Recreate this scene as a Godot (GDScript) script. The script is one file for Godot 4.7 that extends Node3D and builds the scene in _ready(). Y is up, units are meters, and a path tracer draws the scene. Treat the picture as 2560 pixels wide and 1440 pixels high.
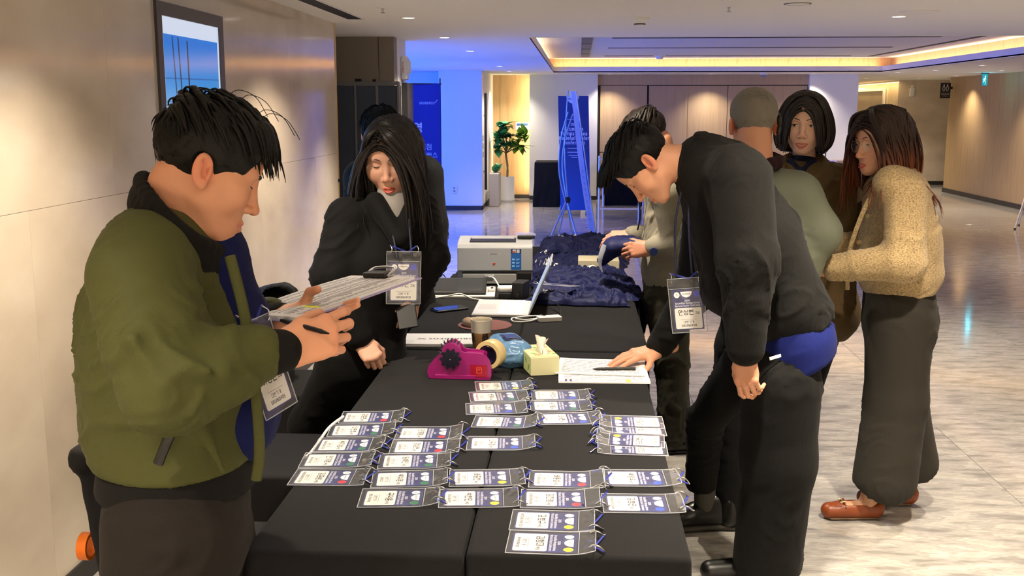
extends Node3D

func _ready() -> void:
	rng.seed = 7
	var cam := Camera3D.new()
	cam.name = "camera"
	cam.position = Vector3(0, 1.62, 0)
	cam.basis = cam_basis
	cam.fov = 30.51
	cam.near = 0.05
	cam.far = 80.0
	add_child(cam)
	cam.current = true
	var env := Environment.new()
	env.background_mode = Environment.BG_COLOR
	env.background_color = Color(0.02, 0.02, 0.022)
	env.tonemap_mode = Environment.TONE_MAPPER_LINEAR
	env.tonemap_exposure = 0.88
	env.sdfgi_enabled = true
	env.ssao_enabled = true
	env.ssil_enabled = true
	var we := WorldEnvironment.new()
	we.name = "environment"
	we.environment = env
	add_child(we)
	area_lights()
	make_materials()
	structure()
	ceiling_fittings()
	far_things()
	tables()
	table_things()
	badges()
	chairs()
	people()

# ---------------------------------------------------------------- helpers
const CEIL := 2.2
const TABLE := 0.74
const WALL_X := -1.695
const SERIF := "Droid Serif"
var taken := {}
var M := {}
var rng := RandomNumberGenerator.new()
var cam_basis := Basis.from_euler(Vector3(deg_to_rad(-9.673), deg_to_rad(3.568), 0))

func numbered(called: String) -> String:
	var n: int = taken.get(called, 0)
	taken[called] = n + 1
	return called if n == 0 else "%s_%03d" % [called, n]

# the point of the photograph (u, v) at world depth z
func P(u: float, v: float, z: float) -> Vector3:
	var d := cam_basis * Vector3((u - 1280.0) / 2640.0, (720.0 - v) / 2640.0, -1.0)
	var t := -z / -d.z
	return Vector3(0, 1.62, 0) + d * absf(t)

func tag(o: Node, label: String, category: String, group := "", kind := "") -> void:
	if label: o.set_meta("label", label)
	if category: o.set_meta("category", category)
	if group: o.set_meta("group", group)
	if kind: o.set_meta("kind", kind)

func thing(called: String, label: String, category: String, at := Vector3.ZERO, turn := 0.0, group := "") -> Node3D:
	var o := Node3D.new()
	o.name = numbered(called)
	add_child(o)
	o.position = at
	o.rotation.y = turn
	tag(o, label, category, group)
	return o

func struct_root(called: String, label := "", category := "") -> Node3D:
	var o := Node3D.new()
	o.name = called
	add_child(o)
	tag(o, label, category, "", "structure")
	return o

func part(parent: Node, called: String, mesh: Mesh, m: Material, at := Vector3.ZERO) -> MeshInstance3D:
	var o := MeshInstance3D.new()
	o.mesh = mesh
	o.material_override = m
	var key := str(parent.get_instance_id()) + called
	var n: int = taken.get(key, 0)
	taken[key] = n + 1
	o.name = called if n == 0 else "%s_%03d" % [called, n]
	parent.add_child(o, true)
	o.position = at
	return o

func mono(called: String, mesh: Mesh, m: Material, label: String, category: String, group := "", kind := "") -> MeshInstance3D:
	var o := MeshInstance3D.new()
	o.mesh = mesh
	o.material_override = m
	o.name = numbered(called)
	add_child(o)
	tag(o, label, category, group, kind)
	return o

func lin(c: Color) -> Color: return c.srgb_to_linear()

func mat(c: Color, rough := 0.6, metal := 0.0) -> StandardMaterial3D:
	var m := StandardMaterial3D.new()
	m.albedo_color = c
	m.roughness = rough
	m.metallic = metal
	return m

func glow(c: Color, e: float) -> StandardMaterial3D:
	var m := mat(c, 0.5)
	m.emission_enabled = true
	m.emission = c
	m.emission_energy_multiplier = e
	return m

func noise(freq: float, octaves: int, s: int, warp := 0.0, kind := FastNoiseLite.TYPE_SIMPLEX_SMOOTH) -> FastNoiseLite:
	var f := FastNoiseLite.new()
	f.seed = s
	f.noise_type = kind
	f.frequency = freq
	f.fractal_type = FastNoiseLite.FRACTAL_FBM
	f.fractal_octaves = octaves
	if warp > 0.0:
		f.domain_warp_enabled = true
		f.domain_warp_amplitude = warp
		f.domain_warp_frequency = freq * 0.7
	return f

func noise_tex(n: FastNoiseLite, size: int, stops: Array, as_normal := false, bump := 4.0) -> NoiseTexture2D:
	var t := NoiseTexture2D.new()
	t.noise = n
	t.width = size
	t.height = size
	t.seamless = true
	t.as_normal_map = as_normal
	t.bump_strength = bump
	if stops:
		var g := Gradient.new()
		var offs := PackedFloat32Array()
		var cols := PackedColorArray()
		for s in stops:
			offs.append(s[0])
			cols.append(s[1])
		g.offsets = offs
		g.colors = cols
		t.color_ramp = g
	return t

var _weave: NoiseTexture2D
func cloth(c: Color, rough := 0.9, scale := 40.0, bumpy := 0.5, sheen := 0.2) -> StandardMaterial3D:
	if _weave == null:
		_weave = noise_tex(noise(0.09, 3, 5), 256, [], true, 6.0)
	var m := mat(c, rough)
	m.metallic_specular = 0.3
	m.normal_enabled = true
	m.normal_texture = _weave
	m.normal_scale = bumpy
	m.uv1_triplanar = true
	m.uv1_scale = Vector3.ONE * scale * 0.25
	if sheen > 0.0:
		m.rim_enabled = true
		m.rim = sheen
		m.rim_tint = 0.6
	return m

# ---------------------------------------------------------------- mesh builder
class MB:
	var v := PackedVector3Array()
	var n := PackedVector3Array()
	var uv := PackedVector2Array()
	var col := PackedColorArray()
	var idx := PackedInt32Array()
	var c := Color.WHITE

	func vert(p: Vector3, nn: Vector3, t := Vector2.ZERO) -> int:
		v.append(p)
		n.append(nn)
		uv.append(t)
		col.append(c)
		return v.size() - 1

	# corners counter-clockwise seen from outside
	func tri(a: int, b: int, d: int) -> void:
		idx.append(a)
		idx.append(d)
		idx.append(b)

	func quad(a: Vector3, b: Vector3, d: Vector3, e: Vector3, r := Rect2(0, 0, 1, 1)) -> void:
		var nn := (b - a).cross(d - a).normalized()
		var i := vert(a, nn, Vector2(r.position.x, r.end.y))
		vert(b, nn, r.end)
		vert(d, nn, Vector2(r.end.x, r.position.y))
		vert(e, nn, r.position)
		tri(i, i + 1, i + 2)
		tri(i, i + 2, i + 3)

	func box(lo: Vector3, hi: Vector3) -> void:
		var a := [Vector3(lo.x, lo.y, hi.z), Vector3(hi.x, lo.y, hi.z), Vector3(hi.x, hi.y, hi.z), Vector3(lo.x, hi.y, hi.z), Vector3(lo.x, lo.y, lo.z), Vector3(hi.x, lo.y, lo.z), Vector3(hi.x, hi.y, lo.z), Vector3(lo.x, hi.y, lo.z)]
		for q in [[0, 1, 2, 3], [5, 4, 7, 6], [4, 0, 3, 7], [1, 5, 6, 2], [3, 2, 6, 7], [4, 5, 1, 0]]:
			quad(a[q[0]], a[q[1]], a[q[2]], a[q[3]])

	# box with rounded edges, centred at x's origin
	func rbox(x: Transform3D, size: Vector3, r: float, seg := 2) -> void:
		var h := size * 0.5 - Vector3.ONE * r
		var base := v.size()
		var cols := 4 * (seg + 1)
		for half in 2:
			for i in seg + 1:
				var la := (PI / 2) * (1.0 - float(i) / seg) if half == 0 else -(PI / 2) * float(i) / seg
				var sy := 1.0 if half == 0 else -1.0
				for q in 4:
					for j in seg + 1:
						var lo := PI / 2 * (q + float(j) / seg)
						var nn := Vector3(cos(la) * cos(lo), sin(la), cos(la) * sin(lo))
						var sx := 1.0 if q == 0 or q == 3 else -1.0
						var sz := 1.0 if q < 2 else -1.0
						vert(x * (Vector3(sx * h.x, sy * h.y, sz * h.z) + nn * r), (x.basis * nn).normalized(), Vector2(lo, la))
		var rows := 2 * (seg + 1)
		for i in rows - 1:
			for j in cols:
				var a := base + i * cols + j
				var b := base + i * cols + (j + 1) % cols
				tri(a, b, b + cols)
				tri(a, b + cols, a + cols)
		for top in 2:
			var o := base + (0 if top == 0 else (rows - 1) * cols)
			var k := [o, o + seg + 1, o + 2 * (seg + 1), o + 3 * (seg + 1)]
			if top == 0:
				tri(k[0], k[2], k[1])
				tri(k[0], k[3], k[2])
			else:
				tri(k[0], k[1], k[2])
				tri(k[0], k[2], k[3])

	# swept tube; rad: one radius or one per point; flat: squash along the second axis
	func tube(path: Array, rad, sides := 8, flat := 1.0, up := Vector3.UP, caps := true) -> void:
		var base := v.size()
		var m := path.size()
		for i in m:
			var d: Vector3 = (path[mini(i + 1, m - 1)] - path[maxi(i - 1, 0)]).normalized()
			var s := d.cross(up)
			if s.length_squared() < 1e-4:
				s = d.cross(Vector3.RIGHT)
			s = s.normalized()
			var t := s.cross(d)
			var r: float = rad if rad is float else rad[i]
			for j in sides:
				var a := TAU * j / sides
				var nn := (s * cos(a) * flat + t * sin(a)).normalized()
				vert(path[i] + s * cos(a) * r + t * sin(a) * r * flat, nn, Vector2(float(j) / sides, float(i) / (m - 1)))
		for i in m - 1:
			for j in sides:
				var a := base + i * sides + j
				var b := base + i * sides + (j + 1) % sides
				tri(a, b + sides, b)
				tri(a, a + sides, b + sides)
		if caps:
			for e in 2:
				var o := base if e == 0 else base + (m - 1) * sides
				var dd: Vector3 = (path[0] - path[1]).normalized() if e == 0 else (path[m - 1] - path[m - 2]).normalized()
				var ctr := vert(path[0] if e == 0 else path[m - 1], dd)
				var ring := []
				for j in sides:
					ring.append(vert(v[o + j], dd))
				for j in sides:
					if e == 0: tri(ctr, ring[j], ring[(j + 1) % sides])
					else: tri(ctr, ring[(j + 1) % sides], ring[j])

	# profile: Vector2(radius, height) from bottom to top on the outside
	func lathe(x: Transform3D, prof: Array, sides := 32, smooth := true) -> void:
		var m := prof.size()
		for i in m - 1:
			var a: Vector2 = prof[i]
			var b: Vector2 = prof[i + 1]
			var d := (b - a).normalized()
			var na := Vector2(d.y, -d.x)
			var n0 := na
			var n1 := na
			if smooth and i > 0:
				var pd: Vector2 = (a - prof[i - 1]).normalized()
				if pd.dot(d) > 0.6: n0 = (na + Vector2(pd.y, -pd.x)).normalized()
			if smooth and i < m - 2:
				var qd: Vector2 = (prof[i + 2] - b).normalized()
				if qd.dot(d) > 0.6: n1 = (na + Vector2(qd.y, -qd.x)).normalized()
			var base := v.size()
			for j in sides + 1:
				var t := TAU * j / sides
				var e := Vector3(cos(t), 0, -sin(t))
				vert(x * (e * a.x + Vector3.UP * a.y), (x.basis * (e * n0.x + Vector3.UP * n0.y)).normalized(), Vector2(float(j) / sides, 1.0 - float(i) / (m - 1)))
				vert(x * (e * b.x + Vector3.UP * b.y), (x.basis * (e * n1.x + Vector3.UP * n1.y)).normalized(), Vector2(float(j) / sides, 1.0 - float(i + 1) / (m - 1)))
			for j in sides:
				var k := base + j * 2
				tri(k, k + 2, k + 3)
				tri(k, k + 3, k + 1)

	# outline (counter-clockwise in x, y) pushed from z = 0 to z = depth
	func prism(x: Transform3D, poly: PackedVector2Array, depth: float) -> void:
		var t := Geometry2D.triangulate_polygon(poly)
		for side in 2:
			var z := depth if side == 1 else 0.0
			var nn := (x.basis * Vector3(0, 0, 1 if side == 1 else -1)).normalized()
			var base := v.size()
			for p in poly: vert(x * Vector3(p.x, p.y, z), nn, p)
			for i in range(0, t.size(), 3):
				var a := poly[t[i]]
				var ccw := (poly[t[i + 1]] - a).cross(poly[t[i + 2]] - a) > 0
				if ccw == (side == 1): tri(base + t[i], base + t[i + 1], base + t[i + 2])
				else: tri(base + t[i], base + t[i + 2], base + t[i + 1])
		for i in poly.size():
			var a := poly[i]
			var b := poly[(i + 1) % poly.size()]
			quad(x * Vector3(a.x, a.y, 0), x * Vector3(b.x, b.y, 0), x * Vector3(b.x, b.y, depth), x * Vector3(a.x, a.y, depth))

	# sheet from a function of two parameters
	func sheet(f: Callable, nu: int, nv: int, flip := false) -> void:
		var base := v.size()
		var pts := []
		for i in nu + 1:
			for j in nv + 1:
				pts.append(f.call(float(i) / nu, float(j) / nv))
		for i in nu + 1:
			for j in nv + 1:
				var du: Vector3 = pts[mini(i + 1, nu) * (nv + 1) + j] - pts[maxi(i - 1, 0) * (nv + 1) + j]
				var dv: Vector3 = pts[i * (nv + 1) + mini(j + 1, nv)] - pts[i * (nv + 1) + maxi(j - 1, 0)]
				var nn := du.cross(dv).normalized()
				vert(pts[i * (nv + 1) + j], -nn if flip else nn, Vector2(float(i) / nu, float(j) / nv))
		for i in nu:
			for j in nv:
				var a := base + i * (nv + 1) + j
				if flip:
					tri(a, a + nv + 2, a + nv + 1)
					tri(a, a + 1, a + nv + 2)
				else:
					tri(a, a + nv + 1, a + nv + 2)
					tri(a, a + nv + 2, a + 1)

	func append(o: MB, x := Transform3D.IDENTITY) -> void:
		var base := v.size()
		var nb := x.basis.inverse().transposed()
		var flip := x.basis.determinant() < 0
		for i in o.v.size():
			v.append(x * o.v[i])
			n.append((nb * o.n[i]).normalized())
		uv.append_array(o.uv)
		col.append_array(o.col)
		for i in range(0, o.idx.size(), 3):
			idx.append(base + o.idx[i])
			idx.append(base + o.idx[i + (2 if flip else 1)])
			idx.append(base + o.idx[i + (1 if flip else 2)])

	func mesh(colored := false) -> ArrayMesh:
		var a := []
		a.resize(Mesh.ARRAY_MAX)
		a[Mesh.ARRAY_VERTEX] = v
		a[Mesh.ARRAY_NORMAL] = n
		a[Mesh.ARRAY_TEX_UV] = uv
		if colored: a[Mesh.ARRAY_COLOR] = col
		a[Mesh.ARRAY_INDEX] = idx
		var m := ArrayMesh.new()
		m.add_surface_from_arrays(Mesh.PRIMITIVE_TRIANGLES, a)
		return m

func box_mesh(lo: Vector3, hi: Vector3) -> ArrayMesh:
	var b := MB.new()
	b.box(lo, hi)
	return b.mesh()

func rbox_mesh(size: Vector3, r: float, seg := 2) -> ArrayMesh:
	var b := MB.new()
	b.rbox(Transform3D.IDENTITY, size, r, seg)
	return b.mesh()

# smooth curve through points
func curve(pts: Array, steps := 8) -> Array:
	var out := []
	for i in pts.size() - 1:
		var a: Vector3 = pts[maxi(i - 1, 0)]
		var b: Vector3 = pts[i]
		var c: Vector3 = pts[i + 1]
		var d: Vector3 = pts[mini(i + 2, pts.size() - 1)]
		for s in steps:
			out.append(b.cubic_interpolate(c, a, d, float(s) / steps))
	out.append(pts[pts.size() - 1])
	return out

# ---------------------------------------------------------------- print: lettering into pictures
var _glyphs := {}
func text_tris(s: String, font: String, bold: bool) -> PackedVector3Array:
	var key := s + font + str(bold)
	if not _glyphs.has(key):
		var f := SystemFont.new()
		f.font_names = PackedStringArray([font])
		f.font_weight = 700 if bold else 400
		var t := TextMesh.new()
		t.font = f
		t.text = s
		t.font_size = 32
		t.pixel_size = 1.0 / 32.0
		t.depth = 0.0
		t.curve_step = 2.0
		t.horizontal_alignment = HORIZONTAL_ALIGNMENT_LEFT
		t.vertical_alignment = VERTICAL_ALIGNMENT_CENTER
		var out := PackedVector3Array()
		if t.get_surface_count() > 0:
			var a := t.surface_get_arrays(0)
			var ids = a[Mesh.ARRAY_INDEX]
			var vs: PackedVector3Array = a[Mesh.ARRAY_VERTEX]
			if ids != null and ids.size():
				for i in ids: out.append(vs[i])
			else:
				out = vs
		_glyphs[key] = out
	return _glyphs[key]

func fill_tri(im: Image, a: Vector2, b: Vector2, c: Vector2, col: Color) -> void:
	var y0 := int(ceil(minf(a.y, minf(b.y, c.y)) - 0.5))
	var y1 := int(floor(maxf(a.y, maxf(b.y, c.y)) - 0.5))
	for y in range(maxi(y0, 0), mini(y1, im.get_height() - 1) + 1):
		var fy := y + 0.5
		var x0 := 1e9
		var x1 := -1e9
		for e in 3:
			var p: Vector2 = [a, b, c][e]
			var q: Vector2 = [b, c, a][e]
			if (p.y <= fy and q.y > fy) or (q.y <= fy and p.y > fy):
				var x := p.x + (q.x - p.x) * (fy - p.y) / (q.y - p.y)
				x0 = minf(x0, x)
				x1 = maxf(x1, x)
		var i0 := maxi(int(round(x0)), 0)
		var i1 := mini(int(round(x1)), im.get_width())
		if i1 > i0: im.fill_rect(Rect2i(i0, y, i1 - i0, 1), col)

# text with its left (or centre) at (x, y), capital height about 0.72 size; fit: squeeze to that width
func write(im: Image, s: String, x: float, y: float, size: float, col: Color, bold := false, centre := false, fit := 0.0, font := "Droid Sans") -> void:
	var tris := text_tris(s, font, bold)
	if tris.is_empty(): return
	var lo := 1e9
	var hi := -1e9
	for p in tris:
		lo = minf(lo, p.x)
		hi = maxf(hi, p.x)
	var sx := size
	if fit > 0.0: sx = fit / (hi - lo)
	var ox := x - lo * sx - ((hi - lo) * sx * 0.5 if centre else 0.0)
	for i in range(0, tris.size() - 2, 3):
		fill_tri(im, Vector2(ox + tris[i].x * sx, y - tris[i].y * size), Vector2(ox + tris[i + 1].x * sx, y - tris[i + 1].y * size), Vector2(ox + tris[i + 2].x * sx, y - tris[i + 2].y * size), col)

func stroke(im: Image, a: Vector2, b: Vector2, w: float, col: Color) -> void:
	var d := (b - a)
	var s := Vector2(-d.y, d.x).normalized() * w * 0.5
	var e := d.normalized() * w * 0.3
	fill_tri(im, a + s - e, a - s - e, b - s + e, col)
	fill_tri(im, a + s - e, b - s + e, b + s + e, col)

func disc(im: Image, c: Vector2, r: float, col: Color, upper := 0) -> void:
	for y in range(maxi(0, int(c.y - r)), mini(im.get_height() - 1, int(c.y + r)) + 1):
		var d := y + 0.5 - c.y
		if absf(d) > r or (upper == 1 and d > 0) or (upper == -1 and d < 0): continue
		var w := sqrt(r * r - d * d)
		var x0 := maxi(0, int(round(c.x - w)))
		im.fill_rect(Rect2i(x0, y, mini(im.get_width(), int(round(c.x + w))) - x0, 1), col)

func rrect(im: Image, r: Rect2, rad: float, col: Color) -> void:
	im.fill_rect(Rect2i(int(r.position.x), int(r.position.y + rad), int(r.size.x), int(r.size.y - 2 * rad)), col)
	im.fill_rect(Rect2i(int(r.position.x + rad), int(r.position.y), int(r.size.x - 2 * rad), int(r.size.y)), col)
	for cx in [r.position.x + rad, r.end.x - rad]:
		for cy in [r.position.y + rad, r.end.y - rad]: disc(im, Vector2(cx, cy), rad, col)

# strokes of the Korean letters in a unit box: start x, y, end x, y of each
const JAMO := {
	"ㄱ": "0010 1011", "ㄴ": "0001 0111", "ㄷ": "0010 0001 0111", "ㄹ": "0010 10a5 050a 0501 0111 0515 1015", "ㅁ": "0010 1011 1101 0100", "ㅂ": "0001 0111 1110 0515",
	"ㅅ": "5001 5011", "ㅇ": "3070 7013 1317 1771 7131 3107 0703 0330", "ㅈ": "0010 5001 5011", "ㅊ": "4060 0212 5201 5211", "ㅋ": "0010 1011 0515", "ㅌ": "0010 0001 0111 0515", "ㅍ": "0010 0111 3031 7071", "ㅎ": "4060 0212 3474 7416 1679 3116 3407 0731",
	"ㅏ": "3031 3515", "ㅑ": "3031 3313 3717", "ㅓ": "7071 0575", "ㅕ": "7071 0373 0777", "ㅗ": "0818 5058", "ㅛ": "0818 3038 7078", "ㅜ": "0313 5351", "ㅠ": "0313 3331 7371", "ㅡ": "0515", "ㅣ": "5051", "ㅐ": "2021 8081 2585", "ㅔ": "4041 8081 0545",
}
const LEADS := "ㄱㄱㄴㄷㄷㄹㅁㅂㅂㅅㅅㅇㅈㅈㅊㅋㅌㅍㅎ"
const VOWELS := "ㅏㅐㅑㅐㅓㅔㅕㅔㅗㅗㅗㅗㅛㅜㅜㅜㅜㅠㅡㅡㅣ"
const TAILS := " ㄱㄱㄱㄴㄴㄴㄷㄹㄹㄹㄹㄹㄹㄹㄹㅁㅂㅂㅅㅅㅇㅈㅊㅋㅌㅍㅎ"

func jamo(im: Image, ch: String, r: Rect2, w: float, col: Color) -> void:
	var at := func(c: String) -> float: return 1.0 if c == "1" else 0.0 if c == "0" else 1.0 if c == "a" else c.to_int() / 10.0
	for s in String(JAMO.get(ch, "")).split(" ", false):
		stroke(im, r.position + Vector2(at.call(s[0]), at.call(s[1])) * r.size, r.position + Vector2(at.call(s[2]), at.call(s[3])) * r.size, w, col)

func hangul(im: Image, s: String, x: float, y: float, size: float, col: Color, weight := 0.11, centre := false) -> void:
	var cx := x - (s.length() * size * 0.5 if centre else 0.0)
	for ch in s:
		var code := ch.unicode_at(0) - 0xAC00
		if code >= 0 and code < 11172:
			var l := LEADS[code / 588]
			var v := VOWELS[(code % 588) / 28]
			var t := TAILS[code % 28]
			var h := 0.48 if t != " " else 0.86
			var o := Vector2(cx, y - size * 0.5)
			var w := size * weight
			if v in "ㅗㅛㅜㅠㅡ":
				jamo(im, l, Rect2(o + Vector2(0.18, 0.04) * size, Vector2(0.54, h * 0.45) * size), w, col)
				jamo(im, v, Rect2(o + Vector2(0.04, 0.08 + h * 0.5) * size, Vector2(0.84, h * 0.42) * size), w, col)
			else:
				jamo(im, l, Rect2(o + Vector2(0.04, 0.06) * size, Vector2(0.42, h * 0.86) * size), w, col)
				jamo(im, v, Rect2(o + Vector2(0.54, 0.02) * size, Vector2(0.34, h) * size), w, col)
			if t != " ": jamo(im, t, Rect2(o + Vector2(0.16, 0.6) * size, Vector2(0.62, 0.32) * size), w, col)
		else:
			write(im, ch, cx + size * 0.1, y, size * 0.8, col)
		cx += size

func canvas(w: int, h: int, c: Color) -> Image:
	var im := Image.create(w, h, false, Image.FORMAT_RGBA8)
	im.fill(c)
	return im

# drawn at twice the size, so that its edges are soft
func picture(im: Image) -> ImageTexture:
	im.resize(im.get_width() / 2, im.get_height() / 2, Image.INTERPOLATE_BILINEAR)
	return ImageTexture.create_from_image(im)

func printed(im: Image, rough := 0.5) -> StandardMaterial3D:
	var m := mat(Color.WHITE, rough)
	m.albedo_texture = picture(im)
	m.texture_repeat = false
	return m
# ---------------------------------------------------------------- smooth bodies: joined distances, meshed as surface nets
class Sdf:
	var ops := []
	var h := 0.01
	var paints := []          # [centre, radius, linear colour, softness]
	var base := Color.WHITE

	func _init(cell: float) -> void:
		h = cell

	# tapered capsule; its cross-section is s times as wide along `side`
	func cap(a: Vector3, b: Vector3, ra: float, rb: float, k := 0.02, side := Vector3.ZERO, s := 1.0) -> void:
		ops.append([0, a, b, ra, rb, k, side.normalized(), s, 1.0])

	func cut(a: Vector3, b: Vector3, ra: float, rb: float, k := 0.01) -> void:
		ops.append([0, a, b, ra, rb, k, Vector3.ZERO, 1.0, -1.0])

	func ell(c: Vector3, r: Vector3, k := 0.02, turn := Basis.IDENTITY, sign := 1.0) -> void:
		ops.append([1, c, r, turn, 0.0, k, Vector3.ZERO, 1.0, sign])

	func chain(pts: Array, radii: Array, k := 0.015, side := Vector3.ZERO, s := 1.0) -> void:
		for i in pts.size() - 1:
			cap(pts[i], pts[i + 1], radii[i], radii[i + 1], k, side, s)

	func build(into: MB, x := Transform3D.IDENTITY, wobble = null) -> void:
		var lo := Vector3.ONE * 1e9
		var hi := -lo
		for o in ops:
			if o[8] < 0: continue
			if o[0] == 0:
				var r: float = maxf(o[3], o[4]) * maxf(1.0, o[7])
				lo = lo.min(o[1] - Vector3.ONE * r).min(o[2] - Vector3.ONE * r)
				hi = hi.max(o[1] + Vector3.ONE * r).max(o[2] + Vector3.ONE * r)
			else:
				var r: Vector3 = Vector3.ONE * maxf(o[2].x, maxf(o[2].y, o[2].z))
				lo = lo.min(o[1] - r)
				hi = hi.max(o[1] + r)
		lo -= Vector3.ONE * h * 3
		hi += Vector3.ONE * h * 3
		var nx := int((hi.x - lo.x) / h) + 1
		var ny := int((hi.y - lo.y) / h) + 1
		var nz := int((hi.z - lo.z) / h) + 1
		var f := PackedFloat32Array()
		f.resize(nx * ny * nz)
		f.fill(1.0)
		for o in ops:
			var k: float = o[5]
			var pad := k + h * 2.5
			var l: Vector3
			var u: Vector3
			if o[0] == 0:
				var rr: float = maxf(o[3], o[4]) * maxf(1.0, o[7]) + pad
				l = o[1].min(o[2]) - Vector3.ONE * rr
				u = o[1].max(o[2]) + Vector3.ONE * rr
			else:
				var b: Basis = o[3]
				var e: Vector3 = (b.x * o[2].x).abs() + (b.y * o[2].y).abs() + (b.z * o[2].z).abs()
				l = o[1] - e - Vector3.ONE * pad
				u = o[1] + e + Vector3.ONE * pad
			var x0 := maxi(0, int((l.x - lo.x) / h))
			var x1 := mini(nx - 1, int((u.x - lo.x) / h) + 1)
			var y0 := maxi(0, int((l.y - lo.y) / h))
			var y1 := mini(ny - 1, int((u.y - lo.y) / h) + 1)
			var z0 := maxi(0, int((l.z - lo.z) / h))
			var z1 := mini(nz - 1, int((u.z - lo.z) / h) + 1)
			var neg: bool = o[8] < 0
			if o[0] == 0:
				var a: Vector3 = o[1]
				var ab: Vector3 = o[2] - o[1]
				var inv := 1.0 / maxf(ab.length_squared(), 1e-9)
				var ra: float = o[3]
				var dr: float = o[4] - o[3]
				var side: Vector3 = o[6]
				var s: float = o[7]
				var squash := 1.0 - 1.0 / s
				var sc := minf(1.0, s)
				var flat := s != 1.0
				for z in range(z0, z1 + 1):
					for y in range(y0, y1 + 1):
						var at := (z * ny + y) * nx + x0
						var p := Vector3(lo.x + x0 * h, lo.y + y * h, lo.z + z * h) - a
						for xx in range(x0, x1 + 1):
							var t := clampf(p.dot(ab) * inv, 0.0, 1.0)
							var q := p - ab * t
							if flat: q -= side * (q.dot(side) * squash)
							var d := (q.length() - ra - dr * t) * sc
							var c := f[at]
							if neg:
								d = -d
								var m := maxf(k - absf(c - d), 0.0)
								f[at] = maxf(c, d) + m * m * 0.25 / k
							elif d < c + k:
								var m := maxf(k - absf(c - d), 0.0)
								f[at] = minf(c, d) - m * m * 0.25 / k
							at += 1
							p.x += h
			else:
				var b: Basis = o[3]
				var r: Vector3 = o[2]
				var bt := b.transposed()
				var m1 := Basis.from_scale(Vector3(1 / r.x, 1 / r.y, 1 / r.z)) * bt
				var m2 := Basis.from_scale(Vector3(1 / (r.x * r.x), 1 / (r.y * r.y), 1 / (r.z * r.z))) * bt
				for z in range(z0, z1 + 1):
					for y in range(y0, y1 + 1):
						var at := (z * ny + y) * nx + x0
						var p := Vector3(lo.x + x0 * h, lo.y + y * h, lo.z + z * h) - Vector3(o[1])
						for xx in range(x0, x1 + 1):
							var k0 := (m1 * p).length()
							var d := k0 * (k0 - 1.0) / maxf((m2 * p).length(), 1e-6)
							if k0 < 1e-4: d = -minf(r.x, minf(r.y, r.z))
							var c := f[at]
							if neg:
								d = -d
								var m := maxf(k - absf(c - d), 0.0)
								f[at] = maxf(c, d) + m * m * 0.25 / k
							elif d < c + k:
								var m := maxf(k - absf(c - d), 0.0)
								f[at] = minf(c, d) - m * m * 0.25 / k
							at += 1
							p.x += h
		# surface nets
		var cell := PackedInt32Array()
		cell.resize(nx * ny * nz)
		cell.fill(-1)
		var first := into.v.size()
		var pos := PackedVector3Array()
		var cells := PackedInt32Array()
		var sxy := nx * ny
		var near := h * 1.8
		var off := PackedInt32Array([0, 1, nx, nx + 1, sxy, sxy + 1, sxy + nx, sxy + nx + 1])
		var edges := PackedInt32Array([0, 1, 2, 3, 4, 5, 6, 7, 0, 2, 1, 3, 4, 6, 5, 7, 0, 4, 1, 5, 2, 6, 3, 7])
		for z in nz - 1:
			for y in ny - 1:
				var at := (z * ny + y) * nx
				for xx in nx - 1:
					var f0 := f[at]
					if f0 < near and f0 > -near:
						var mask := 0
						for i in 8:
							if f[at + off[i]] < 0.0: mask |= 1 << i
						if mask != 0 and mask != 255:
							var sum := Vector3.ZERO
							var cnt := 0
							for e in 12:
								var i := edges[e * 2]
								var j := edges[e * 2 + 1]
								var fi := f[at + off[i]]
								var fj := f[at + off[j]]
								if (fi < 0.0) != (fj < 0.0):
									var t := fi / (fi - fj)
									var pi := Vector3(i & 1, (i >> 1) & 1, i >> 2)
									sum += pi.lerp(Vector3(j & 1, (j >> 1) & 1, j >> 2), t)
									cnt += 1
							cell[at] = pos.size()
							cells.append(at)
							pos.append(lo + (Vector3(xx, y, z) + sum / cnt) * h)
					at += 1
		var tris := PackedInt32Array()
		var steps := [1, nx, sxy]
		for ci in cells.size():
			var at := cells[ci]
			var f0 := f[at]
			for ax in 3:
				var d0: int = steps[ax]
				if (f0 < 0.0) == (f[at + d0] < 0.0): continue
				var d1: int = steps[(ax + 1) % 3]
				var d2: int = steps[(ax + 2) % 3]
				if at - d1 - d2 < 0: continue
				var a := ci
				var b := cell[at - d1]
				var c := cell[at - d1 - d2]
				var d := cell[at - d2]
				if b < 0 or c < 0 or d < 0: continue
				if f0 < 0.0: tris.append_array(PackedInt32Array([a, b, c, a, c, d]))
				else: tris.append_array(PackedInt32Array([a, c, b, a, d, c]))
		var nrm := PackedVector3Array()
		nrm.resize(pos.size())
		for pass_ in (2 if wobble != null else 1):
			nrm.fill(Vector3.ZERO)
			for i in range(0, tris.size(), 3):
				var a := tris[i]
				var b := tris[i + 1]
				var c := tris[i + 2]
				var m := (pos[b] - pos[a]).cross(pos[c] - pos[a])
				nrm[a] += m
				nrm[b] += m
				nrm[c] += m
			if pass_ == 0 and wobble != null:
				for i in pos.size():
					pos[i] += nrm[i].normalized() * float(wobble.call(pos[i], nrm[i].normalized()))
		for i in pos.size():
			if paints:
				var c := base
				for q in paints:
					var w: float = 1.0 - smoothstep(q[1] * (1.0 - q[3]), q[1], pos[i].distance_to(q[0]))
					if w > 0.0: c = c.lerp(q[2], w)
				into.c = c
			else:
				into.c = base
			into.vert(x * pos[i], (x.basis * nrm[i]).normalized())
		var flip := x.basis.determinant() < 0
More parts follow.
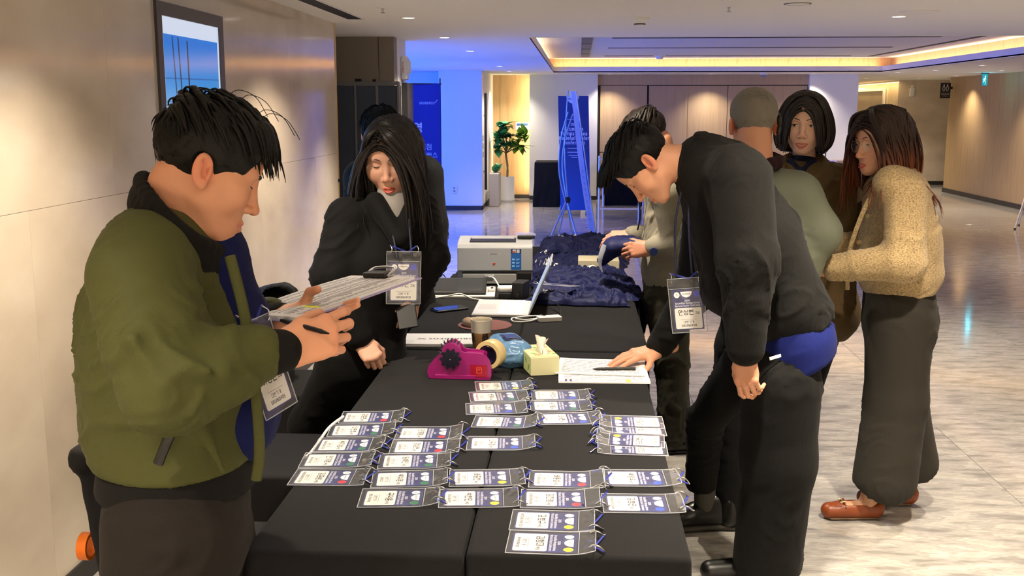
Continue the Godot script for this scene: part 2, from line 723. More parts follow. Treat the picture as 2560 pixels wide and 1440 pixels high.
		for i in range(0, tris.size(), 3):
			if flip: into.tri(first + tris[i], first + tris[i + 2], first + tris[i + 1])
			else: into.tri(first + tris[i], first + tris[i + 1], first + tris[i + 2])
		into.c = Color.WHITE

	func mesh(x := Transform3D.IDENTITY, wobble = null) -> ArrayMesh:
		var b := MB.new()
		build(b, x, wobble)
		return b.mesh(paints.size() > 0)
# ---------------------------------------------------------------- light and setting
const WARM := Color(1.0, 0.935, 0.84)
const BLUE := Color(0.15, 0.42, 1.0)

func area(called: String, at: Vector3, towards: Vector3, size: Vector2, c: Color, e: float) -> void:
	var l := AreaLight3D.new()
	l.name = called
	add_child(l)
	var up := Vector3.UP if absf(towards.normalized().y) < 0.9 else Vector3.BACK
	l.transform = Transform3D(Basis.looking_at(towards, up), at)
	l.area_size = size
	l.light_color = c
	l.light_energy = e
	l.area_range = 40.0
	l.shadow_enabled = true

const COVE := Rect2(-0.42, -17.8, 5.32, 8.8)   # x, z, width, length of the opening
const UPPER := 2.43

func area_lights() -> void:
	# the blue stage screen round the corner
	area("stage_screen_light", Vector3(-4.1, 1.15, -13.0), Vector3(1, 0, 0), Vector2(6.0, 1.8), BLUE, 38.0)
	# hidden strips that wash the raised ceiling
	var y := CEIL + 0.1
	area("cove_light", Vector3(2.24, y, -17.93), Vector3(0, 0.6, -0.4), Vector2(5.3, 0.04), Color(1.0, 0.88, 0.72), 1.3)
	area("cove_light", Vector3(2.24, y, -8.87), Vector3(0, 0.6, 0.4), Vector2(5.3, 0.04), Color(1.0, 0.88, 0.72), 1.3)
	area("cove_light", Vector3(-0.55, y, -13.4), Vector3(-0.4, 0.6, 0), Vector2(8.8, 0.04), Color(1.0, 0.88, 0.72), 1.8)
	area("cove_light", Vector3(5.03, y, -13.4), Vector3(0.4, 0.6, 0), Vector2(8.8, 0.04), Color(1.0, 0.88, 0.72), 1.8)
	# wall washer above the wooden wall on the far side, and the strip beside the alcove
	area("wall_wash_light", Vector3(7.07, 2.17, -14.0), Vector3(0.12, -1, 0), Vector2(14.0, 0.05), Color(1.0, 0.76, 0.42), 5.0)
	area("alcove_strip_light", Vector3(-0.9, 1.15, -19.02), Vector3(-0.5, 0, -0.5), Vector2(0.03, 2.0), Color(1.0, 0.87, 0.66), 1.3)
	area("showcase_light", Vector3(6.62, 2.17, -26.0), Vector3(0.1, -1, 0), Vector2(0.05, 6.0), Color(1.0, 0.83, 0.56), 3.5)

func stone(seed_: int, stops: Array, freq: float, scale: Vector3, off: Vector3, rough: float) -> StandardMaterial3D:
	var m := mat(Color.WHITE, rough)
	m.albedo_texture = noise_tex(noise(freq, 5, seed_, 40.0), 1024, stops)
	m.uv1_triplanar = true
	m.uv1_world_triplanar = true
	m.uv1_triplanar_sharpness = 8.0
	m.uv1_scale = scale
	m.uv1_offset = off
	return m

func make_materials() -> void:
	var wall_stops := [[0.0, Color(0.78, 0.72, 0.655)], [0.35, Color(0.83, 0.775, 0.70)], [0.55, Color(0.85, 0.795, 0.72)], [1.0, Color(0.89, 0.845, 0.775)]]
	for i in 3:
		M["marble_%d" % i] = stone(11, wall_stops, 0.004, Vector3(0.3, 0.55, 0.3), Vector3(0.13 * i, 0.37 * i, 0.21 * i), 0.11)
	var floor_stops := [[0.0, Color(0.47, 0.455, 0.435)], [0.3, Color(0.575, 0.56, 0.54)], [0.46, Color(0.66, 0.645, 0.62)], [0.54, Color(0.595, 0.58, 0.555)], [0.64, Color(0.71, 0.695, 0.665)], [0.8, Color(0.64, 0.62, 0.585)], [1.0, Color(0.78, 0.76, 0.72)]]
	for i in 3:
		M["floor_%d" % i] = stone(23, floor_stops, 0.012, Vector3(0.28, 0.5, 0.95), Vector3(0.31 * i, 0, 0.17 * i), 0.1)
	M.grout = mat(Color(0.68, 0.63, 0.57), 0.7)
	M.paint = mat(Color(0.93, 0.915, 0.895), 0.85)
	M.white = mat(Color(0.92, 0.92, 0.92), 0.7)
	M.white_gloss = mat(Color(0.88, 0.88, 0.88), 0.25)
	M.greige = mat(Color(0.56, 0.52, 0.47), 0.6)
	M.dark = mat(Color(0.16, 0.15, 0.15), 0.5)
	M.black = mat(Color(0.03, 0.03, 0.033), 0.45)
	M.gold = mat(Color(0.83, 0.72, 0.52), 0.35, 0.8)
	M.steel = mat(Color(0.75, 0.75, 0.76), 0.25, 1.0)
	for w in [["wood", Color(0.70, 0.59, 0.43), Color(0.65, 0.54, 0.385), 0.45], ["door_wood", Color(0.74, 0.64, 0.51), Color(0.71, 0.61, 0.48), 0.5], ["fascia_wood", Color(0.82, 0.66, 0.48), Color(0.75, 0.58, 0.40), 0.5]]:
		var m := mat(Color.WHITE, w[3])
		m.albedo_texture = noise_tex(noise(0.02, 4, 31), 512, [[0.2, w[2]], [0.5, w[1]], [0.8, w[2].lerp(w[1], 0.6)]])
		m.uv1_triplanar = true
		m.uv1_world_triplanar = true
		m.uv1_scale = Vector3(1.6, 0.06, 1.6) if w[0] != "fascia_wood" else Vector3(1.2, 0.3, 1.2)
		M[w[0]] = m
	M.black_cloth = cloth(Color(0.088, 0.087, 0.093), 0.92, 60.0, 0.25, 0.15)
	M.paper = mat(Color(0.83, 0.83, 0.84), 0.8)
	M.plastic_grey = mat(Color(0.60, 0.605, 0.605), 0.45)
	M.plastic_white = mat(Color(0.86, 0.85, 0.83), 0.35)
	M.rubber = mat(Color(0.035, 0.035, 0.04), 0.5)
	M.navy_plastic = mat(Color(0.05, 0.055, 0.13), 0.35)
	M.pane = mat(Color(1, 1, 1, 0.06), 0.03)
	M.pane.transparency = BaseMaterial3D.TRANSPARENCY_ALPHA
	M.clear = mat(Color(0.95, 0.97, 1.0, 0.12), 0.1)
	M.clear.transparency = BaseMaterial3D.TRANSPARENCY_ALPHA

func structure() -> void:
	# floor of large stone tiles
	var fl := struct_root("floor", "polished grey-beige stone floor of large veined tiles", "floor")
	part(fl, "screed", box_mesh(Vector3(-7.5, -0.2, -31), Vector3(9.2, -0.013, 4)), M.grout)
	var tile := MB.new()
	tile.rbox(Transform3D.IDENTITY, Vector3(1.1985, 0.02, 1.1985), 0.0012, 1)
	var tm := tile.mesh()
	for i in range(-2, 6):
		for j in 25:
			var z := 2.2 - 1.2 * j
			part(fl, "floor_tile", tm, M["floor_%d" % (absi(i * 7 + j * 5) % 3)], Vector3(0.653 + 1.2 * i + 0.6, -0.01, z))
	for i in range(-7, -2):
		for j in range(9, 18):
			part(fl, "floor_tile", tm, M["floor_%d" % (absi(i * 7 + j * 5) % 3)], Vector3(0.653 + 1.2 * i + 0.6, -0.01, 2.2 - 1.2 * j))
	for j in range(19, 27):
		for i in [6]:
			part(fl, "floor_tile", tm, M["floor_%d" % ((i + j * 5) % 3)], Vector3(0.653 + 1.2 * i + 0.6, -0.01, 2.2 - 1.2 * j))
	# marble wall on the near side
	var wl := struct_root("wall_left", "glossy beige marble wall of large slabs behind the registration desk", "wall")
	part(wl, "backing", box_mesh(Vector3(-2.2, 0, -7.42), Vector3(-1.716, CEIL, 3.6)), M.grout)
	var rows := [[0.08, 1.305, 1.21, -3.16], [1.307, CEIL, 1.21, -3.78]]
	for r in rows:
		var z0: float = r[3] + r[2] * 6
		var k := 0
		while z0 > -7.42:
			var a := minf(z0, 3.6)
			var b := maxf(z0 - r[2], -7.405)
			if a - b > 0.05:
				var q := MB.new()
				q.rbox(Transform3D(Basis.IDENTITY, Vector3(-1.706, (r[0] + r[1]) / 2, (a + b) / 2)), Vector3(0.022, r[1] - r[0] + 0.0008, a - b - 0.0006), 0.0004, 1)
				part(wl, "marble_slab", q.mesh(), M["marble_%d" % ((k + (2 if r[0] < 1 else 0)) % 3)])
			k += 1
			z0 -= r[2]
	var edge := struct_root("trim_1", "slim brass strip at the end of the marble wall", "trim")
	part(edge, "strip", rbox_mesh(Vector3(0.03, CEIL - 1.12, 0.02), 0.002), M.gold, Vector3(-1.705, 1.12 + (CEIL - 1.12) / 2 + 0.005, -7.418))
	part(edge, "strip", rbox_mesh(Vector3(0.03, 1.1, 0.02), 0.002), M.gold, Vector3(-1.705, 0.55, -7.418))
	var bl := struct_root("baseboard_left", "dark baseboard under the marble wall", "baseboard")
	part(bl, "board", box_mesh(Vector3(-1.71, 0, -7.4), Vector3(-1.685, 0.08, 3.6)), M.dark)
	# recess behind the marble wall
	var wr := struct_root("wall_recess", "grey-brown recessed wall past the end of the marble wall", "wall")
	part(wr, "panel", box_mesh(Vector3(-2.2, 0, -9.0), Vector3(-1.66, CEIL, -8.84)), M.greige)
	part(wr, "panel", box_mesh(Vector3(-1.655, 0, -9.0), Vector3(-1.53, CEIL, -8.845)), M.greige)
	part(wr, "side", box_mesh(Vector3(-2.4, 0, -9.0), Vector3(-2.2, CEIL, -7.3)), M.greige)
	var wn := struct_root("wall_return", "white wall end beside the blue-lit opening", "wall")
	part(wn, "panel", box_mesh(Vector3(-1.75, 0, -9.42), Vector3(-1.525, CEIL, -8.99)), M.white)
	# blue-lit bay
	var wb := struct_root("wall_bay", "glossy white wall lit blue beside the alcove", "wall")
	part(wb, "panel", rbox_mesh(Vector3(0.69, CEIL, 0.16), 0.004), M.white_gloss, Vector3(-1.875, CEIL / 2, -16.98))
	part(wb, "panel", box_mesh(Vector3(-6.3, 0, -17.8), Vector3(-2.22, CEIL, -17.6)), M.white)
	part(wb, "panel", box_mesh(Vector3(-4.7, 0, -17.8), Vector3(-4.5, CEIL, -9.0)), M.white)
	part(wb, "panel", box_mesh(Vector3(-6.3, 0, -9.42), Vector3(-1.75, CEIL, -9.0)), M.white)
	part(wb, "side", box_mesh(Vector3(-1.72, 0, -19.4), Vector3(-1.54, CEIL, -17.05)), M.white)
	var bb := struct_root("baseboard_bay", "dark baseboard under the blue-lit wall", "baseboard")
	part(bb, "board", box_mesh(Vector3(-2.22, 0, -16.9), Vector3(-1.525, 0.07, -16.885)), M.dark)
	part(bb, "board", box_mesh(Vector3(-1.54, 0, -19.2), Vector3(-1.53, 0.07, -16.885)), M.dark)
	# far walls
	var wa := struct_root("wall_alcove", "wood-veneer wall at the back of the plant alcove", "wall")
	part(wa, "panel", box_mesh(Vector3(-1.54, 0, -19.4), Vector3(-1.415, CEIL, -19.2)), M.wood)
	part(wa, "panel", box_mesh(Vector3(-1.41, 0, -19.4), Vector3(-0.8, CEIL, -19.2)), M.wood)
	var wf := struct_root("wall_far", "plain white far wall beside the wooden doors", "wall")
	part(wf, "panel", box_mesh(Vector3(-0.87, 0, -19.3), Vector3(0.33, CEIL, -18.95)), M.white)
	part(wf, "pillar", box_mesh(Vector3(4.0, 0, -19.4), Vector3(4.83, CEIL, -18.95)), M.white)
	var bf := struct_root("baseboard_far", "dark baseboard along the far walls", "baseboard")
	for q in [[-1.54, -0.87, -19.2], [-0.87, 0.33, -18.95], [0.33, 4.0, -19.05], [4.0, 4.83, -18.95]]:
		part(bf, "board", box_mesh(Vector3(q[0], 0, q[2]), Vector3(q[1], 0.07, q[2] + 0.012)), M.dark)
	var wd := struct_root("wall_doors", "wood-panelled far wall holding tall flush doors", "wall")
	part(wd, "lintel", box_mesh(Vector3(0.33, 2.02, -19.3), Vector3(4.0, CEIL, -19.05)), M.door_wood)
	part(wd, "wall_panel", box_mesh(Vector3(0.38, 0.845, -19.3), Vector3(1.2, 2.01, -19.06)), M.door_wood)
	part(wd, "wall_panel", box_mesh(Vector3(0.38, 0.0, -19.3), Vector3(1.2, 0.835, -19.06)), M.door_wood)
	part(wd, "backing", box_mesh(Vector3(0.33, 0, -19.45), Vector3(4.0, CEIL, -19.12)), M.dark)
	for i in 4:
		var d := struct_root("door_%d" % (i + 1), "tall flush wooden door leaf in the far wall", "door")
		var x0 := 1.235 + i * 0.69
		part(d, "leaf", box_mesh(Vector3(x0, 0.02, -19.12), Vector3(x0 + 0.68, 2.005, -19.07)), M.door_wood)
		if i % 2 == 0: part(d, "edge_strip", box_mesh(Vector3(x0 + 0.682, 0.02, -19.1), Vector3(x0 + 0.688, 2.0, -19.065)), M.gold)
	# wooden wall on the far side
	var rw := struct_root("wall_right", "long wood-veneer wall opposite the marble wall", "wall")
	var z := 3.6
	while z > -21.2:
		part(rw, "veneer_panel", box_mesh(Vector3(7.15, 0, maxf(z - 1.2, -21.25) + 0.004), Vector3(7.35, CEIL + 0.05, z)), M.wood)
		z -= 1.2
	var br := struct_root("baseboard_right", "dark baseboard under the wood-veneer wall", "baseboard")
	part(br, "board", box_mesh(Vector3(7.13, 0, -21.25), Vector3(7.16, 0.08, 3.6)), M.dark)
	# corridor to the restrooms
	var wc := struct_root("wall_corridor", "beige corridor wall with a glazed showcase", "wall")
	part(wc, "panel", box_mesh(Vector3(6.95, 0, -23.4), Vector3(9.2, CEIL, -23.2)), M.marble_1)
	part(wc, "panel", box_mesh(Vector3(6.75, 0, -30), Vector3(6.95, CEIL, -23.2)), M.marble_2)
	part(wc, "panel", box_mesh(Vector3(7.35, 0, -21.25), Vector3(9.2, CEIL, -21.1)), M.wood)
	part(wc, "panel", box_mesh(Vector3(9.0, 0, -23.4), Vector3(9.2, CEIL, -21.1)), M.marble_0)
	part(wc, "panel", box_mesh(Vector3(4.5, 0, -30.3), Vector3(7.1, CEIL, -30)), M.marble_1)
	part(wc, "panel", box_mesh(Vector3(4.6, 0, -30), Vector3(4.83, CEIL, -19.3)), M.white)
	var bc := struct_root("baseboard_corridor", "dark baseboard along the corridor wall", "baseboard")
	part(bc, "board", box_mesh(Vector3(6.94, 0, -23.2), Vector3(9.0, 0.08, -23.185)), M.dark)
	part(bc, "board", box_mesh(Vector3(6.735, 0, -30), Vector3(6.75, 0.08, -23.19)), M.dark)
	var sw := struct_root("window_1", "glazed showcase pane along the corridor wall", "window")
	part(sw, "pane", box_mesh(Vector3(6.70, 0.15, -29.5), Vector3(6.71, 2.0, -24.2)), M.pane)
	part(sw, "frame", box_mesh(Vector3(6.70, 0.1, -24.2), Vector3(6.74, 2.05, -24.1)), M.white)
	part(sw, "frame", box_mesh(Vector3(6.70, 2.0, -29.5), Vector3(6.74, 2.05, -24.2)), M.white)
	var wk := struct_root("wall_back", "plain wall at the near end of the lobby", "wall")
	part(wk, "panel", box_mesh(Vector3(-2.2, 0, 3.5), Vector3(7.35, CEIL + 0.05, 3.7)), M.paint)
	# ceiling with the raised, strip-lit field
	var ce := struct_root("ceiling", "low painted ceiling with a raised field framed in lit wood", "ceiling")
	var x0 := COVE.position.x
	var x1 := COVE.end.x
	var z0 := COVE.position.y
	var z1 := COVE.end.y
	var t := 0.3
	for q in [[-6.3, 7.35, z1, 3.7], [-6.3, x0, z0, z1], [x1, 7.35, z0, z1], [-6.3, 9.2, -30.3, z0]]:
		part(ce, "ceiling_panel", box_mesh(Vector3(q[0], CEIL, q[2]), Vector3(q[1], CEIL + 0.015, q[3])), M.paint)
	part(ce, "roof_slab", box_mesh(Vector3(-6.5, UPPER, -30.4), Vector3(9.3, UPPER + 0.2, 3.8)), M.white)
	var lip := 0.09
	for q in [[x0 - 0.012, x0, z0, z1], [x1, x1 + 0.012, z0, z1], [x0 - 0.012, x1 + 0.012, z0 - 0.012, z0], [x0 - 0.012, x1 + 0.012, z1, z1 + 0.012]]:
		part(ce, "cove_lip", box_mesh(Vector3(q[0], CEIL - 0.004, q[2]), Vector3(q[1], CEIL + lip, q[3])), M.white)
	var s := 0.22
	var trough := 0.015
	for q in [[x0 - s - 0.02, x0 - s, z0 - s, z1 + s], [x1 + s, x1 + s + 0.02, z0 - s, z1 + s], [x0 - s, x1 + s, z0 - s - 0.02, z0 - s], [x0 - s, x1 + s, z1 + s, z1 + s + 0.02]]:
		part(ce, "wood_fascia", box_mesh(Vector3(q[0], CEIL + trough, q[2]), Vector3(q[1], UPPER, q[3])), M.fascia_wood)
	var strip := glow(Color(1.0, 0.88, 0.72), 0.8)
	for q in [[x0 - 0.14, x0 - 0.12, z0, z1], [x1 + 0.12, x1 + 0.14, z0, z1], [x0, x1, z0 - 0.14, z0 - 0.12], [x0, x1, z1 + 0.12, z1 + 0.14]]:
		part(ce, "led_strip_light", box_mesh(Vector3(q[0], CEIL + trough, q[2]), Vector3(q[1], CEIL + 0.03, q[3])), strip)
	var slot := mat(Color(0.05, 0.05, 0.07), 0.6)
	for q in [[-12.75, 0.38, 4.15], [-14.85, 0.39, 4.2], [-17.1, 0.4, 1.16], [-17.1, 1.36, 4.22]]:
		part(ce, "air_slot", box_mesh(Vector3(q[1], UPPER - 0.004, q[0] - 0.05), Vector3(q[2], UPPER + 0.001, q[0] + 0.05)), slot)
	part(ce, "air_slot", box_mesh(Vector3(4.55, UPPER - 0.004, -17.4), Vector3(4.63, UPPER + 0.001, -10)), slot)
	part(ce, "air_slot", box_mesh(Vector3(-1.53, CEIL - 0.002, -7.1), Vector3(-1.43, CEIL + 0.001, -4.2)), slot)
	part(ce, "slot_frame", box_mesh(Vector3(-1.43, CEIL - 0.004, -7.12), Vector3(-1.42, CEIL + 0.001, -4.2)), M.white)
	for i in 4:
		part(ce, "track_segment", rbox_mesh(Vector3(0.13, 0.02, 1.15), 0.004), mat(Color(0.09, 0.09, 0.11) if i != 1 else Color(0.2, 0.2, 0.25), 0.4), Vector3(0.09, UPPER - 0.01, -12.9 - 1.22 * i))
	# overexposed stretch of the wood fascia, its brightness put in as a glowing sheet
	var lp := part(ce, "fascia_glow", box_mesh(Vector3(x0 - s + 0.002, CEIL + 0.09, -13.9), Vector3(x0 - s + 0.012, UPPER - 0.012, -9.4)), glow(Color(1.0, 0.95, 0.86), 1.3))
	lp.set_meta("label", "brightly lit stretch of the wood fascia, drawn as a glowing sheet")

# ---------------------------------------------------------------- ceiling fittings
func downlight(x: float, z: float, e: float, label: String, group := "recessed ceiling downlights", beam := 56.0) -> void:
	var d := thing("downlight", label, "ceiling light", Vector3(x, CEIL, z), 0.0, group)
	var ring := MB.new()
	ring.lathe(Transform3D.IDENTITY, [Vector2(0.040, -0.0005), Vector2(0.042, -0.005), Vector2(0.052, -0.004), Vector2(0.054, 0.0)], 20)
	part(d, "trim_ring", ring.mesh(), M.white)
	var lens := MB.new()
	lens.lathe(Transform3D.IDENTITY, [Vector2(0.001, -0.003), Vector2(0.041, -0.003)], 20)
	part(d, "lamp_lens", lens.mesh(), glow(Color(1.0, 0.95, 0.86), 6.0))
	var l := SpotLight3D.new()
	l.name = "lamp_light"
	d.add_child(l)
	l.rotation.x = -PI / 2
	l.position.y = -0.012
	l.light_color = WARM
	l.light_energy = e * 2.9
	l.light_size = 0.035
	l.spot_angle = beam
	l.spot_angle_attenuation = 0.9
	l.spot_range = 30.0
	l.spot_attenuation = 2.0
	l.shadow_enabled = true

func ceiling_fittings() -> void:
	var row := ["behind the viewer", "beside the viewer", "next ahead of the viewer", "by the wall screen", "level with the far shirts"]
	for i in 4: downlight(-1.11, [1.2, -0.9, -3.0, -5.7][i], 1.9, "downlight over the marble wall, the one " + row[i], "recessed ceiling downlights", 58.0)
	for i in 4: downlight(2.1, [2.2, 0.1, -2.1, -4.7][i], 2.6, "downlight over the visitors' side floor, the one " + row[i])
	for i in 5: downlight(5.2, [2.2, 0.1, -2.1, -4.7, -7.1][i], 3.2, "downlight over the open lobby floor, the one " + row[i])
	downlight(1.2, -3.05, 3.4, "added fill lamp in front of the woman with the bob")  # added lamp, brightens the face of the woman with the bob
	downlight(0.45, -0.7, 2.5, "round downlight above the badge table")
	downlight(0.5, -2.6, 2.6, "added fill lamp over the tape dispenser")  # added lamp, lifts the underlit near table
	downlight(-0.4, 1.6, 5.0, "added wide-beam fill lamp behind the viewer, wall side", "recessed ceiling downlights", 84.0)  # added front fill, widened to reach upright faces ahead of the viewer
	downlight(1.0, 2.4, 5.5, "added wide-beam fill lamp behind the viewer, towards the open floor", "recessed ceiling downlights", 84.0)  # second added front fill, no known fitting here
	downlight(0.0, -4.7, 1.8, "round downlight above the printer table")
	downlight(-1.11, -7.0, 2.6, "nearest downlight of the row that runs to the plant alcove", "recessed ceiling downlights", 40.0)
	downlight(-1.12, -8.95, 2.2, "second downlight of the row that runs to the plant alcove")
	downlight(-1.12, -11.05, 2.2, "third downlight of the row that runs to the plant alcove")
	downlight(-1.11, -15.05, 1.8, "fourth downlight of the row that runs to the plant alcove")
	downlight(-1.11, -17.1, 1.8, "small far downlight before the plant alcove")
	downlight(-1.2, -18.6, 1.6, "downlight above the potted rubber plant")
	downlight(2.04, -7.1, 3.0, "bright downlight in front of the raised ceiling")
	for q in [[0.52, "downlight above the white far wall"], [2.26, "downlight above the middle of the wooden doors"], [4.0, "downlight above the white pillar"]]:
		downlight(q[0], -18.7, 1.1, q[1])
	for q in [[5.24, -18.1, "left of the exit sign, nearer"], [5.55, -17.2, "between raised ceiling and exit sign"], [6.83, -20.0, "beyond the exit sign"], [5.53, -15.2, "nearest to the raised ceiling's corner"], [6.6, -17.3, "close to the wood-veneer wall"], [5.7, -21.8, "over the corridor mouth"], [6.77, -21.9, "beside the restroom sign"], [5.9, -27.0, "farthest in"]]:
		downlight(q[0], q[1], 1.4, "small downlight at the restroom corridor, the one " + q[2], "downlights over the restroom corridor")
	downlight(5.53, -11.0, 2.2, "downlight between the raised ceiling and the wood wall")
	# smoke detector
	var sd := thing("smoke_detector", "white round smoke detector under the near ceiling", "smoke detector", Vector3(0.39, CEIL, -7.1))
	var b := MB.new()
	b.lathe(Transform3D.IDENTITY, [Vector2(0.001, -0.052), Vector2(0.034, -0.052), Vector2(0.037, -0.046), Vector2(0.036, -0.036), Vector2(0.044, -0.032), Vector2(0.05, -0.018), Vector2(0.062, -0.013), Vector2(0.064, 0.0)], 28)
	part(sd, "housing", b.mesh(), M.white)
	b = MB.new()
	b.lathe(Transform3D.IDENTITY, [Vector2(0.0365, -0.047), Vector2(0.0385, -0.043), Vector2(0.0365, -0.039)], 28)
	part(sd, "vent_ring", b.mesh(), M.dark)
	var s2 := thing("smoke_detector", "small white smoke detector on the raised ceiling", "smoke detector", Vector3(1.26, UPPER, -17.1))
	b = MB.new()
	b.lathe(Transform3D.IDENTITY, [Vector2(0.001, -0.05), Vector2(0.05, -0.05), Vector2(0.06, -0.02), Vector2(0.07, 0.0)], 20)
	part(s2, "housing", b.mesh(), M.white)
	for q in [[0.86, -6.35, "pendent sprinkler head ahead of the smoke detector"], [-1.15, -6.3, "pendent sprinkler head near the long air slot"]]:
		var sp := thing("sprinkler", q[2], "sprinkler", Vector3(q[0], CEIL, q[1]), 0.0, "ceiling sprinklers")
		b = MB.new()
		b.lathe(Transform3D.IDENTITY, [Vector2(0.012, -0.008), Vector2(0.034, -0.003), Vector2(0.036, 0.0)], 20)
		part(sp, "escutcheon", b.mesh(), M.white)
		b = MB.new()
		b.lathe(Transform3D.IDENTITY, [Vector2(0.001, -0.032), Vector2(0.014, -0.032), Vector2(0.014, -0.030), Vector2(0.005, -0.028), Vector2(0.007, -0.006)], 14)
		part(sp, "deflector", b.mesh(), M.steel)
	for q in [[1.22, -6.2, 0.075, "dark-rimmed round speaker grille in the near ceiling"], [2.06, -6.75, 0.11, "flush round ceiling speaker beside the bright downlight"]]:
		var cs := thing("ceiling_speaker", q[3], "speaker", Vector3(q[0], CEIL, q[1]))
		b = MB.new()
		b.lathe(Transform3D.IDENTITY, [Vector2(0.001, -0.004), Vector2(q[2] * 0.9, -0.006), Vector2(q[2], -0.003), Vector2(q[2] + 0.004, 0.0)], 32)
		part(cs, "grille", b.mesh(), M.paint)
		b = MB.new()
		b.lathe(Transform3D.IDENTITY, [Vector2(q[2] * 0.92, -0.0062), Vector2(q[2], -0.0062), Vector2(q[2] + 0.001, -0.004)], 32)
		part(cs, "rim", b.mesh(), M.dark if q[2] < 0.1 else M.paint)
	var cam := thing("dome_camera", "small white dome camera above the wooden doors", "security camera", Vector3(3.1, CEIL, -18.3))
	b = MB.new()
	b.lathe(Transform3D.IDENTITY, [Vector2(0.06, -0.03), Vector2(0.07, -0.005), Vector2(0.07, 0.0)], 20)
	part(cam, "base", b.mesh(), M.white)
	b = MB.new()
	b.lathe(Transform3D.IDENTITY, [Vector2(0.001, -0.075), Vector2(0.03, -0.066), Vector2(0.05, -0.045), Vector2(0.056, -0.03)], 20)
	part(cam, "dome", b.mesh(), mat(Color(0.5, 0.55, 0.65), 0.1))
# ---------------------------------------------------------------- tables
func drape(x0: float, x1: float, z0: float, z1: float, top: float, seed_: int, flare := 0.014, open := [1, 1, 1, 1]) -> ArrayMesh:
	var b := MB.new()
	var n := FastNoiseLite.new()
	n.seed = seed_
	n.frequency = 1.6
	var ring := []
	var rc := 0.018
	var corners := [[Vector2(x1 - rc, z1 - rc), 0.0], [Vector2(x0 + rc, z1 - rc), PI / 2], [Vector2(x0 + rc, z0 + rc), PI], [Vector2(x1 - rc, z0 + rc), PI * 1.5]]
	for i in 4:
		var c: Vector2 = corners[i][0]
		for k in 5:
			var a: float = corners[i][1] + PI / 2 * k / 4.0
			ring.append([c, Vector2(cos(a), sin(a)), rc])
		var nx: Vector2 = corners[(i + 1) % 4][0]
		var a1: float = corners[i][1] + PI / 2
		var dir := Vector2(cos(a1), sin(a1))
		var cnt := int(c.distance_to(nx) / 0.035)
		for k in range(1, cnt): ring.append([c.lerp(nx, float(k) / cnt), dir, rc])
	var m := ring.size()
	var rows := []
	var re := 0.014
	for k in 5:
		var a := PI / 2 * k / 4.0
		rows.append([top - re + re * cos(a), -re + re * sin(a)])
	for k in range(1, 13): rows.append([top - re - (top - re - 0.004) * k / 12.0, 0.0])
	for r in rows.size():
		for i in m:
			var q = ring[i]
			var y: float = rows[r][0]
			var p: Vector2 = q[0] + q[1] * (q[2] + rows[r][1])
			var f := clampf((top - y) / top, 0, 1)
			var along: float = q[0].x * 1.0 + q[0].y * 1.0
			var wave := flare * f * (1.0 + 1.1 * n.get_noise_2d(along * 9.0, y * 1.2) + 0.5 * n.get_noise_2d(along * 30.0, y * 3.0 + 40.0))
			var e: Vector2 = q[1]
			wave *= (open[1] if e.x > 0 else open[0]) * e.x * e.x + (open[3] if e.y > 0 else open[2]) * e.y * e.y
			p += q[1] * wave
			b.vert(Vector3(p.x, y, p.y), Vector3.UP)
	for r in rows.size() - 1:
		for i in m:
			var a := r * m + i
			var d := r * m + (i + 1) % m
			b.tri(a, d, d + m)
			b.tri(a, d + m, a + m)
	# normals from neighbours
	for r in rows.size():
		for i in m:
			var du: Vector3 = b.v[r * m + (i + 1) % m] - b.v[r * m + (i + m - 1) % m]
			var dv: Vector3 = b.v[mini(r + 1, rows.size() - 1) * m + i] - b.v[maxi(r - 1, 0) * m + i]
			var nn := du.cross(dv).normalized()
			var out: Vector2 = ring[i][1]
			if nn.dot(Vector3(out.x, 0.3, out.y)) < 0: nn = -nn
			b.n[r * m + i] = nn if r > 0 else Vector3.UP
	# top with faint creases
	var w := x1 - x0
	var l := z1 - z0
	b.sheet(func(u, v):
		var x: float = x0 + w * u
		var z: float = z0 + l * v
		var e := minf(minf(u, 1 - u) * w, minf(v, 1 - v) * l)
		return Vector3(clampf(x, x0 + re, x1 - re), top - 0.0002 + (0.0012 * n.get_noise_2d(x * 3.0, z * 2.0) if e > 0.05 else 0.0), clampf(z, z0 + re, z1 - re)), 10, 26, true)
	return b.mesh()

func tables() -> void:
	var spots := [
		[-0.669, -0.2215, -3.785, -1.972, "black fitted cloth on the near table, wall side, under the left badge rows"],
		[-0.2185, 0.234, -3.785, -1.985, "black fitted cloth on the near table, visitor side, under the yellow-dot badges"],
		[-0.672, -0.2235, -5.59, -3.79, "black fitted cloth under the printer, laptop and mouse pad"],
		[-0.2205, 0.268, -5.59, -3.79, "black fitted cloth under the nearer heap of navy shirts"],
		[-0.66, -0.223, -6.75, -5.6, "black fitted cloth behind the printer at the far end of the desk"],
		[-0.22, 0.262, -6.75, -5.6, "black fitted cloth under the farther heap of navy shirts"],
	]
	for i in spots.size():
		var s = spots[i]
		mono("tablecloth", drape(s[0], s[1], s[2], s[3], TABLE + (0.0 if i < 2 else 0.002), 40 + i, 0.014, [1 - i % 2, i % 2, 1 if i > 3 else 0, 1 if i < 2 else 0]), M.black_cloth, s[4], "tablecloth", "black table cloths")

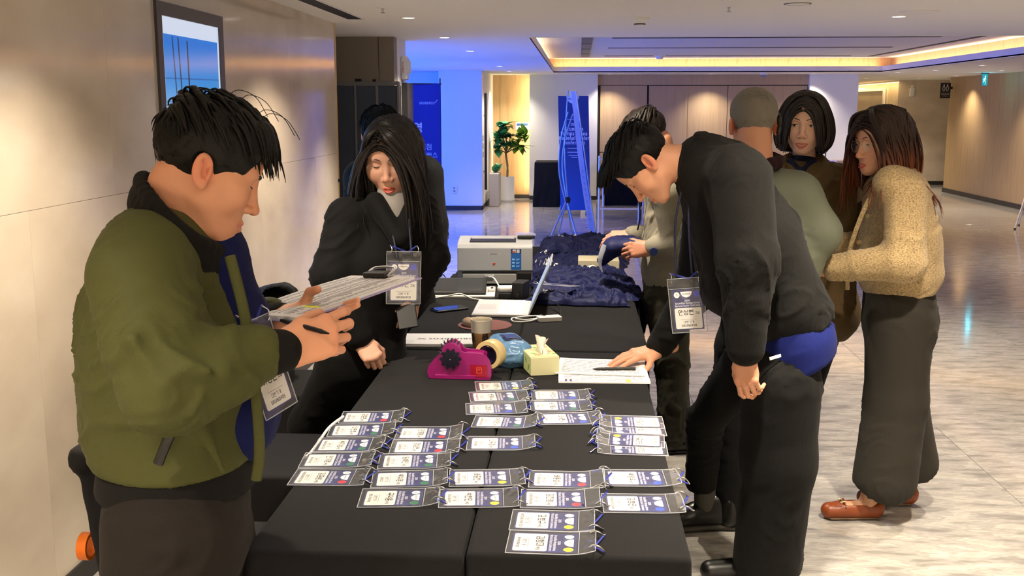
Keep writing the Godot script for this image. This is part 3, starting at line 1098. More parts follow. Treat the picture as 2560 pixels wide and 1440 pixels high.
# ---------------------------------------------------------------- things on the tables
func sheet_stack(called: String, at: Vector3, turn: float, size: Vector2, h: float, tex: Material, label: String, cat := "paper") -> Node3D:
	var t := thing(called, label, cat, at, turn)
	var b := MB.new()
	var nn := maxi(2, int(h / 0.002))
	for i in nn:
		var o := Vector3(sin(i * 2.1) * 0.002, h * (i + 0.5) / nn, cos(i * 1.7) * 0.002)
		b.rbox(Transform3D(Basis(Vector3.UP, sin(i * 3.3) * 0.012), o), Vector3(size.x, h / nn * 0.9, size.y), 0.0002, 1)
	part(t, "sheets", b.mesh(), M.paper)
	var q := MB.new()
	q.sheet(func(u, v): return Vector3((u - 0.5) * size.x, h + 0.0004 + 0.002 * pow(absf(u - 0.5) * 2.0, 3.0) * v, (0.5 - v) * size.y), 8, 6)
	for i in q.uv.size(): q.uv[i] = Vector2(q.uv[i].x, 1.0 - q.uv[i].y)
	part(t, "printed_page", q.mesh(), tex)
	return t

func table_things() -> void:
	printer()
	dispenser()
	cup()
	soft_packs()
	papers()
	devices()
	shirts()

func printer() -> void:
	var t := thing("printer", "squat light-grey laser printer with a blue feature sticker", "printer", Vector3(-0.412, TABLE + 0.002, -5.235), 0.06)
	# body: front at z = 0, going back to -0.33
	var prof := PackedVector2Array([Vector2(0.0, 0.07), Vector2(0.0, 0.190), Vector2(-0.012, 0.203), Vector2(-0.075, 0.211), Vector2(-0.30, 0.213), Vector2(-0.33, 0.20), Vector2(-0.33, 0.0), Vector2(-0.02, 0.0), Vector2(-0.012, 0.062)])
	var x := Transform3D(Basis(Vector3(0, 0, 1), Vector3(0, 1, 0), Vector3(-1, 0, 0)), Vector3(0.188, 0, 0))
	var b := MB.new()
	b.prism(x, prof, 0.376)
	part(t, "body", b.mesh(), M.plastic_grey)
	part(t, "front_cover", rbox_mesh(Vector3(0.378, 0.118, 0.012), 0.005, 3), M.plastic_grey, Vector3(0, 0.130, 0.001))
	var tray := part(t, "tray", rbox_mesh(Vector3(0.27, 0.052, 0.03), 0.004), mat(Color(0.58, 0.575, 0.56), 0.45), Vector3(-0.028, 0.031, -0.002))
	part(tray, "tray_handle", rbox_mesh(Vector3(0.05, 0.014, 0.012), 0.004), M.plastic_grey, Vector3(0, 0.015, 0.018))
	part(t, "tray_gap", box_mesh(Vector3(-0.165, 0.058, -0.005), Vector3(0.108, 0.064, 0.0095)), M.black)
	part(t, "side_foot", rbox_mesh(Vector3(0.07, 0.05, 0.02), 0.004), M.black, Vector3(0.148, 0.03, -0.012))
	part(t, "output_slot", rbox_mesh(Vector3(0.235, 0.012, 0.14), 0.003), M.black, Vector3(-0.012, 0.209, -0.12))
	part(t, "output_ramp", rbox_mesh(Vector3(0.22, 0.006, 0.10), 0.002), M.plastic_grey, Vector3(-0.012, 0.214, -0.20))
	var im := canvas(220, 40, Color(0.66, 0.655, 0.64))
	write(im, "SAMSUNG", 110, 20, 34, Color(0.16, 0.16, 0.17), true, true)
	var q := MB.new()
	q.quad(Vector3(-0.035, 0.152, 0.0075), Vector3(0.021, 0.152, 0.0075), Vector3(0.021, 0.161, 0.0075), Vector3(-0.035, 0.161, 0.0075))
	part(t, "maker_lettering", q.mesh(), printed(im, 0.45))
	im = canvas(64, 64, Color(0.66, 0.655, 0.64))
	rrect(im, Rect2(6, 6, 52, 52), 8, Color(0.75, 0.2, 0.15))
	im.fill_rect(Rect2i(8, 30, 24, 24), Color(0.12, 0.4, 0.65))
	im.fill_rect(Rect2i(32, 30, 24, 24), Color(0.85, 0.65, 0.2))
	im.fill_rect(Rect2i(14, 24, 36, 12), Color(0.1, 0.1, 0.1))
	q = MB.new()
	q.quad(Vector3(-0.013, 0.095, 0.0075), Vector3(0.005, 0.095, 0.0075), Vector3(0.005, 0.113, 0.0075), Vector3(-0.013, 0.113, 0.0075))
	part(t, "colour_mark", q.mesh(), printed(im, 0.45))
	im = canvas(120, 280, Color(0.03, 0.33, 0.62))
	im.fill_rect(Rect2i(0, 0, 120, 64), Color(0.05, 0.16, 0.35))
	im.fill_rect(Rect2i(20, 8, 38, 46), Color(0.8, 0.75, 0.72))
	im.fill_rect(Rect2i(66, 8, 34, 46), Color(0.75, 0.74, 0.76))
	im.fill_rect(Rect2i(24, 30, 30, 22), Color(0.65, 0.25, 0.22))
	for k in 3:
		im.fill_rect(Rect2i(14, 130 + k * 46, 30, 22), Color(0.55, 0.75, 0.92))
		im.fill_rect(Rect2i(60, 134 + k * 46, 44, 6), Color(0.6, 0.8, 0.95))
		im.fill_rect(Rect2i(60, 146 + k * 46, 34, 6), Color(0.6, 0.8, 0.95))
	q = MB.new()
	q.quad(Vector3(0.080, 0.078, 0.0076), Vector3(0.132, 0.078, 0.0076), Vector3(0.132, 0.183, 0.0076), Vector3(0.080, 0.183, 0.0076))
	part(t, "feature_sticker", q.mesh(), printed(im, 0.3))
	var c := thing("card_tray", "small black tray holding clear plastic sleeves on the printer", "tray", Vector3(-0.265, TABLE + 0.217, -5.42), 0.05)
	part(c, "tray", rbox_mesh(Vector3(0.09, 0.016, 0.07), 0.004), M.rubber, Vector3(0, 0.008, 0))
	part(c, "clear_sleeve", rbox_mesh(Vector3(0.10, 0.005, 0.08), 0.002), M.clear, Vector3(0, 0.0185, 0))
	part(c, "clear_sleeve", rbox_mesh(Vector3(0.09, 0.004, 0.075), 0.0015), M.clear, Vector3(-0.008, 0.023, -0.005))

func dispenser() -> void:
	var t := thing("tape_dispenser", "magenta table tape dispenser with a navy toothed wheel", "tape dispenser", Vector3(-0.486, TABLE, -3.36), -0.03)
	var pink := mat(Color(0.56, 0.03, 0.40), 0.3)
	pink.clearcoat_enabled = true
	pink.clearcoat = 0.4
	var pts := []
	for p in [[1069, 932], [1075, 916], [1088, 904], [1105, 889], [1109, 872], [1121, 863], [1135, 861], [1151, 872], [1162, 883], [1206, 886], [1221, 895], [1229, 908], [1231, 940], [1226, 949], [1215, 951], [1085, 950], [1073, 945]]:
		pts.append(Vector3((p[0] - 1072) / 763.0, (951 - p[1]) / 745.0, 0))
	pts.append(pts[0])
	var poly := PackedVector2Array()
	for p in curve(pts, 4): poly.append(Vector2(p.x, p.y))
	poly.remove_at(poly.size() - 1)
	poly.reverse()
	if Geometry2D.is_polygon_clockwise(poly): poly.reverse()
	for side in 2:
		var b := MB.new()
		b.prism(Transform3D(Basis.IDENTITY, Vector3(0, 0, -0.008 if side == 0 else -0.066)), poly, 0.008)
		part(t, "side_plate", b.mesh(), pink)
	var d := MB.new()
	d.rbox(Transform3D(Basis.IDENTITY, Vector3(0.105, 0.012, -0.033)), Vector3(0.2, 0.022, 0.055), 0.004)
	d.rbox(Transform3D(Basis.IDENTITY, Vector3(0.15, 0.079, -0.033)), Vector3(0.06, 0.006, 0.055), 0.002)
	d.tube([Vector3(0.075, 0.088, -0.062), Vector3(0.075, 0.088, -0.006)], 0.03, 20)
	part(t, "base", d.mesh(), pink)
	# raised foot and line of the moulding
	var r := MB.new()
	r.rbox(Transform3D(Basis.IDENTITY, Vector3(0.09, 0.008, 0.0015)), Vector3(0.135, 0.014, 0.004), 0.0015)
	part(t, "foot_ridge", r.mesh(), pink)
	var gear := PackedVector2Array()
	for i in 72:
		var a := TAU * i / 72.0
		gear.append(Vector2(cos(a), sin(a)) * (0.031 + 0.0045 * clampf(cos(a * 10.0) * 1.8, -1, 1)))
	var g := MB.new()
	g.prism(Transform3D(Basis.IDENTITY, Vector3(0.0755, 0.070, 0.0)), gear, 0.012)
	g.tube([Vector3(0.0755, 0.070, 0.010), Vector3(0.0755, 0.070, 0.0145)], 0.016, 20)
	var whl := part(t, "toothed_wheel", g.mesh(), M.navy_plastic)
	part(whl, "wheel_pin", rbox_mesh(Vector3(0.003, 0.003, 0.004), 0.001), M.gold, Vector3(0.0755, 0.070, 0.0155))
	var s := MB.new()
	for i in 8:
		var a := deg_to_rad(58 + i * 18)
		var o := Vector3(0.0755, 0.084, -0.034) + Vector3(cos(a), sin(a), 0) * 0.034
		s.tube([o, o + Vector3(cos(a), sin(a), 0) * 0.007, o + Vector3(cos(a - 0.3), sin(a - 0.3), 0) * 0.014], [0.0035, 0.0028, 0.0008], 6, 3.0, Vector3(0, 0, 1))
	part(t, "cutter_teeth", s.mesh(), mat(Color(0.3, 0.28, 0.33), 0.25, 0.5))
	var im := canvas(120, 100, Color(0.58, 0.02, 0.16))
	rrect(im, Rect2(42, 18, 40, 50), 6, Color(0.8, 0.35, 0.2))
	rrect(im, Rect2(47, 23, 30, 40), 4, Color(0.58, 0.02, 0.16))
	im.fill_rect(Rect2i(52, 30, 20, 5), Color(0.8, 0.35, 0.2))
	im.fill_rect(Rect2i(52, 40, 14, 5), Color(0.8, 0.35, 0.2))
	im.fill_rect(Rect2i(36, 80, 52, 3), Color(0.75, 0.3, 0.22))
	var q := MB.new()
	q.quad(Vector3(0.140, 0.008, 0.0008), Vector3(0.196, 0.008, 0.0008), Vector3(0.196, 0.05, 0.0008), Vector3(0.140, 0.05, 0.0008))
	part(t, "label_plate", q.mesh(), printed(im, 0.3))
	# the roll sits in its rear, its axle across
	var roll := thing("tape_roll", "roll of beige packing tape in the magenta dispenser", "tape", Vector3(-0.285, TABLE + 0.071, -3.425), -0.38)
	var x := Transform3D(Basis(Vector3.RIGHT, PI / 2), Vector3.ZERO)
	var b2 := MB.new()
	b2.lathe(x, [Vector2(0.034, -0.024), Vector2(0.047, -0.024), Vector2(0.048, -0.022), Vector2(0.048, 0.022), Vector2(0.047, 0.024), Vector2(0.034, 0.024)], 40)
	part(roll, "tape", b2.mesh(), mat(Color(0.78, 0.70, 0.50), 0.35))
	b2 = MB.new()
	b2.lathe(x, [Vector2(0.002, -0.02), Vector2(0.033, -0.022), Vector2(0.0335, 0.02), Vector2(0.03, 0.023), Vector2(0.02, 0.014), Vector2(0.002, 0.016)], 32)
	part(roll, "core", b2.mesh(), M.navy_plastic)

func cup() -> void:
	var t := thing("paper_cup", "white paper coffee cup with a brown tree-print sleeve", "cup", Vector3(-0.351, TABLE, -3.80))
	var out := [Vector2(0.001, 0.003), Vector2(0.0275, 0.003), Vector2(0.028, 0.0), Vector2(0.0295, 0.0), Vector2(0.0395, 0.108), Vector2(0.0405, 0.110), Vector2(0.0412, 0.1125), Vector2(0.0405, 0.115), Vector2(0.0385, 0.114), Vector2(0.0375, 0.105)]
	var b := MB.new()
	b.lathe(Transform3D.IDENTITY, out, 40)
	part(t, "cup_body", b.mesh(), mat(Color(0.88, 0.85, 0.79), 0.5))
	b = MB.new()
	b.lathe(Transform3D.IDENTITY, [Vector2(0.0375, 0.100), Vector2(0.02, 0.1015), Vector2(0.001, 0.1015)], 32)
	for i in b.n.size(): b.n[i] = Vector3.UP
	part(t, "milk_foam", b.mesh(), mat(Color(0.93, 0.88, 0.76), 0.6))
	# printed sleeve: a cone with the tree towards the room
	var im := canvas(1200, 300, Color(0.60, 0.45, 0.28))
	var dk := Color(0.17, 0.12, 0.08)
	for k in 4:
		var cx := 150.0 + 300.0 * k
		for q in [[0, 110, 42], [-38, 130, 30], [38, 130, 30], [-22, 95, 30], [22, 95, 30], [0, 140, 34]]: disc(im, Vector2(cx + q[0], q[1]), q[2], dk)
		stroke(im, Vector2(cx, 150), Vector2(cx - 3, 215), 12, dk)
		stroke(im, Vector2(cx - 30, 140), Vector2(cx, 185), 6, dk)
		stroke(im, Vector2(cx + 30, 140), Vector2(cx, 185), 6, dk)
		for q in [[-20, 110], [12, 100], [28, 132], [-34, 138], [0, 128]]: disc(im, Vector2(cx + q[0], q[1]), 5, Color(0.60, 0.45, 0.28))
	b = MB.new()
	b.lathe(Transform3D(Basis(Vector3.UP, -0.25)), [Vector2(0.0305, 0.006), Vector2(0.0312, 0.0065), Vector2(0.0368, 0.066), Vector2(0.0360, 0.0665)], 40)
	part(t, "sleeve", b.mesh(), printed(im, 0.75))

func soft_packs() -> void:
	# wet wipes
	var t := thing("wipes_pack", "pale blue soft pack of wet wipes with a dark lid", "wipes", Vector3(-0.235, TABLE, -3.60), 0.35)
	var s := Sdf.new(0.005)
	for yy in [0.03, 0.055]: s.cap(Vector3(0, yy, -0.06), Vector3(0, yy, 0.06), 0.029, 0.029, 0.02, Vector3.RIGHT, 1.9)
	s.cap(Vector3(-0.028, 0.030, -0.06), Vector3(-0.028, 0.030, 0.06), 0.030, 0.030, 0.03)
	s.cap(Vector3(0.028, 0.030, -0.06), Vector3(0.028, 0.030, 0.06), 0.030, 0.030, 0.03)
	s.cap(Vector3(-0.024, 0.062, -0.055), Vector3(-0.024, 0.062, 0.055), 0.024, 0.024, 0.03)
	s.cap(Vector3(0.024, 0.062, -0.055), Vector3(0.024, 0.062, 0.055), 0.024, 0.024, 0.03)
	s.cap(Vector3(-0.045, 0.03, 0.093), Vector3(0.045, 0.03, 0.093), 0.006, 0.006, 0.02)
	s.cap(Vector3(-0.045, 0.05, 0.094), Vector3(0.045, 0.05, 0.094), 0.004, 0.004, 0.012)
	var nz := noise(14.0, 3, 3)
	var film := mat(Color(0.36, 0.52, 0.68), 0.3)
	part(t, "pouch", s.mesh(Transform3D.IDENTITY, func(p, n): return nz.get_noise_3dv(p) * 0.006 - absf(nz.get_noise_3dv(p * 2.1)) * 0.004), film)
	part(t, "lid", rbox_mesh(Vector3(0.062, 0.008, 0.09), 0.0035, 3), mat(Color(0.10, 0.15, 0.28), 0.2), Vector3(0.004, 0.089, 0.0))
	part(t, "lid_tab", rbox_mesh(Vector3(0.045, 0.004, 0.065), 0.0018, 2), mat(Color(0.17, 0.24, 0.40), 0.2), Vector3(0.004, 0.094, 0.0))
	# tissue box
	var x := thing("tissue_box", "green and cream floral tissue box with a tissue pulled up", "tissue box", Vector3(-0.128, TABLE, -3.515), 0.27)
	part(x, "carton", rbox_mesh(Vector3(0.098, 0.064, 0.19), 0.003), mat(Color(0.80, 0.79, 0.62), 0.7), Vector3(0, 0.032, 0))
	var im := canvas(200, 400, Color(0.80, 0.82, 0.62))
	for k in 60:
		disc(im, Vector2(rng.randf() * 200, rng.randf() * 400), 3 + rng.randf() * 8, Color(0.72, 0.80, 0.52).lerp(Color(0.86, 0.86, 0.72), rng.randf()))
	for q in [[150, 250], [60, 330], [40, 120], [160, 90]]:
		for k in 5: disc(im, Vector2(q[0], q[1]) + Vector2(18, 0).rotated(TAU * k / 5.0), 13, Color(0.86, 0.62, 0.5))
		disc(im, Vector2(q[0], q[1]), 8, Color(0.9, 0.8, 0.5))
	for q in [[110, 300, 0.4], [170, 320, -0.3], [80, 90, 1.0], [120, 160, -1.0], [20, 280, 0.2]]:
		for k in 12: disc(im, Vector2(q[0], q[1]) + Vector2(k * 4.0, 0).rotated(q[2]), 11.0 * sin(PI * (k + 1) / 13.0), Color(0.33, 0.55, 0.18))
	var b := MB.new()
	b.quad(Vector3(-0.047, 0.0645, 0.093), Vector3(0.047, 0.0645, 0.093), Vector3(0.047, 0.0645, -0.093), Vector3(-0.047, 0.0645, -0.093))
	part(x, "printed_top", b.mesh(), printed(im, 0.7))
	im = canvas(380, 130, Color(0.74, 0.78, 0.54))
	for q in [[60, 60, 0.9], [150, 80, -0.6], [240, 50, 0.5], [320, 80, -0.9], [110, 40, 0.1]]:
		for k in 12: disc(im, Vector2(q[0], q[1]) + Vector2((k - 6) * 6.0, 0).rotated(q[2]), 15.0 * sin(PI * (k + 1) / 13.0), Color(0.30, 0.52, 0.17).lerp(Color(0.5, 0.66, 0.3), k / 12.0))
	b = MB.new()
	b.quad(Vector3(-0.0495, 0.003, -0.092), Vector3(-0.0495, 0.003, 0.092), Vector3(-0.0495, 0.062, 0.092), Vector3(-0.0495, 0.062, -0.092))
	part(x, "printed_side", b.mesh(), printed(im, 0.7))
	var tis := MB.new()
	for k in 3:
		tis.sheet(func(u, v):
			var a: float = (u - 0.5) * 2.0
			var hgt: float = v * (0.062 - 0.05 * a * a * (0.7 + 0.25 * k)) * (1.0 - 0.12 * k)
			var fold: float = sin(u * 9.0 + k * 2.0) * 0.009 * (0.35 + v)
			return Vector3(fold + (k - 1) * 0.012 * v + 0.006 * v, 0.062 + hgt, 0.02 + a * 0.05 * (1.0 - 0.45 * v)), 24, 10)
	var tm := mat(Color(0.93, 0.91, 0.87), 0.9)
	tm.backlight_enabled = true
	tm.backlight = Color(0.3, 0.3, 0.28)
	part(x, "tissue", tis.mesh(), tm)

func lines_page(w: int, h: int, rows: int, seed_: int, tint := Color(0.42, 0.42, 0.47)) -> Image:
	var im := canvas(w, h, Color(0.94, 0.94, 0.94))
	var r := RandomNumberGenerator.new()
	r.seed = seed_
	for k in rows:
		var y := int(h * (0.1 + 0.85 * k / rows))
		var x := int(w * 0.06)
		while x < w * 0.92:
			var l := int(w * r.randf_range(0.03, 0.12))
			im.fill_rect(Rect2i(x, y, mini(l, int(w * 0.94) - x), maxi(2, int(h * 0.35 / rows))), tint)
			x += l + int(w * 0.02)
	return im

func papers() -> void:
	var im := canvas(560, 400, Color(0.93, 0.93, 0.93))
	write(im, "GRUNDFOS", 205, 200, 62, Color(0.3, 0.3, 0.36), true, true, 330)
	stroke(im, Vector2(395, 215), Vector2(450, 175), 12, Color(0.45, 0.45, 0.5))
	stroke(im, Vector2(395, 175), Vector2(450, 215), 12, Color(0.45, 0.45, 0.5))
	for k in 6: im.fill_rect(Rect2i(470, 60 + k * 14, 70, 3), Color(0.7, 0.7, 0.72))
	sheet_stack("booklet_stack", Vector3(-0.515, TABLE, -3.915), PI + 0.06, Vector2(0.29, 0.19), 0.012, printed(im, 0.7), "stack of white printed booklets behind the tape dispenser")
	im = lines_page(420, 300, 16, 5)
	im.fill_rect(Rect2i(30, 250, 9, 44), Color(0.25, 0.2, 0.42))
	im.fill_rect(Rect2i(52, 250, 9, 44), Color(0.25, 0.2, 0.42))
	im.fill_rect(Rect2i(310, 250, 22, 48), Color(0.92, 0.88, 0.35))
	sheet_stack("paper_sheets", Vector3(0.09, TABLE, -3.44), 0.02, Vector2(0.297, 0.21), 0.004, printed(im, 0.7), "loose printed list with a yellow highlight, lower of the two by the visitor")
	im = lines_page(420, 300, 14, 9)
	sheet_stack("paper_sheets", Vector3(0.085, TABLE + 0.006, -3.525), -0.06, Vector2(0.297, 0.21), 0.003, printed(im, 0.7), "printed list under the bending man's hand")
	var c := mono("lanyard_ribbon", null, M.plastic_white, "white cord trailing along the table edge beside the wall-side badges", "ribbon")
	var b := MB.new()
	b.tube(curve([Vector3(-0.668, TABLE + 0.004, -2.9), Vector3(-0.685, TABLE + 0.002, -2.8), Vector3(-0.692, TABLE - 0.01, -2.7), Vector3(-0.693, TABLE - 0.012, -2.62), Vector3(-0.688, TABLE + 0.0, -2.55)], 8), 0.004, 8)
	c.mesh = b.mesh()

func devices() -> void:
	var y := TABLE + 0.002
	# laptop, its screen towards the wall side
	var t := thing("laptop", "open silver laptop seen from the side, screen leaning back", "laptop", Vector3(-0.325, y, -4.56), 0.0)
	var silver := mat(Color(0.72, 0.72, 0.73), 0.35, 0.35)
	part(t, "base", rbox_mesh(Vector3(0.245, 0.014, 0.355), 0.004), silver, Vector3(0, 0.008, 0))
	var im := canvas(280, 400, Color(0.72, 0.72, 0.73))
	for i in 5:
		for j in 14:
			im.fill_rect(Rect2i(128 + i * 26, 14 + j * 27, 22, 23), Color(0.84, 0.84, 0.85))
	rrect(im, Rect2(14, 130, 92, 140), 6, Color(0.66, 0.66, 0.67))
	var q := MB.new()
	q.quad(Vector3(-0.118, 0.0155, 0.172), Vector3(0.118, 0.0155, 0.172), Vector3(0.118, 0.0155, -0.172), Vector3(-0.118, 0.0155, -0.172))
	part(t, "keyboard", q.mesh(), printed(im, 0.45))
	var lid := MB.new()
	var lx := Transform3D(Basis(Vector3(0, 0, 1), -deg_to_rad(23)), Vector3(0.122, 0.012, 0))
	lid.rbox(lx * Transform3D(Basis.IDENTITY, Vector3(0.0, 0.118, 0)), Vector3(0.007, 0.235, 0.355), 0.003)
	var ld := part(t, "screen_lid", lid.mesh(), silver)
	var scr := MB.new()
	scr.rbox(lx * Transform3D(Basis.IDENTITY, Vector3(-0.0042, 0.12, 0)), Vector3(0.001, 0.205, 0.335), 0.0004, 1)
	part(ld, "screen", scr.mesh(), glow(Color(0.6, 0.68, 0.8), 0.5))
	# mouse and pad
	var pad := thing("mouse_pad", "round dusty-pink mouse pad beneath the coffee cup", "mouse pad", Vector3(-0.375, y, -4.225))
	var b := MB.new()
	b.lathe(Transform3D.IDENTITY, [Vector2(0.11, 0.0), Vector2(0.111, 0.001), Vector2(0.110, 0.003), Vector2(0.001, 0.003)], 48)
	part(pad, "disc", b.mesh(), mat(Color(0.42, 0.25, 0.235), 0.85))
	var ms := thing("mouse", "beige computer mouse half hidden by the coffee cup", "computer mouse", Vector3(-0.435, y + 0.003, -4.21), 0.4)
	var s := Sdf.new(0.003)
	s.ell(Vector3(0, 0.010, 0), Vector3(0.03, 0.022, 0.05), 0.01)
	s.cut(Vector3(-0.1, -0.05, 0), Vector3(0.1, -0.05, 0), 0.05, 0.05, 0.004)
	part(ms, "shell", s.mesh(), mat(Color(0.66, 0.54, 0.42), 0.5))
	part(ms, "wheel", rbox_mesh(Vector3(0.006, 0.008, 0.012), 0.002), M.dark, Vector3(0, 0.029, -0.026))
	# phone
	var ph := thing("smartphone", "black smartphone lying on the cloth, blue glare on its glass", "phone", Vector3(-0.56, y, -4.545), 0.62)
	part(ph, "case", rbox_mesh(Vector3(0.155, 0.010, 0.078), 0.0045, 3), M.rubber, Vector3(0, 0.0055, 0))
	part(ph, "glass", rbox_mesh(Vector3(0.148, 0.001, 0.071), 0.0004, 1), mat(Color(0.02, 0.025, 0.04), 0.04), Vector3(0, 0.0108, 0))
	part(ph, "grip_ring", rbox_mesh(Vector3(0.03, 0.004, 0.03), 0.0015), M.steel, Vector3(0.03, 0.0015, 0))
	# signing pad on a white board
	var pd := thing("signing_tablet", "black-framed tablet tilted on a white acrylic stand", "tablet", Vector3(-0.56, y, -4.99), 0.06)
	part(pd, "stand", rbox_mesh(Vector3(0.335, 0.008, 0.27), 0.002), M.plastic_white, Vector3(0, 0.004, 0))
	part(pd, "stand_clip", rbox_mesh(Vector3(0.03, 0.014, 0.09), 0.003), M.plastic_white, Vector3(0.15, 0.014, -0.02))
	part(pd, "clip_hole", rbox_mesh(Vector3(0.012, 0.003, 0.04), 0.001), M.black, Vector3(0.152, 0.021, -0.02))
	var tx := Transform3D(Basis(Vector3.RIGHT, deg_to_rad(9)), Vector3(-0.012, 0.032, 0.0))
	var f := MB.new()
	f.rbox(tx, Vector3(0.275, 0.014, 0.225), 0.004)
	var pf := part(pd, "frame", f.mesh(), M.rubber)
	f = MB.new()
	f.rbox(tx * Transform3D(Basis.IDENTITY, Vector3(0, 0.0072, 0)), Vector3(0.24, 0.001, 0.185), 0.0004, 1)
	part(pf, "screen", f.mesh(), mat(Color(0.17, 0.18, 0.19), 0.12))
	# power bricks
	var ad := thing("power_adapter", "upright black power brick against the laptop lid", "power adapter", Vector3(-0.262, y, -4.86), -0.25)
	part(ad, "case", rbox_mesh(Vector3(0.058, 0.082, 0.1), 0.006, 3), M.rubber, Vector3(0, 0.041, 0))
	part(ad, "socket", rbox_mesh(Vector3(0.014, 0.02, 0.004), 0.001), M.dark, Vector3(0, 0.02, 0.051))
	var pw := thing("power_bank", "white rounded power bank beside the black power brick", "power bank", Vector3(-0.325, y, -4.86), 0.1)
	var pb := MB.new()
	pb.rbox(Transform3D(Basis.IDENTITY, Vector3(0, 0.045, 0)), Vector3(0.095, 0.03, 0.05), 0.0148, 4)
	part(pw, "case", pb.mesh(), M.plastic_white)
	part(pw, "rest", rbox_mesh(Vector3(0.085, 0.029, 0.05), 0.004), M.rubber, Vector3(0, 0.0145, 0))
	var hb := thing("usb_hub", "flat white adapter box with a looped white cable", "adapter", Vector3(-0.115, y, -4.335), 0.28)
	part(hb, "case", rbox_mesh(Vector3(0.1, 0.02, 0.055), 0.003), M.plastic_white, Vector3(0, 0.0105, 0))
	part(hb, "port", rbox_mesh(Vector3(0.003, 0.008, 0.02), 0.001), M.black, Vector3(0.0498, 0.010, 0))
	var cb := MB.new()
	cb.tube(curve([Vector3(-0.052, 0.012, 0.006), Vector3(-0.08, 0.006, 0.012), Vector3(-0.12, 0.005, 0.02), Vector3(-0.155, 0.006, 0.005), Vector3(-0.15, 0.012, -0.03), Vector3(-0.09, 0.014, -0.035), Vector3(-0.02, 0.018, -0.038)], 8), 0.0033, 8)
	cb.tube(curve([Vector3(-0.05, 0.011, -0.006), Vector3(-0.10, 0.010, 0.004), Vector3(-0.14, 0.014, -0.008), Vector3(-0.12, 0.016, -0.026), Vector3(-0.05, 0.018, -0.032)], 8), 0.0033, 8)
	part(hb, "cable", cb.mesh(), M.plastic_white)
	var wires := [
		["white_cable", M.plastic_white, "long white cable curving in front of the tablet", [Vector3(-0.72, y + 0.001, -4.72), Vector3(-0.70, y + 0.012, -4.80), Vector3(-0.66, y + 0.006, -4.815), Vector3(-0.60, y + 0.012, -4.84), Vector3(-0.54, y + 0.022, -4.83), Vector3(-0.48, y + 0.008, -4.79), Vector3(-0.40, y + 0.004, -4.765), Vector3(-0.30, y + 0.004, -4.75)], 0.0035],
		["white_cable", M.plastic_white, "short white cable drooping from the printer's tray handle", [Vector3(-0.44, y + 0.045, -5.2), Vector3(-0.41, y + 0.046, -5.15), Vector3(-0.37, y + 0.02, -5.02), Vector3(-0.34, y + 0.004, -4.93)], 0.0035],
		["black_cable", M.rubber, "thin black cable looping down from the laptop to the white adapter", [Vector3(-0.185, y + 0.02, -4.7), Vector3(-0.12, y + 0.035, -4.62), Vector3(-0.075, y + 0.03, -4.5), Vector3(-0.07, y + 0.014, -4.38), Vector3(-0.09, y + 0.018, -4.345)], 0.0022],
		["black_cable", M.rubber, "thin black cable arching beside the printer's wall side", [Vector3(-0.69, y + 0.003, -5.1), Vector3(-0.69, y + 0.05, -5.13), Vector3(-0.665, y + 0.06, -5.16), Vector3(-0.65, y + 0.02, -5.2), Vector3(-0.645, y + 0.003, -5.24)], 0.0025],
		["black_cable", M.rubber, "black cable curling from the printer's visitor side", [Vector3(-0.21, y + 0.06, -5.3), Vector3(-0.19, y + 0.05, -5.2), Vector3(-0.22, y + 0.035, -5.08), Vector3(-0.27, y + 0.02, -5.05), Vector3(-0.28, y + 0.004, -4.95)], 0.003],
	]
	for w in wires:
		var m := MB.new()
		m.tube(curve(w[3], 8), w[4], 8)
		mono(w[0], m.mesh(), w[1], w[2], "cable")

# ---------------------------------------------------------------- heaps of shirts
func shirt(at: Vector3, turn: float, size: Vector3, seed_: int, label: String, droop := 0.0) -> Node3D:
	var t := thing("shirt", label, "shirt", at, turn, "navy shirts on the table")
	var n := noise(1.0, 1, seed_)
	var f := func(u: float, v: float) -> Vector3:
		var a := (u - 0.5) * 2.0
		var b := (v - 0.5) * 2.0
		var edge := (1.0 - pow(absf(a), 5.0)) * (1.0 - pow(absf(b), 5.0))
		var x := a * size.x * 0.5 * (1.0 + 0.10 * n.get_noise_2d(b * 1.5 + seed_, 3.0))
		var z := b * size.z * 0.5 * (1.0 + 0.10 * n.get_noise_2d(a * 1.5 - seed_, 9.0))
		var warp := n.get_noise_2d(x * 3.0, z * 3.0) * 0.9
		var ridge := pow(maxf(0.0, 1.0 - absf(n.get_noise_2d(x * 3.4 + warp, z * 7.0 + 7.0)) * 2.2), 2.0)
		var ridge2 := pow(maxf(0.0, 1.0 - absf(n.get_noise_2d(x * 9.0 + 31.0 + warp * 2.0, z * 5.0 + warp * 3.0)) * 2.2), 2.0)
		var h := size.y * (0.50 + 0.32 * n.get_noise_2d(x * 2.5 + 60.0, z * 2.5)) + 0.026 * ridge + 0.014 * ridge2
		var y := h * sqrt(clampf(edge, 0, 1)) + 0.001
		if droop > 0.0 and a > 0.72:
			var k := (a - 0.72) / 0.28
			x = 0.72 * size.x * 0.5 + minf(k, 0.5) * 0.11 + 0.012 * sin(b * 12.0)
			y = lerpf(y, -droop * (k - 0.2) * (0.75 + 0.5 * n.get_noise_2d(b * 4.0, 80.0)) + h * 0.5 * (1 - k), clampf(k * 2.5, 0, 1))
		return Vector3(x, y, z)
	var b := MB.new()
	b.sheet(f, 90, 90, true)
	part(t, "fabric", b.mesh(), M.navy_cloth)
	t.set_meta("surface", f)
	return t

func on_shirt(t: Node3D, called: String, m: Material, u0: float, u1: float, v0: float, v1: float, skew := 0.0) -> void:
	var f = t.get_meta("surface")
	var b := MB.new()
	b.sheet(func(u, v): return f.call(lerpf(u0, u1, u) + skew * v, lerpf(v0, v1, v)) + Vector3.UP * 0.0025, 10, 10, true)
	part(t, called, b.mesh(), m)

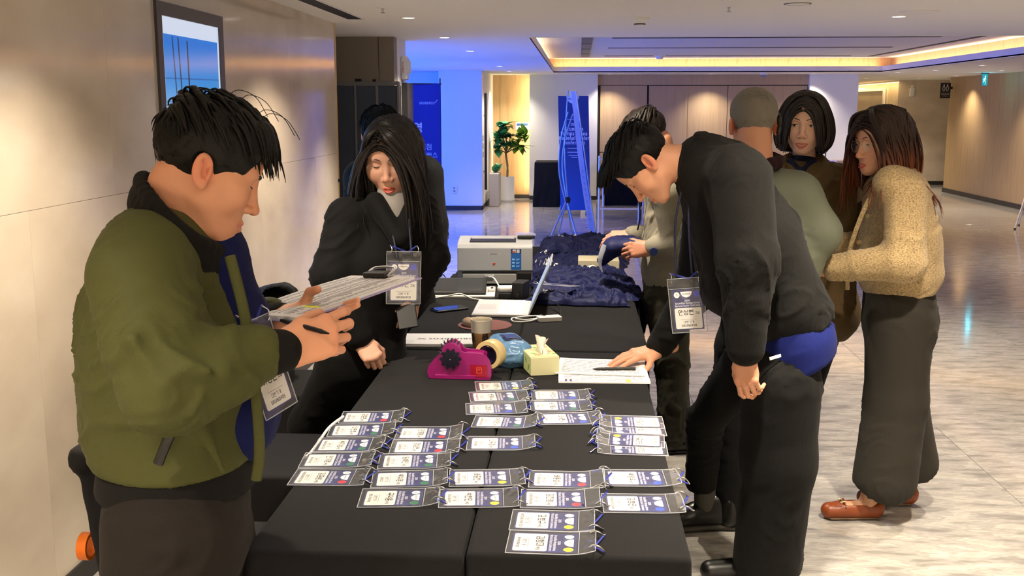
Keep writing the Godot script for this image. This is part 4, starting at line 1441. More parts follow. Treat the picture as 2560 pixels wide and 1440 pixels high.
func shirts() -> void:
	M.navy_cloth = cloth(Color(0.07, 0.095, 0.27), 0.6, 50.0, 0.12, 0.3)
	var pr := mat(Color(0.82, 0.82, 0.80), 0.7)
	var y := TABLE + 0.002
	var a := shirt(Vector3(0.045, y, -5.22), 0.1, Vector3(0.56, 0.060, 0.80), 3, "lowest navy shirt of the nearer heap, hanging over the table edge", 0.30)
	var b := shirt(Vector3(0.02, y + 0.005, -4.88), -0.12, Vector3(0.46, 0.055, 0.42), 11, "navy shirt at the near edge of the nearer heap, white bands on its sleeve")
	for k in 3: on_shirt(b, "sleeve_band", pr, 0.08, 0.13, 0.52 + k * 0.11, 0.58 + k * 0.11, 0.08)
	var c := shirt(Vector3(0.03, y + 0.030, -5.30), 0.25, Vector3(0.42, 0.055, 0.36), 17, "navy shirt on top of the nearer heap, white collar piping")
	on_shirt(c, "collar_piping", pr, 0.32, 0.78, 0.30, 0.34, 0.0)
	on_shirt(c, "collar_piping", pr, 0.50, 0.53, 0.10, 0.32, 0.06)
	var bx := thing("carton_tray", "cream shallow carton showing between the two shirt heaps", "box", Vector3(0.115, y, -5.70), 0.0)
	part(bx, "tray", rbox_mesh(Vector3(0.22, 0.075, 0.20), 0.004), mat(Color(0.82, 0.78, 0.66), 0.7), Vector3(0, 0.0375, 0))
	var d := shirt(Vector3(0.02, y + 0.001, -6.02), -0.05, Vector3(0.52, 0.10, 0.52), 23, "bulky navy shirt at the bottom of the farther heap")
	on_shirt(d, "sleeve_band", pr, 0.06, 0.12, 0.30, 0.40, 0.05)
	on_shirt(d, "sleeve_band", pr, 0.08, 0.14, 0.55, 0.66, 0.05)
	var e := shirt(Vector3(0.03, y + 0.065, -6.22), 0.08, Vector3(0.48, 0.085, 0.50), 29, "navy shirt on top of the farther heap, slanting white bands on its shoulder")
	for k in 4: on_shirt(e, "shoulder_band", pr, 0.20 + k * 0.055, 0.235 + k * 0.055, 0.34, 0.52, 0.05)
	on_shirt(e, "shoulder_band", pr, 0.17, 0.40, 0.56, 0.61, 0.03)
	var g := shirt(Vector3(-0.17, y, -5.72), 0.5, Vector3(0.22, 0.06, 0.34), 37, "small navy shirt tucked between printer and farther heap")
	for k in 3: on_shirt(g, "sleeve_band", pr, 0.25, 0.6, 0.45 + k * 0.14, 0.51 + k * 0.14, 0.05)
# ---------------------------------------------------------------- name badges in clear sleeves
const SLEEVE := Vector2(0.18, 0.115)

func badge_card(dot: Color, num: String, name_kr: String, title_kr: String, name_en: String, firm: String) -> Image:
	var im := canvas(400, 540, Color(0.03, 0.075, 0.34))
	for k in 6: fill_tri(im, Vector2(400, 40 + k * 3), Vector2(400, 240), Vector2(220 + k * 30, 240), Color(0.03, 0.075, 0.34).lerp(Color(0.09, 0.18, 0.5), 0.12 * (k + 1)))
	disc(im, Vector2(66, 70), 40, Color(0.93, 0.93, 0.93))
	write(im, num, 66, 70, 44, Color(0.4, 0.4, 0.45), true, true)
	disc(im, Vector2(196, 30), 78, Color(0.93, 0.93, 0.93), -1)
	for k in 20:
		var a := PI * (0.55 + 0.35 * k / 20.0)
		disc(im, Vector2(196, 34) + Vector2(cos(a), sin(a)) * 90, 2, Color(0.8, 0.82, 0.9))
	write(im, "GRUNDFOS", 196, 62, 22, Color(0.3, 0.3, 0.4), true, true)
	disc(im, Vector2(334, 70), 42, dot)
	write(im, num, 334, 70, 40, dot.darkened(0.45), true, true)
	write(im, "2026", 200, 150, 34, Color(0.9, 0.9, 0.93), true, true)
	write(im, "Grundfos Pumps Korea", 200, 184, 36, Color(0.9, 0.9, 0.93), true, true, 330)
	write(im, "National Dealer Conference", 200, 218, 36, Color(0.9, 0.9, 0.93), true, true, 340)
	rrect(im, Rect2(18, 246, 364, 280), 22, Color(0.85, 0.845, 0.83))
	hangul(im, name_kr, 66, 310, 72, Color(0.06, 0.06, 0.08), 0.115)
	hangul(im, title_kr, 66 + name_kr.length() * 72 + 8, 322, 34, Color(0.12, 0.12, 0.15), 0.13)
	write(im, name_en, 200, 374, 30, Color(0.35, 0.35, 0.38), false, true)
	im.fill_rect(Rect2i(90, 402, 220, 3), Color(0.4, 0.4, 0.42))
	hangul(im, "대한기계", 200, 438, 36, Color(0.3, 0.3, 0.33), 0.11, true)
	write(im, firm, 200, 484, 40, Color(0.1, 0.1, 0.14), true, true, minf(300, 26.0 * firm.length()))
	return im

# the badge lies with its foot at x = 0 and its flap towards +x; its front edge is z = 0
func badge_parts(t: Node3D, im: Image, curl: float, seed_: int) -> void:
	var l := SLEEVE.x
	var w := SLEEVE.y
	var lift := func(x: float, z: float) -> float: return curl * pow(clampf((x - 0.12) / 0.06, 0, 1), 2.0) * (0.6 + 0.4 * sin(z * 40.0 + seed_)) + 0.0012
	var c := MB.new()
	c.sheet(func(u, v): return Vector3(0.009 + 0.134 * v, lift.call(0.009 + 0.134 * v, -w * u) + 0.0006, -0.105 + 0.096 * u), 2, 10)
	for i in c.uv.size(): c.uv[i] = Vector2(c.uv[i].x, 1.0 - c.uv[i].y)
	for i in c.n.size(): c.n[i] = c.n[i] if c.n[i].y > 0 else -c.n[i]
	part(t, "printed_card", c.mesh(), printed(im, 0.4))
	var s := MB.new()
	var wr := noise(20.0, 2, seed_)
	s.sheet(func(u, v): return Vector3(l * u, lift.call(l * u, -w * v) + 0.0014 + 0.0022 * absf(wr.get_noise_2d(l * u, w * v)) * (0.25 + 2.2 * clampf((u - 0.78) * 6.0, 0, 1)), -w * v), 26, 10)
	part(t, "clear_sleeve", s.mesh(), M.film)
	var e := MB.new()
	var path := []
	for q in [[0.0, 0.0, 1.0, 0.0, 10], [1.0, 0.0, 1.0, 1.0, 4], [1.0, 1.0, 0.0, 1.0, 10], [0.0, 1.0, 0.0, 0.0, 4]]:
		for k in q[4]:
			var u: float = lerpf(q[0], q[2], float(k) / q[4])
			var v: float = lerpf(q[1], q[3], float(k) / q[4])
			path.append(Vector3(l * u, lift.call(l * u, -w * v) + 0.0008, -w * v))
	path.append(path[0])
	e.tube(path, 0.0011, 5, 1.0, Vector3.UP, false)
	e.tube([Vector3(0.146, lift.call(0.146, 0.0) + 0.0016, -0.004), Vector3(0.146, lift.call(0.146, -w) + 0.0016, -w + 0.004)], 0.0009, 5)
	part(t, "welded_edge", e.mesh(), M.film_edge)
	# lanyard hooks at the flap
	for z in [-0.012, -w + 0.014]:
		var hk := MB.new()
		var y: float = lift.call(l, z) + 0.003
		hk.tube(curve([Vector3(l - 0.012, y, z), Vector3(l - 0.004, y + 0.005, z), Vector3(l + 0.006, y + 0.004, z + 0.003), Vector3(l + 0.014, maxf(y - 0.002, 0.002), z + 0.001), Vector3(l + 0.02, 0.003, z - 0.004)], 4), 0.0018, 7)
		part(t, "metal_hook", hk.mesh(), M.steel)
	var ln := MB.new()
	ln.tube(curve([Vector3(l + 0.018, 0.003, -0.016), Vector3(l + 0.008, 0.003, -0.03), Vector3(l - 0.002, 0.0015, -0.045), Vector3(l + 0.006, 0.002, -0.07), Vector3(l + 0.018, 0.003, -w + 0.010)], 5), 0.003, 6, 0.5)
	part(t, "lanyard_end", ln.mesh(), M.lanyard)

func badges() -> void:
	M.film = mat(Color(0.97, 0.98, 1.0, 0.05), 0.1)
	M.film.transparency = BaseMaterial3D.TRANSPARENCY_ALPHA
	M.film_edge = mat(Color(0.80, 0.82, 0.88, 0.5), 0.3)
	M.film_edge.transparency = BaseMaterial3D.TRANSPARENCY_ALPHA
	M.lanyard = mat(Color(0.06, 0.12, 0.50), 0.6)
	M.strap = mat(Color(0.05, 0.07, 0.2), 0.7)
	var red := Color(0.86, 0.05, 0.14)
	var green := Color(0.02, 0.45, 0.26)
	var blue := Color(0.02, 0.27, 0.80)
	var yel := Color(0.93, 0.82, 0.08)
	var kinds := {"red": red, "green": green, "blue": blue, "yellow": yel}
	var ordinal := ["farthest", "second", "third", "fourth", "nearest"]
	var rows := [
		# x, z, turn, dot, number, names, label
		[-0.669, -2.840, 5.0, "red", "10", "김창환", "SEJIN ENG", "red-dot badge at the far end of the column along the table's wall edge"],
		[-0.672, -2.713, 6.0, "green", "7", "이준호", "MODERN PUMP", "second badge from far in the wall-edge column, green dot under glare"],
		[-0.680, -2.586, 4.5, "green", "4", "박지성", "DONGYANG TECH", "middle badge of the wall-edge column, green dot"],
		[-0.684, -2.463, 5.0, "green", "4", "안기영", "HanSong", "fourth badge of the wall-edge column, green dot, glare on its white field"],
		[-0.678, -2.341, 2.0, "red", "9", "김종범", "KOREA WATER TECH", "red-dot badge nearest the viewer in the wall-edge column"],
		[-0.486, -2.702, 3.0, "red", "9", "민재명", "SEJONG", "red-dot badge at the far end of the second column from the wall"],
		[-0.479, -2.583, 4.0, "red", "8", "강상운", "CLARUTEX", "second red-dot badge of the second column from the wall"],
		[-0.487, -2.466, 6.0, "green", "4", "임혜인", "HANBAEK PUMP", "upper green-dot badge of the second column, touching a red-dot badge"],
		[-0.478, -2.335, 7.0, "green", "4", "백수영", "WESCO", "middle green-dot badge of the second column, beside a yellow-dot badge"],
		[-0.484, -2.212, 5.0, "green", "4", "곽덕용", "BSL Pump", "green-dot badge nearest the viewer in the second column from the wall"],
		[-0.312, -3.204, 8.0, "yellow", "2", "이영준", "SAMWOO ENG", "yellow-dot badge right in front of the magenta tape dispenser"],
		[-0.317, -3.076, 9.0, "green", "4", "윤재식", "HYUNDAI ENG", "green-dot badge second from the tape dispenser"],
		[-0.317, -2.948, 7.0, "blue", "1", "조형래", "DAEYOUNG TECH", "blue-dot badge third from the tape dispenser"],
		[-0.291, -2.826, -1.5, "green", "3", "허정만", "SUNGWON IND", "green-dot badge lying alone below three badges at the dispenser"],
		[-0.283, -2.625, 3.5, "blue", "3", "신유경", "JINSUNG", "solitary blue-dot badge in the middle of the table"],
		[-0.133, -3.112, 4.0, "blue", "2", "서민호", "DAEWON PUMP", "blue-dot badge in front of the tissue box"],
		[-0.131, -2.993, 4.0, "green", "4", "남가을", "HAN", "green-dot badge whitened by glare, second from the tissue box"],
		[-0.100, -2.860, 6.0, "blue", "1", "오세훈", "KUMHO", "blue-dot badge with a broad streak of glare, beside the reversed badges"],
		[0.247, -2.833 - 0.115, 180.0, "yellow", "2", "안재민", "HANIL PUMP", "upper yellow-dot badge of the reversed pairs at the visitor edge", 0.004],
		[0.247, -2.779 - 0.115, 180.5, "yellow", "2", "이강", "HANIL", "badge half covered in the farther reversed pair", 0.0],
		[0.240, -2.616 - 0.16, 176.0, "yellow", "2", "김도윤", "SHINSUNG", "lower yellow-dot badge of the reversed pairs at the visitor edge", 0.004],
		[0.240, -2.566 - 0.16, 179.0, "yellow", "2", "정다은", "SHIN", "badge half covered in the nearer reversed pair", 0.0],
		[-0.295, -2.355, 6.0, "yellow", "2", "배종찬", "Samjung Engineering", "yellow-dot badge over the table seam, farther of the seam's two"],
		[-0.303, -2.221, 5.0, "yellow", "2", "박한민", "DALIM PP", "yellow-dot badge over the table seam, nearer of the seam's two"],
		[-0.109, -2.362, 0.5, "red", "8", "배용성", "TECHNOSONIC", "red-dot badge between the seam badges and two blue-dot badges, farther one"],
		[-0.121, -2.232, 1.5, "red", "8", "김진영", "SUNGSHIN DNC", "red-dot badge directly above the two nearest yellow-dot badges"],
		[-0.138, -2.106, -1.0, "yellow", "2", "김형규", "WOOSUNG PUMP TECH", "yellow-dot badge second nearest to the viewer at the near table end"],
		[-0.138, -1.990, -1.5, "yellow", "2", "김형대", "Wooyoung", "yellow-dot badge nearest of all to the near table end"],
		[0.071, -2.382, 2.0, "blue", "3", "백영우", "CSK", "farther blue-dot badge at the visitor edge, short firm name"],
		[0.064, -2.216, 1.5, "blue", "3", "김형근", "Wooshin Cosmo", "nearer blue-dot badge at the visitor edge, by the near corner"],
	]
	for i in rows.size():
		var r = rows[i]
		var lift: float = r[8] if r.size() > 8 else 0.0
		var t := thing("name_badge", r[7], "name badge", Vector3(r[0], TABLE + 0.0008 + lift, r[1]), deg_to_rad(r[2]), "name badges laid out on the table")
		badge_parts(t, badge_card(kinds[r[3]], r[4], r[5], "부장", "", r[6]), 0.006 + 0.007 * absf(sin(i * 2.3)), i)
	# one on the shirts
	var s := thing("name_badge", "name badge lying aslant on the nearer heap of navy shirts", "name badge", Vector3(0.015, TABLE + 0.068, -4.82), 0.0, "name badges laid out on the table")
	s.basis = Basis(Vector3.UP, deg_to_rad(158)) * Basis(Vector3.RIGHT, 0.12)
	badge_parts(s, badge_card(blue, "5", "한지우", "차장", "", "DAEHAN"), 0.003, 77)
# ---------------------------------------------------------------- screen, stands, plant and signs
func far_things() -> void:
	wall_screen()
	partition()
	stage_screen()
	flag_banner()
	banner_stand_back()
	banner_stand_front()
	far_tables()
	plant()
	wall_fittings()
	cocktail_table()

func wall_screen() -> void:
	var t := thing("wall_display", "tall digital advertising screen set in the marble wall, beach scene", "screen", Vector3(WALL_X, 0.62, -4.636))
	var w := 0.80
	var h := 1.425
	var fr := MB.new()
	for q in [[Vector3(0, 0, -w / 2), Vector3(0.012, h, -w / 2 + 0.052)], [Vector3(0, 0, w / 2 - 0.052), Vector3(0.012, h, w / 2)], [Vector3(0, h - 0.055, -w / 2 + 0.05), Vector3(0.012, h, w / 2 - 0.05)], [Vector3(0, 0, -w / 2 + 0.05), Vector3(0.012, 0.055, w / 2 - 0.05)]]: fr.box(q[0], q[1])
	part(t, "bezel", fr.mesh(), mat(Color(0.23, 0.22, 0.22), 0.35))
	# generic holiday picture: sky, palms, people under a hat
	var im := canvas(700, 1320, Color(0.86, 0.9, 0.98))
	for y in range(70, 900): im.fill_rect(Rect2i(22, y, 656, 1), Color(0.05, 0.47, 0.86).lerp(Color(0.5, 0.82, 0.97), clampf((y - 100) / 560.0, 0, 1)))
	im.fill_rect(Rect2i(22, 900, 656, 400), Color(0.2, 0.35, 0.3))
	for y in [250, 345, 470]: stroke(im, Vector2(22, y), Vector2(678, y - 8), 4, Color(0.08, 0.35, 0.68))
	for k in [[120, 78, 170, 620, 10], [185, 80, 230, 700, 12], [290, 90, 300, 760, 15], [352, 440, 362, 600, 4]]: stroke(im, Vector2(k[0], k[1]), Vector2(k[2], k[3]), k[4], Color(0.04, 0.12, 0.25))
	for k in 60:
		var x := rng.randf() * 656.0 + 22
		var y := 640.0 + rng.randf() * 160
		disc(im, Vector2(x, y), 14 + rng.randf() * 22, Color(0.05, 0.24, 0.13).lerp(Color(0.16, 0.5, 0.22), rng.randf()))
	for k in 40: disc(im, Vector2(25 + rng.randf() * 70, 560 + rng.randf() * 220), 12 + rng.randf() * 16, Color(0.10, 0.30, 0.10).lerp(Color(0.4, 0.5, 0.15), rng.randf()))
	for k in 50:
		var a := rng.randf()
		disc(im, Vector2(630 + rng.randf_range(-60, 40) * (1.2 - a), 340 + a * 300), 10 + rng.randf() * 16, Color(0.1, 0.28, 0.1).lerp(Color(0.7, 0.5, 0.1), rng.randf() * 0.8))
	for k in 26: disc(im, Vector2(535 + rng.randf_range(-26, 26), 500 + rng.randf() * 150), 8 + rng.randf() * 12, Color(0.15, 0.3, 0.1).lerp(Color(0.65, 0.5, 0.12), rng.randf()))
	for k in 24: fill_tri(im, Vector2(330 + k * 9, 720), Vector2(345 + k * 9, 720), Vector2(330 + k * 9 + rng.randf_range(-30, 30), 600 + rng.randf() * 60), Color(0.06, 0.40, 0.25))
	# figure with the straw hat, seen from behind
	for k in 22: disc(im, Vector2(212 + k * 0.8, 740 + k * 12), 46 + k * 2.2, Color(0.42, 0.20, 0.15))
	fill_tri(im, Vector2(40, 1060), Vector2(300, 1060), Vector2(180, 790), Color(0.10, 0.22, 0.62))
	im.fill_rect(Rect2i(22, 960, 330, 330), Color(0.10, 0.22, 0.62))
	for k in 18: disc(im, Vector2(205 + k * 1.5, 600 - 60 + k * 6.0), 48 + k * 0.9, Color(0.66, 0.46, 0.26))
	for k in 3: stroke(im, Vector2(150, 640 + k * 18), Vector2(280, 692 + k * 18), 9, Color(0.92, 0.90, 0.85))
	stroke(im, Vector2(140, 660), Vector2(330, 790), 34, Color(0.86, 0.78, 0.6))
	disc(im, Vector2(620, 700), 34, Color(0.16, 0.08, 0.06))
	disc(im, Vector2(598, 752), 34, Color(0.78, 0.55, 0.45))
	im.fill_rect(Rect2i(560, 790, 110, 300), Color(0.75, 0.72, 0.8))
	write(im, "GOOD TRAVEL", 350, 395, 66, Color(0.95, 0.95, 1.0), true, true, 400)
	for k in 2: im.fill_rect(Rect2i(230, 446 + k * 26, 240 - k * 60, 6), Color(0.8, 0.9, 1.0))
	var tex := picture(im)
	var m := mat(Color(0.02, 0.02, 0.02), 0.12)
	m.emission_enabled = true
	m.emission = Color.WHITE
	m.emission_texture = tex
	m.emission_operator = BaseMaterial3D.EMISSION_OP_MULTIPLY
	m.emission_energy_multiplier = 0.95
	var q := MB.new()
	q.quad(Vector3(0.004, 0.055, w / 2 - 0.052), Vector3(0.004, 0.055, -w / 2 + 0.052), Vector3(0.004, h - 0.055, -w / 2 + 0.052), Vector3(0.004, h - 0.055, w / 2 - 0.052))
	part(t, "screen", q.mesh(), m)
	var l := AreaLight3D.new()
	l.name = "screen_light"
	t.add_child(l)
	l.transform = Transform3D(Basis.looking_at(Vector3.RIGHT, Vector3.UP), Vector3(0.02, h / 2, 0))
	l.area_size = Vector2(0.66, 1.25)
	l.light_color = Color(0.5, 0.75, 1.0)
	l.light_energy = 0.5
	l.area_range = 30.0
	l.shadow_enabled = true

func partition() -> void:
	var t := thing("partition_board", "black folding partition of three dark felt panels in grey frames", "partition", Vector3(-1.83, 0, -8.35), -0.12)
	var felt := cloth(Color(0.28, 0.31, 0.38), 0.95, 60.0, 0.2, 0.1)
	var fr := mat(Color(0.50, 0.51, 0.54), 0.4, 0.4)
	for i in 3:
		var x := -0.005 + 0.175 * i
		part(t, "felt_panel", rbox_mesh(Vector3(0.15, 1.72, 0.03), 0.003), felt, Vector3(x, 0.93, 0))
		part(t, "frame_post", rbox_mesh(Vector3(0.018, 1.80, 0.04), 0.003), fr, Vector3(x + 0.086, 0.92, 0))
		part(t, "top_rail", rbox_mesh(Vector3(0.175, 0.03, 0.04), 0.003), fr, Vector3(x, 1.81, 0))
	part(t, "frame_post", rbox_mesh(Vector3(0.018, 1.80, 0.04), 0.003), fr, Vector3(-0.088, 0.92, 0))
	part(t, "end_board", rbox_mesh(Vector3(0.05, 1.82, 0.2), 0.003), M.black, Vector3(-0.125, 0.92, -0.06))
	part(t, "clamp", rbox_mesh(Vector3(0.05, 0.02, 0.05), 0.003), M.black, Vector3(0.11, 1.835, 0))
	part(t, "clamp", rbox_mesh(Vector3(0.03, 0.02, 0.04), 0.003), M.black, Vector3(0.24, 1.83, 0))
	var e := thing("display_board", "narrow black board standing at the white wall end", "board", Vector3(-1.478, 0, -9.2))
	part(e, "board", rbox_mesh(Vector3(0.05, 1.83, 0.3), 0.004), mat(Color(0.08, 0.08, 0.09), 0.5), Vector3(0, 0.917, 0))
	part(e, "edge", rbox_mesh(Vector3(0.006, 1.8, 0.02), 0.002), M.steel, Vector3(-0.026, 0.92, 0.151))

func stage_screen() -> void:
	var t := thing("stage_screen", "large blue display wall lighting the side bay", "screen", Vector3(-4.45, 0.15, -13.0))
	part(t, "display", box_mesh(Vector3(0, 0.1, -3.0), Vector3(0.05, 1.95, 3.0)), glow(Color(0.10, 0.36, 1.0), 1.5))
	part(t, "plinth", box_mesh(Vector3(0, -0.15, -3.05), Vector3(0.12, 0.09, 3.05)), M.dark)

func flag_banner() -> void:
	var t := thing("roll_up_banner", "blue roll-up banner standing before the blue-lit wall", "banner", Vector3(-2.0, 0, -13.4), 0.55)
	var im := canvas(320, 1000, Color(0.01, 0.20, 0.68))
	for k in 40: fill_tri(im, Vector2(320, 560), Vector2(320, 1000), Vector2(60 + k * 6, 1000), Color(0.01, 0.20, 0.68).lerp(Color(0.04, 0.38, 0.85), k / 60.0))
	write(im, "GRUNDFOS", 215, 130, 24, Color(0.8, 0.9, 1.0), true, true, 110)
	stroke(im, Vector2(275, 130), Vector2(296, 108), 5, Color(0.8, 0.9, 1.0))
	hangul(im, "환영", 40, 300, 74, Color(0.8, 0.9, 1.0), 0.14)
	hangul(im, "공식대리점", 36, 430, 44, Color(0.75, 0.87, 1.0), 0.12)
	hangul(im, "전국컨퍼런스", 36, 490, 44, Color(0.75, 0.87, 1.0), 0.12)
	hangul(im, "참가등록", 36, 550, 44, Color(0.75, 0.87, 1.0), 0.12)
	var q := MB.new()
	q.sheet(func(u, v): return Vector3((u - 0.5) * 0.56, 0.08 + 1.84 * v, 0.012 * sin(u * 5.0 + v * 3.0)), 10, 20)
	for i in q.uv.size(): q.uv[i] = Vector2(q.uv[i].x, 1.0 - q.uv[i].y)
	part(t, "printed_cloth", q.mesh(), printed(im, 0.6))
	for x in [-0.285, 0.285]:
		var p := MB.new()
		p.tube([Vector3(x, 0.0, -0.005), Vector3(x, 1.99, -0.005)], 0.009, 8)
		part(t, "pole", p.mesh(), M.dark)
	var p2 := MB.new()
	p2.tube([Vector3(-0.3, 1.92, 0.0), Vector3(0.3, 1.92, 0.0)], 0.008, 8)
	part(t, "cross_bar", p2.mesh(), M.dark)
	part(t, "foot", rbox_mesh(Vector3(0.64, 0.05, 0.3), 0.01), M.dark, Vector3(0, 0.025, 0))

func tube_part(t: Node3D, called: String, pts: Array, r: float, m: Material, sides := 8) -> void:
	var b := MB.new()
	b.tube(pts, r, sides)
	part(t, called, b.mesh(), m)

func banner_stand_back() -> void:
	# seen from behind and nearly edge-on
	var base := Vector3(0.0, 0, -13.6)
	var t := thing("x_banner_stand", "silver tripod banner stand seen edge-on, its blue sheet turned away", "banner stand", base)
	var alu := mat(Color(0.72, 0.74, 0.78), 0.3, 0.7)
	var hub := Vector3(-0.08, 0.42, 0.0)
	for q in [[P(1378, 562, -13.4), P(1415, 505, -13.6)], [P(1398, 562, -13.9), P(1415, 505, -13.6)], [P(1442, 562, -13.3), P(1418, 505, -13.6)], [P(1428, 556, -14.0), P(1418, 505, -13.6)]]:
		var foot: Vector3 = q[0]
		foot.y = 0.012
		tube_part(t, "leg", [foot - base, q[1] - base], 0.012, alu)
	tube_part(t, "arm", curve([P(1414, 505, -13.6) - base, P(1398, 430, -13.55) - base, P(1402, 350, -13.5) - base, P(1420, 280, -13.4) - base], 6), 0.010, alu)
	tube_part(t, "arm", curve([P(1418, 505, -13.6) - base, P(1406, 420, -13.7) - base, P(1412, 350, -13.75) - base, P(1432, 285, -13.8) - base], 6), 0.010, alu)
	tube_part(t, "arm", curve([P(1420, 505, -13.6) - base, P(1412, 400, -13.6) - base, P(1414, 320, -13.6) - base, P(1420, 226, -13.6) - base], 6), 0.009, alu)
	part(t, "hub", rbox_mesh(Vector3(0.06, 0.08, 0.05), 0.015), M.rubber, P(1420, 500, -13.6) - base)
	# the sheet, bowed, leaning back
	var im := canvas(160, 600, Color(0.50, 0.54, 0.64))
	for k in 9: im.fill_rect(Rect2i(60, 330 + k * 26, 46, 12), Color(0.36, 0.40, 0.52))
	var a0 := P(1428, 228, -13.9) - base
	var a1 := P(1440, 228, -13.2) - base
	var c0 := P(1472, 558, -13.9) - base
	var c1 := P(1490, 574, -13.2) - base
	c0.y = 0.05
	c1.y = 0.03
	var q2 := MB.new()
	q2.sheet(func(u, v): return a0.lerp(a1, u).lerp(c0.lerp(c1, u), v) + Vector3(-0.02 * sin(PI * v), 0, 0), 6, 16)
	var m := printed(im, 0.5)
	part(t, "banner_sheet", q2.mesh(), m)
	for k in 2: tube_part(t, "sheet_edge", [a0.lerp(a1, float(k)), c0.lerp(c1, float(k))], 0.008, alu)

func banner_stand_front() -> void:
	var t := thing("x_banner", "blue conference banner with white lettering in front of the far white wall", "banner", Vector3(-0.06, 0, -16.35), 0.0)
	var im := canvas(440, 1320, Color(0.03, 0.22, 0.52))
	for k in 50: im.fill_rect(Rect2i(0, 600 + k * 15, 440, 15), Color(0.03, 0.22, 0.52).lerp(Color(0.03, 0.30, 0.72), k / 50.0))
	disc(im, Vector2(210, -6), 92, Color(0.85, 0.88, 0.95), -1)
	write(im, "GRUNDFOS", 210, 34, 24, Color(0.2, 0.3, 0.5), true, true)
	var wc := Color(0.88, 0.92, 1.0)
	im.fill_rect(Rect2i(120, 262, 200, 5), wc)
	write(im, "2026", 220, 322, 44, wc, true, true)
	write(im, "Grundfos", 220, 376, 62, wc, true, true)
	write(im, "Pumps Korea", 220, 428, 62, wc, true, true)
	write(im, "National Dealer", 220, 480, 58, wc, true, true)
	write(im, "Conference", 220, 532, 58, wc, true, true)
	im.fill_rect(Rect2i(120, 594, 200, 5), wc)
	for q in [[636, 200], [672, 170], [694, 90]]: im.fill_rect(Rect2i(220 - q[1] / 2, q[0], q[1], 10), Color(0.6, 0.7, 0.9))
	var q2 := MB.new()
	q2.sheet(func(u, v): return Vector3((u - 0.5) * 0.46 + 0.05 * (1 - v) - 0.025, 0.06 + 1.74 * v, 0.1 * v + 0.05 * sin(PI * v)), 8, 24)
	for i in q2.uv.size(): q2.uv[i] = Vector2(q2.uv[i].x, 1.0 - q2.uv[i].y)
	part(t, "printed_sheet", q2.mesh(), printed(im, 0.5))
	var alu := mat(Color(0.72, 0.74, 0.78), 0.3, 0.7)
	for s in [-1, 1]:
		tube_part(t, "cross_pole", [Vector3(0.22 * s, 0.06, -0.03), Vector3(-0.2 * s, 1.78, 0.06)], 0.008, alu)
		part(t, "foot", rbox_mesh(Vector3(0.04, 0.03, 0.3), 0.008), M.dark, Vector3(0.2 * s, 0.015, -0.05))

func far_tables() -> void:
	for q in [[-0.72, 0.02, -18.2, -17.5, "black-draped high table against the far white wall"], [0.45, 1.3, -18.6, -17.9, "black-draped high table before the wooden doors"]]:
		mono("tablecloth", drape(q[0], q[1], q[2], q[3], 0.74, 90 + int(q[0] * 10), 0.02), cloth(Color(0.045, 0.05, 0.06), 0.85, 60.0, 0.25, 0.15), q[4], "tablecloth", "black table cloths")
	var t := thing("sign_frame", "bare white tubular sign frame behind the bending man's head", "sign stand", Vector3(0.62, 0, -15.6))
	var alu := mat(Color(0.80, 0.82, 0.86), 0.35, 0.4)
	for q in [[-0.31, 0.0], [-0.24, -0.35], [0.28, 0.0], [0.36, -0.35]]:
		tube_part(t, "upright", [Vector3(q[0], 0.0, q[1]), Vector3(q[0], 0.93, q[1] * 0.5)], 0.018, alu)
	for y in [0.88, 0.15]:
		tube_part(t, "rail", [Vector3(-0.31, y, 0.0), Vector3(0.28, y, 0.0)], 0.014, alu)
	tube_part(t, "rail", [Vector3(-0.31, 0.15, 0), Vector3(-0.24, 0.15, -0.33)], 0.012, alu)
	tube_part(t, "rail", [Vector3(0.28, 0.15, 0), Vector3(0.36, 0.15, -0.33)], 0.012, alu)
	# slim stand at the edge of the view
	var s := thing("floor_stand", "slim white stand foot on the open floor by the wood wall", "stand", Vector3(6.05, 0, -14.8))
	for q in [[Vector3(-0.15, 0.01, 0.2), Vector3(0.05, 0.5, 0)], [Vector3(0.35, 0.01, 0.15), Vector3(0.05, 0.5, 0)], [Vector3(0.1, 0.01, -0.3), Vector3(0.05, 0.5, 0)]]:
		tube_part(s, "leg", [q[0], q[1]], 0.011, M.white)
		part(s, "foot_tip", rbox_mesh(Vector3(0.03, 0.02, 0.03), 0.006), M.rubber, q[0])
	tube_part(s, "mast", [Vector3(0.05, 0.45, 0), Vector3(0.08, 1.7, -0.05)], 0.011, M.white)

func leaf_mesh(l: float, w: float, droop: float) -> MB:
	var b := MB.new()
	b.sheet(func(u, v):
		var s: float = sin(PI * pow(u, 0.8)) * w
		var a: float = (v - 0.5) * 2.0
		return Vector3(a * s, 0.18 * absf(a) * s - droop * u * u * l, u * l), 8, 4)
	return b

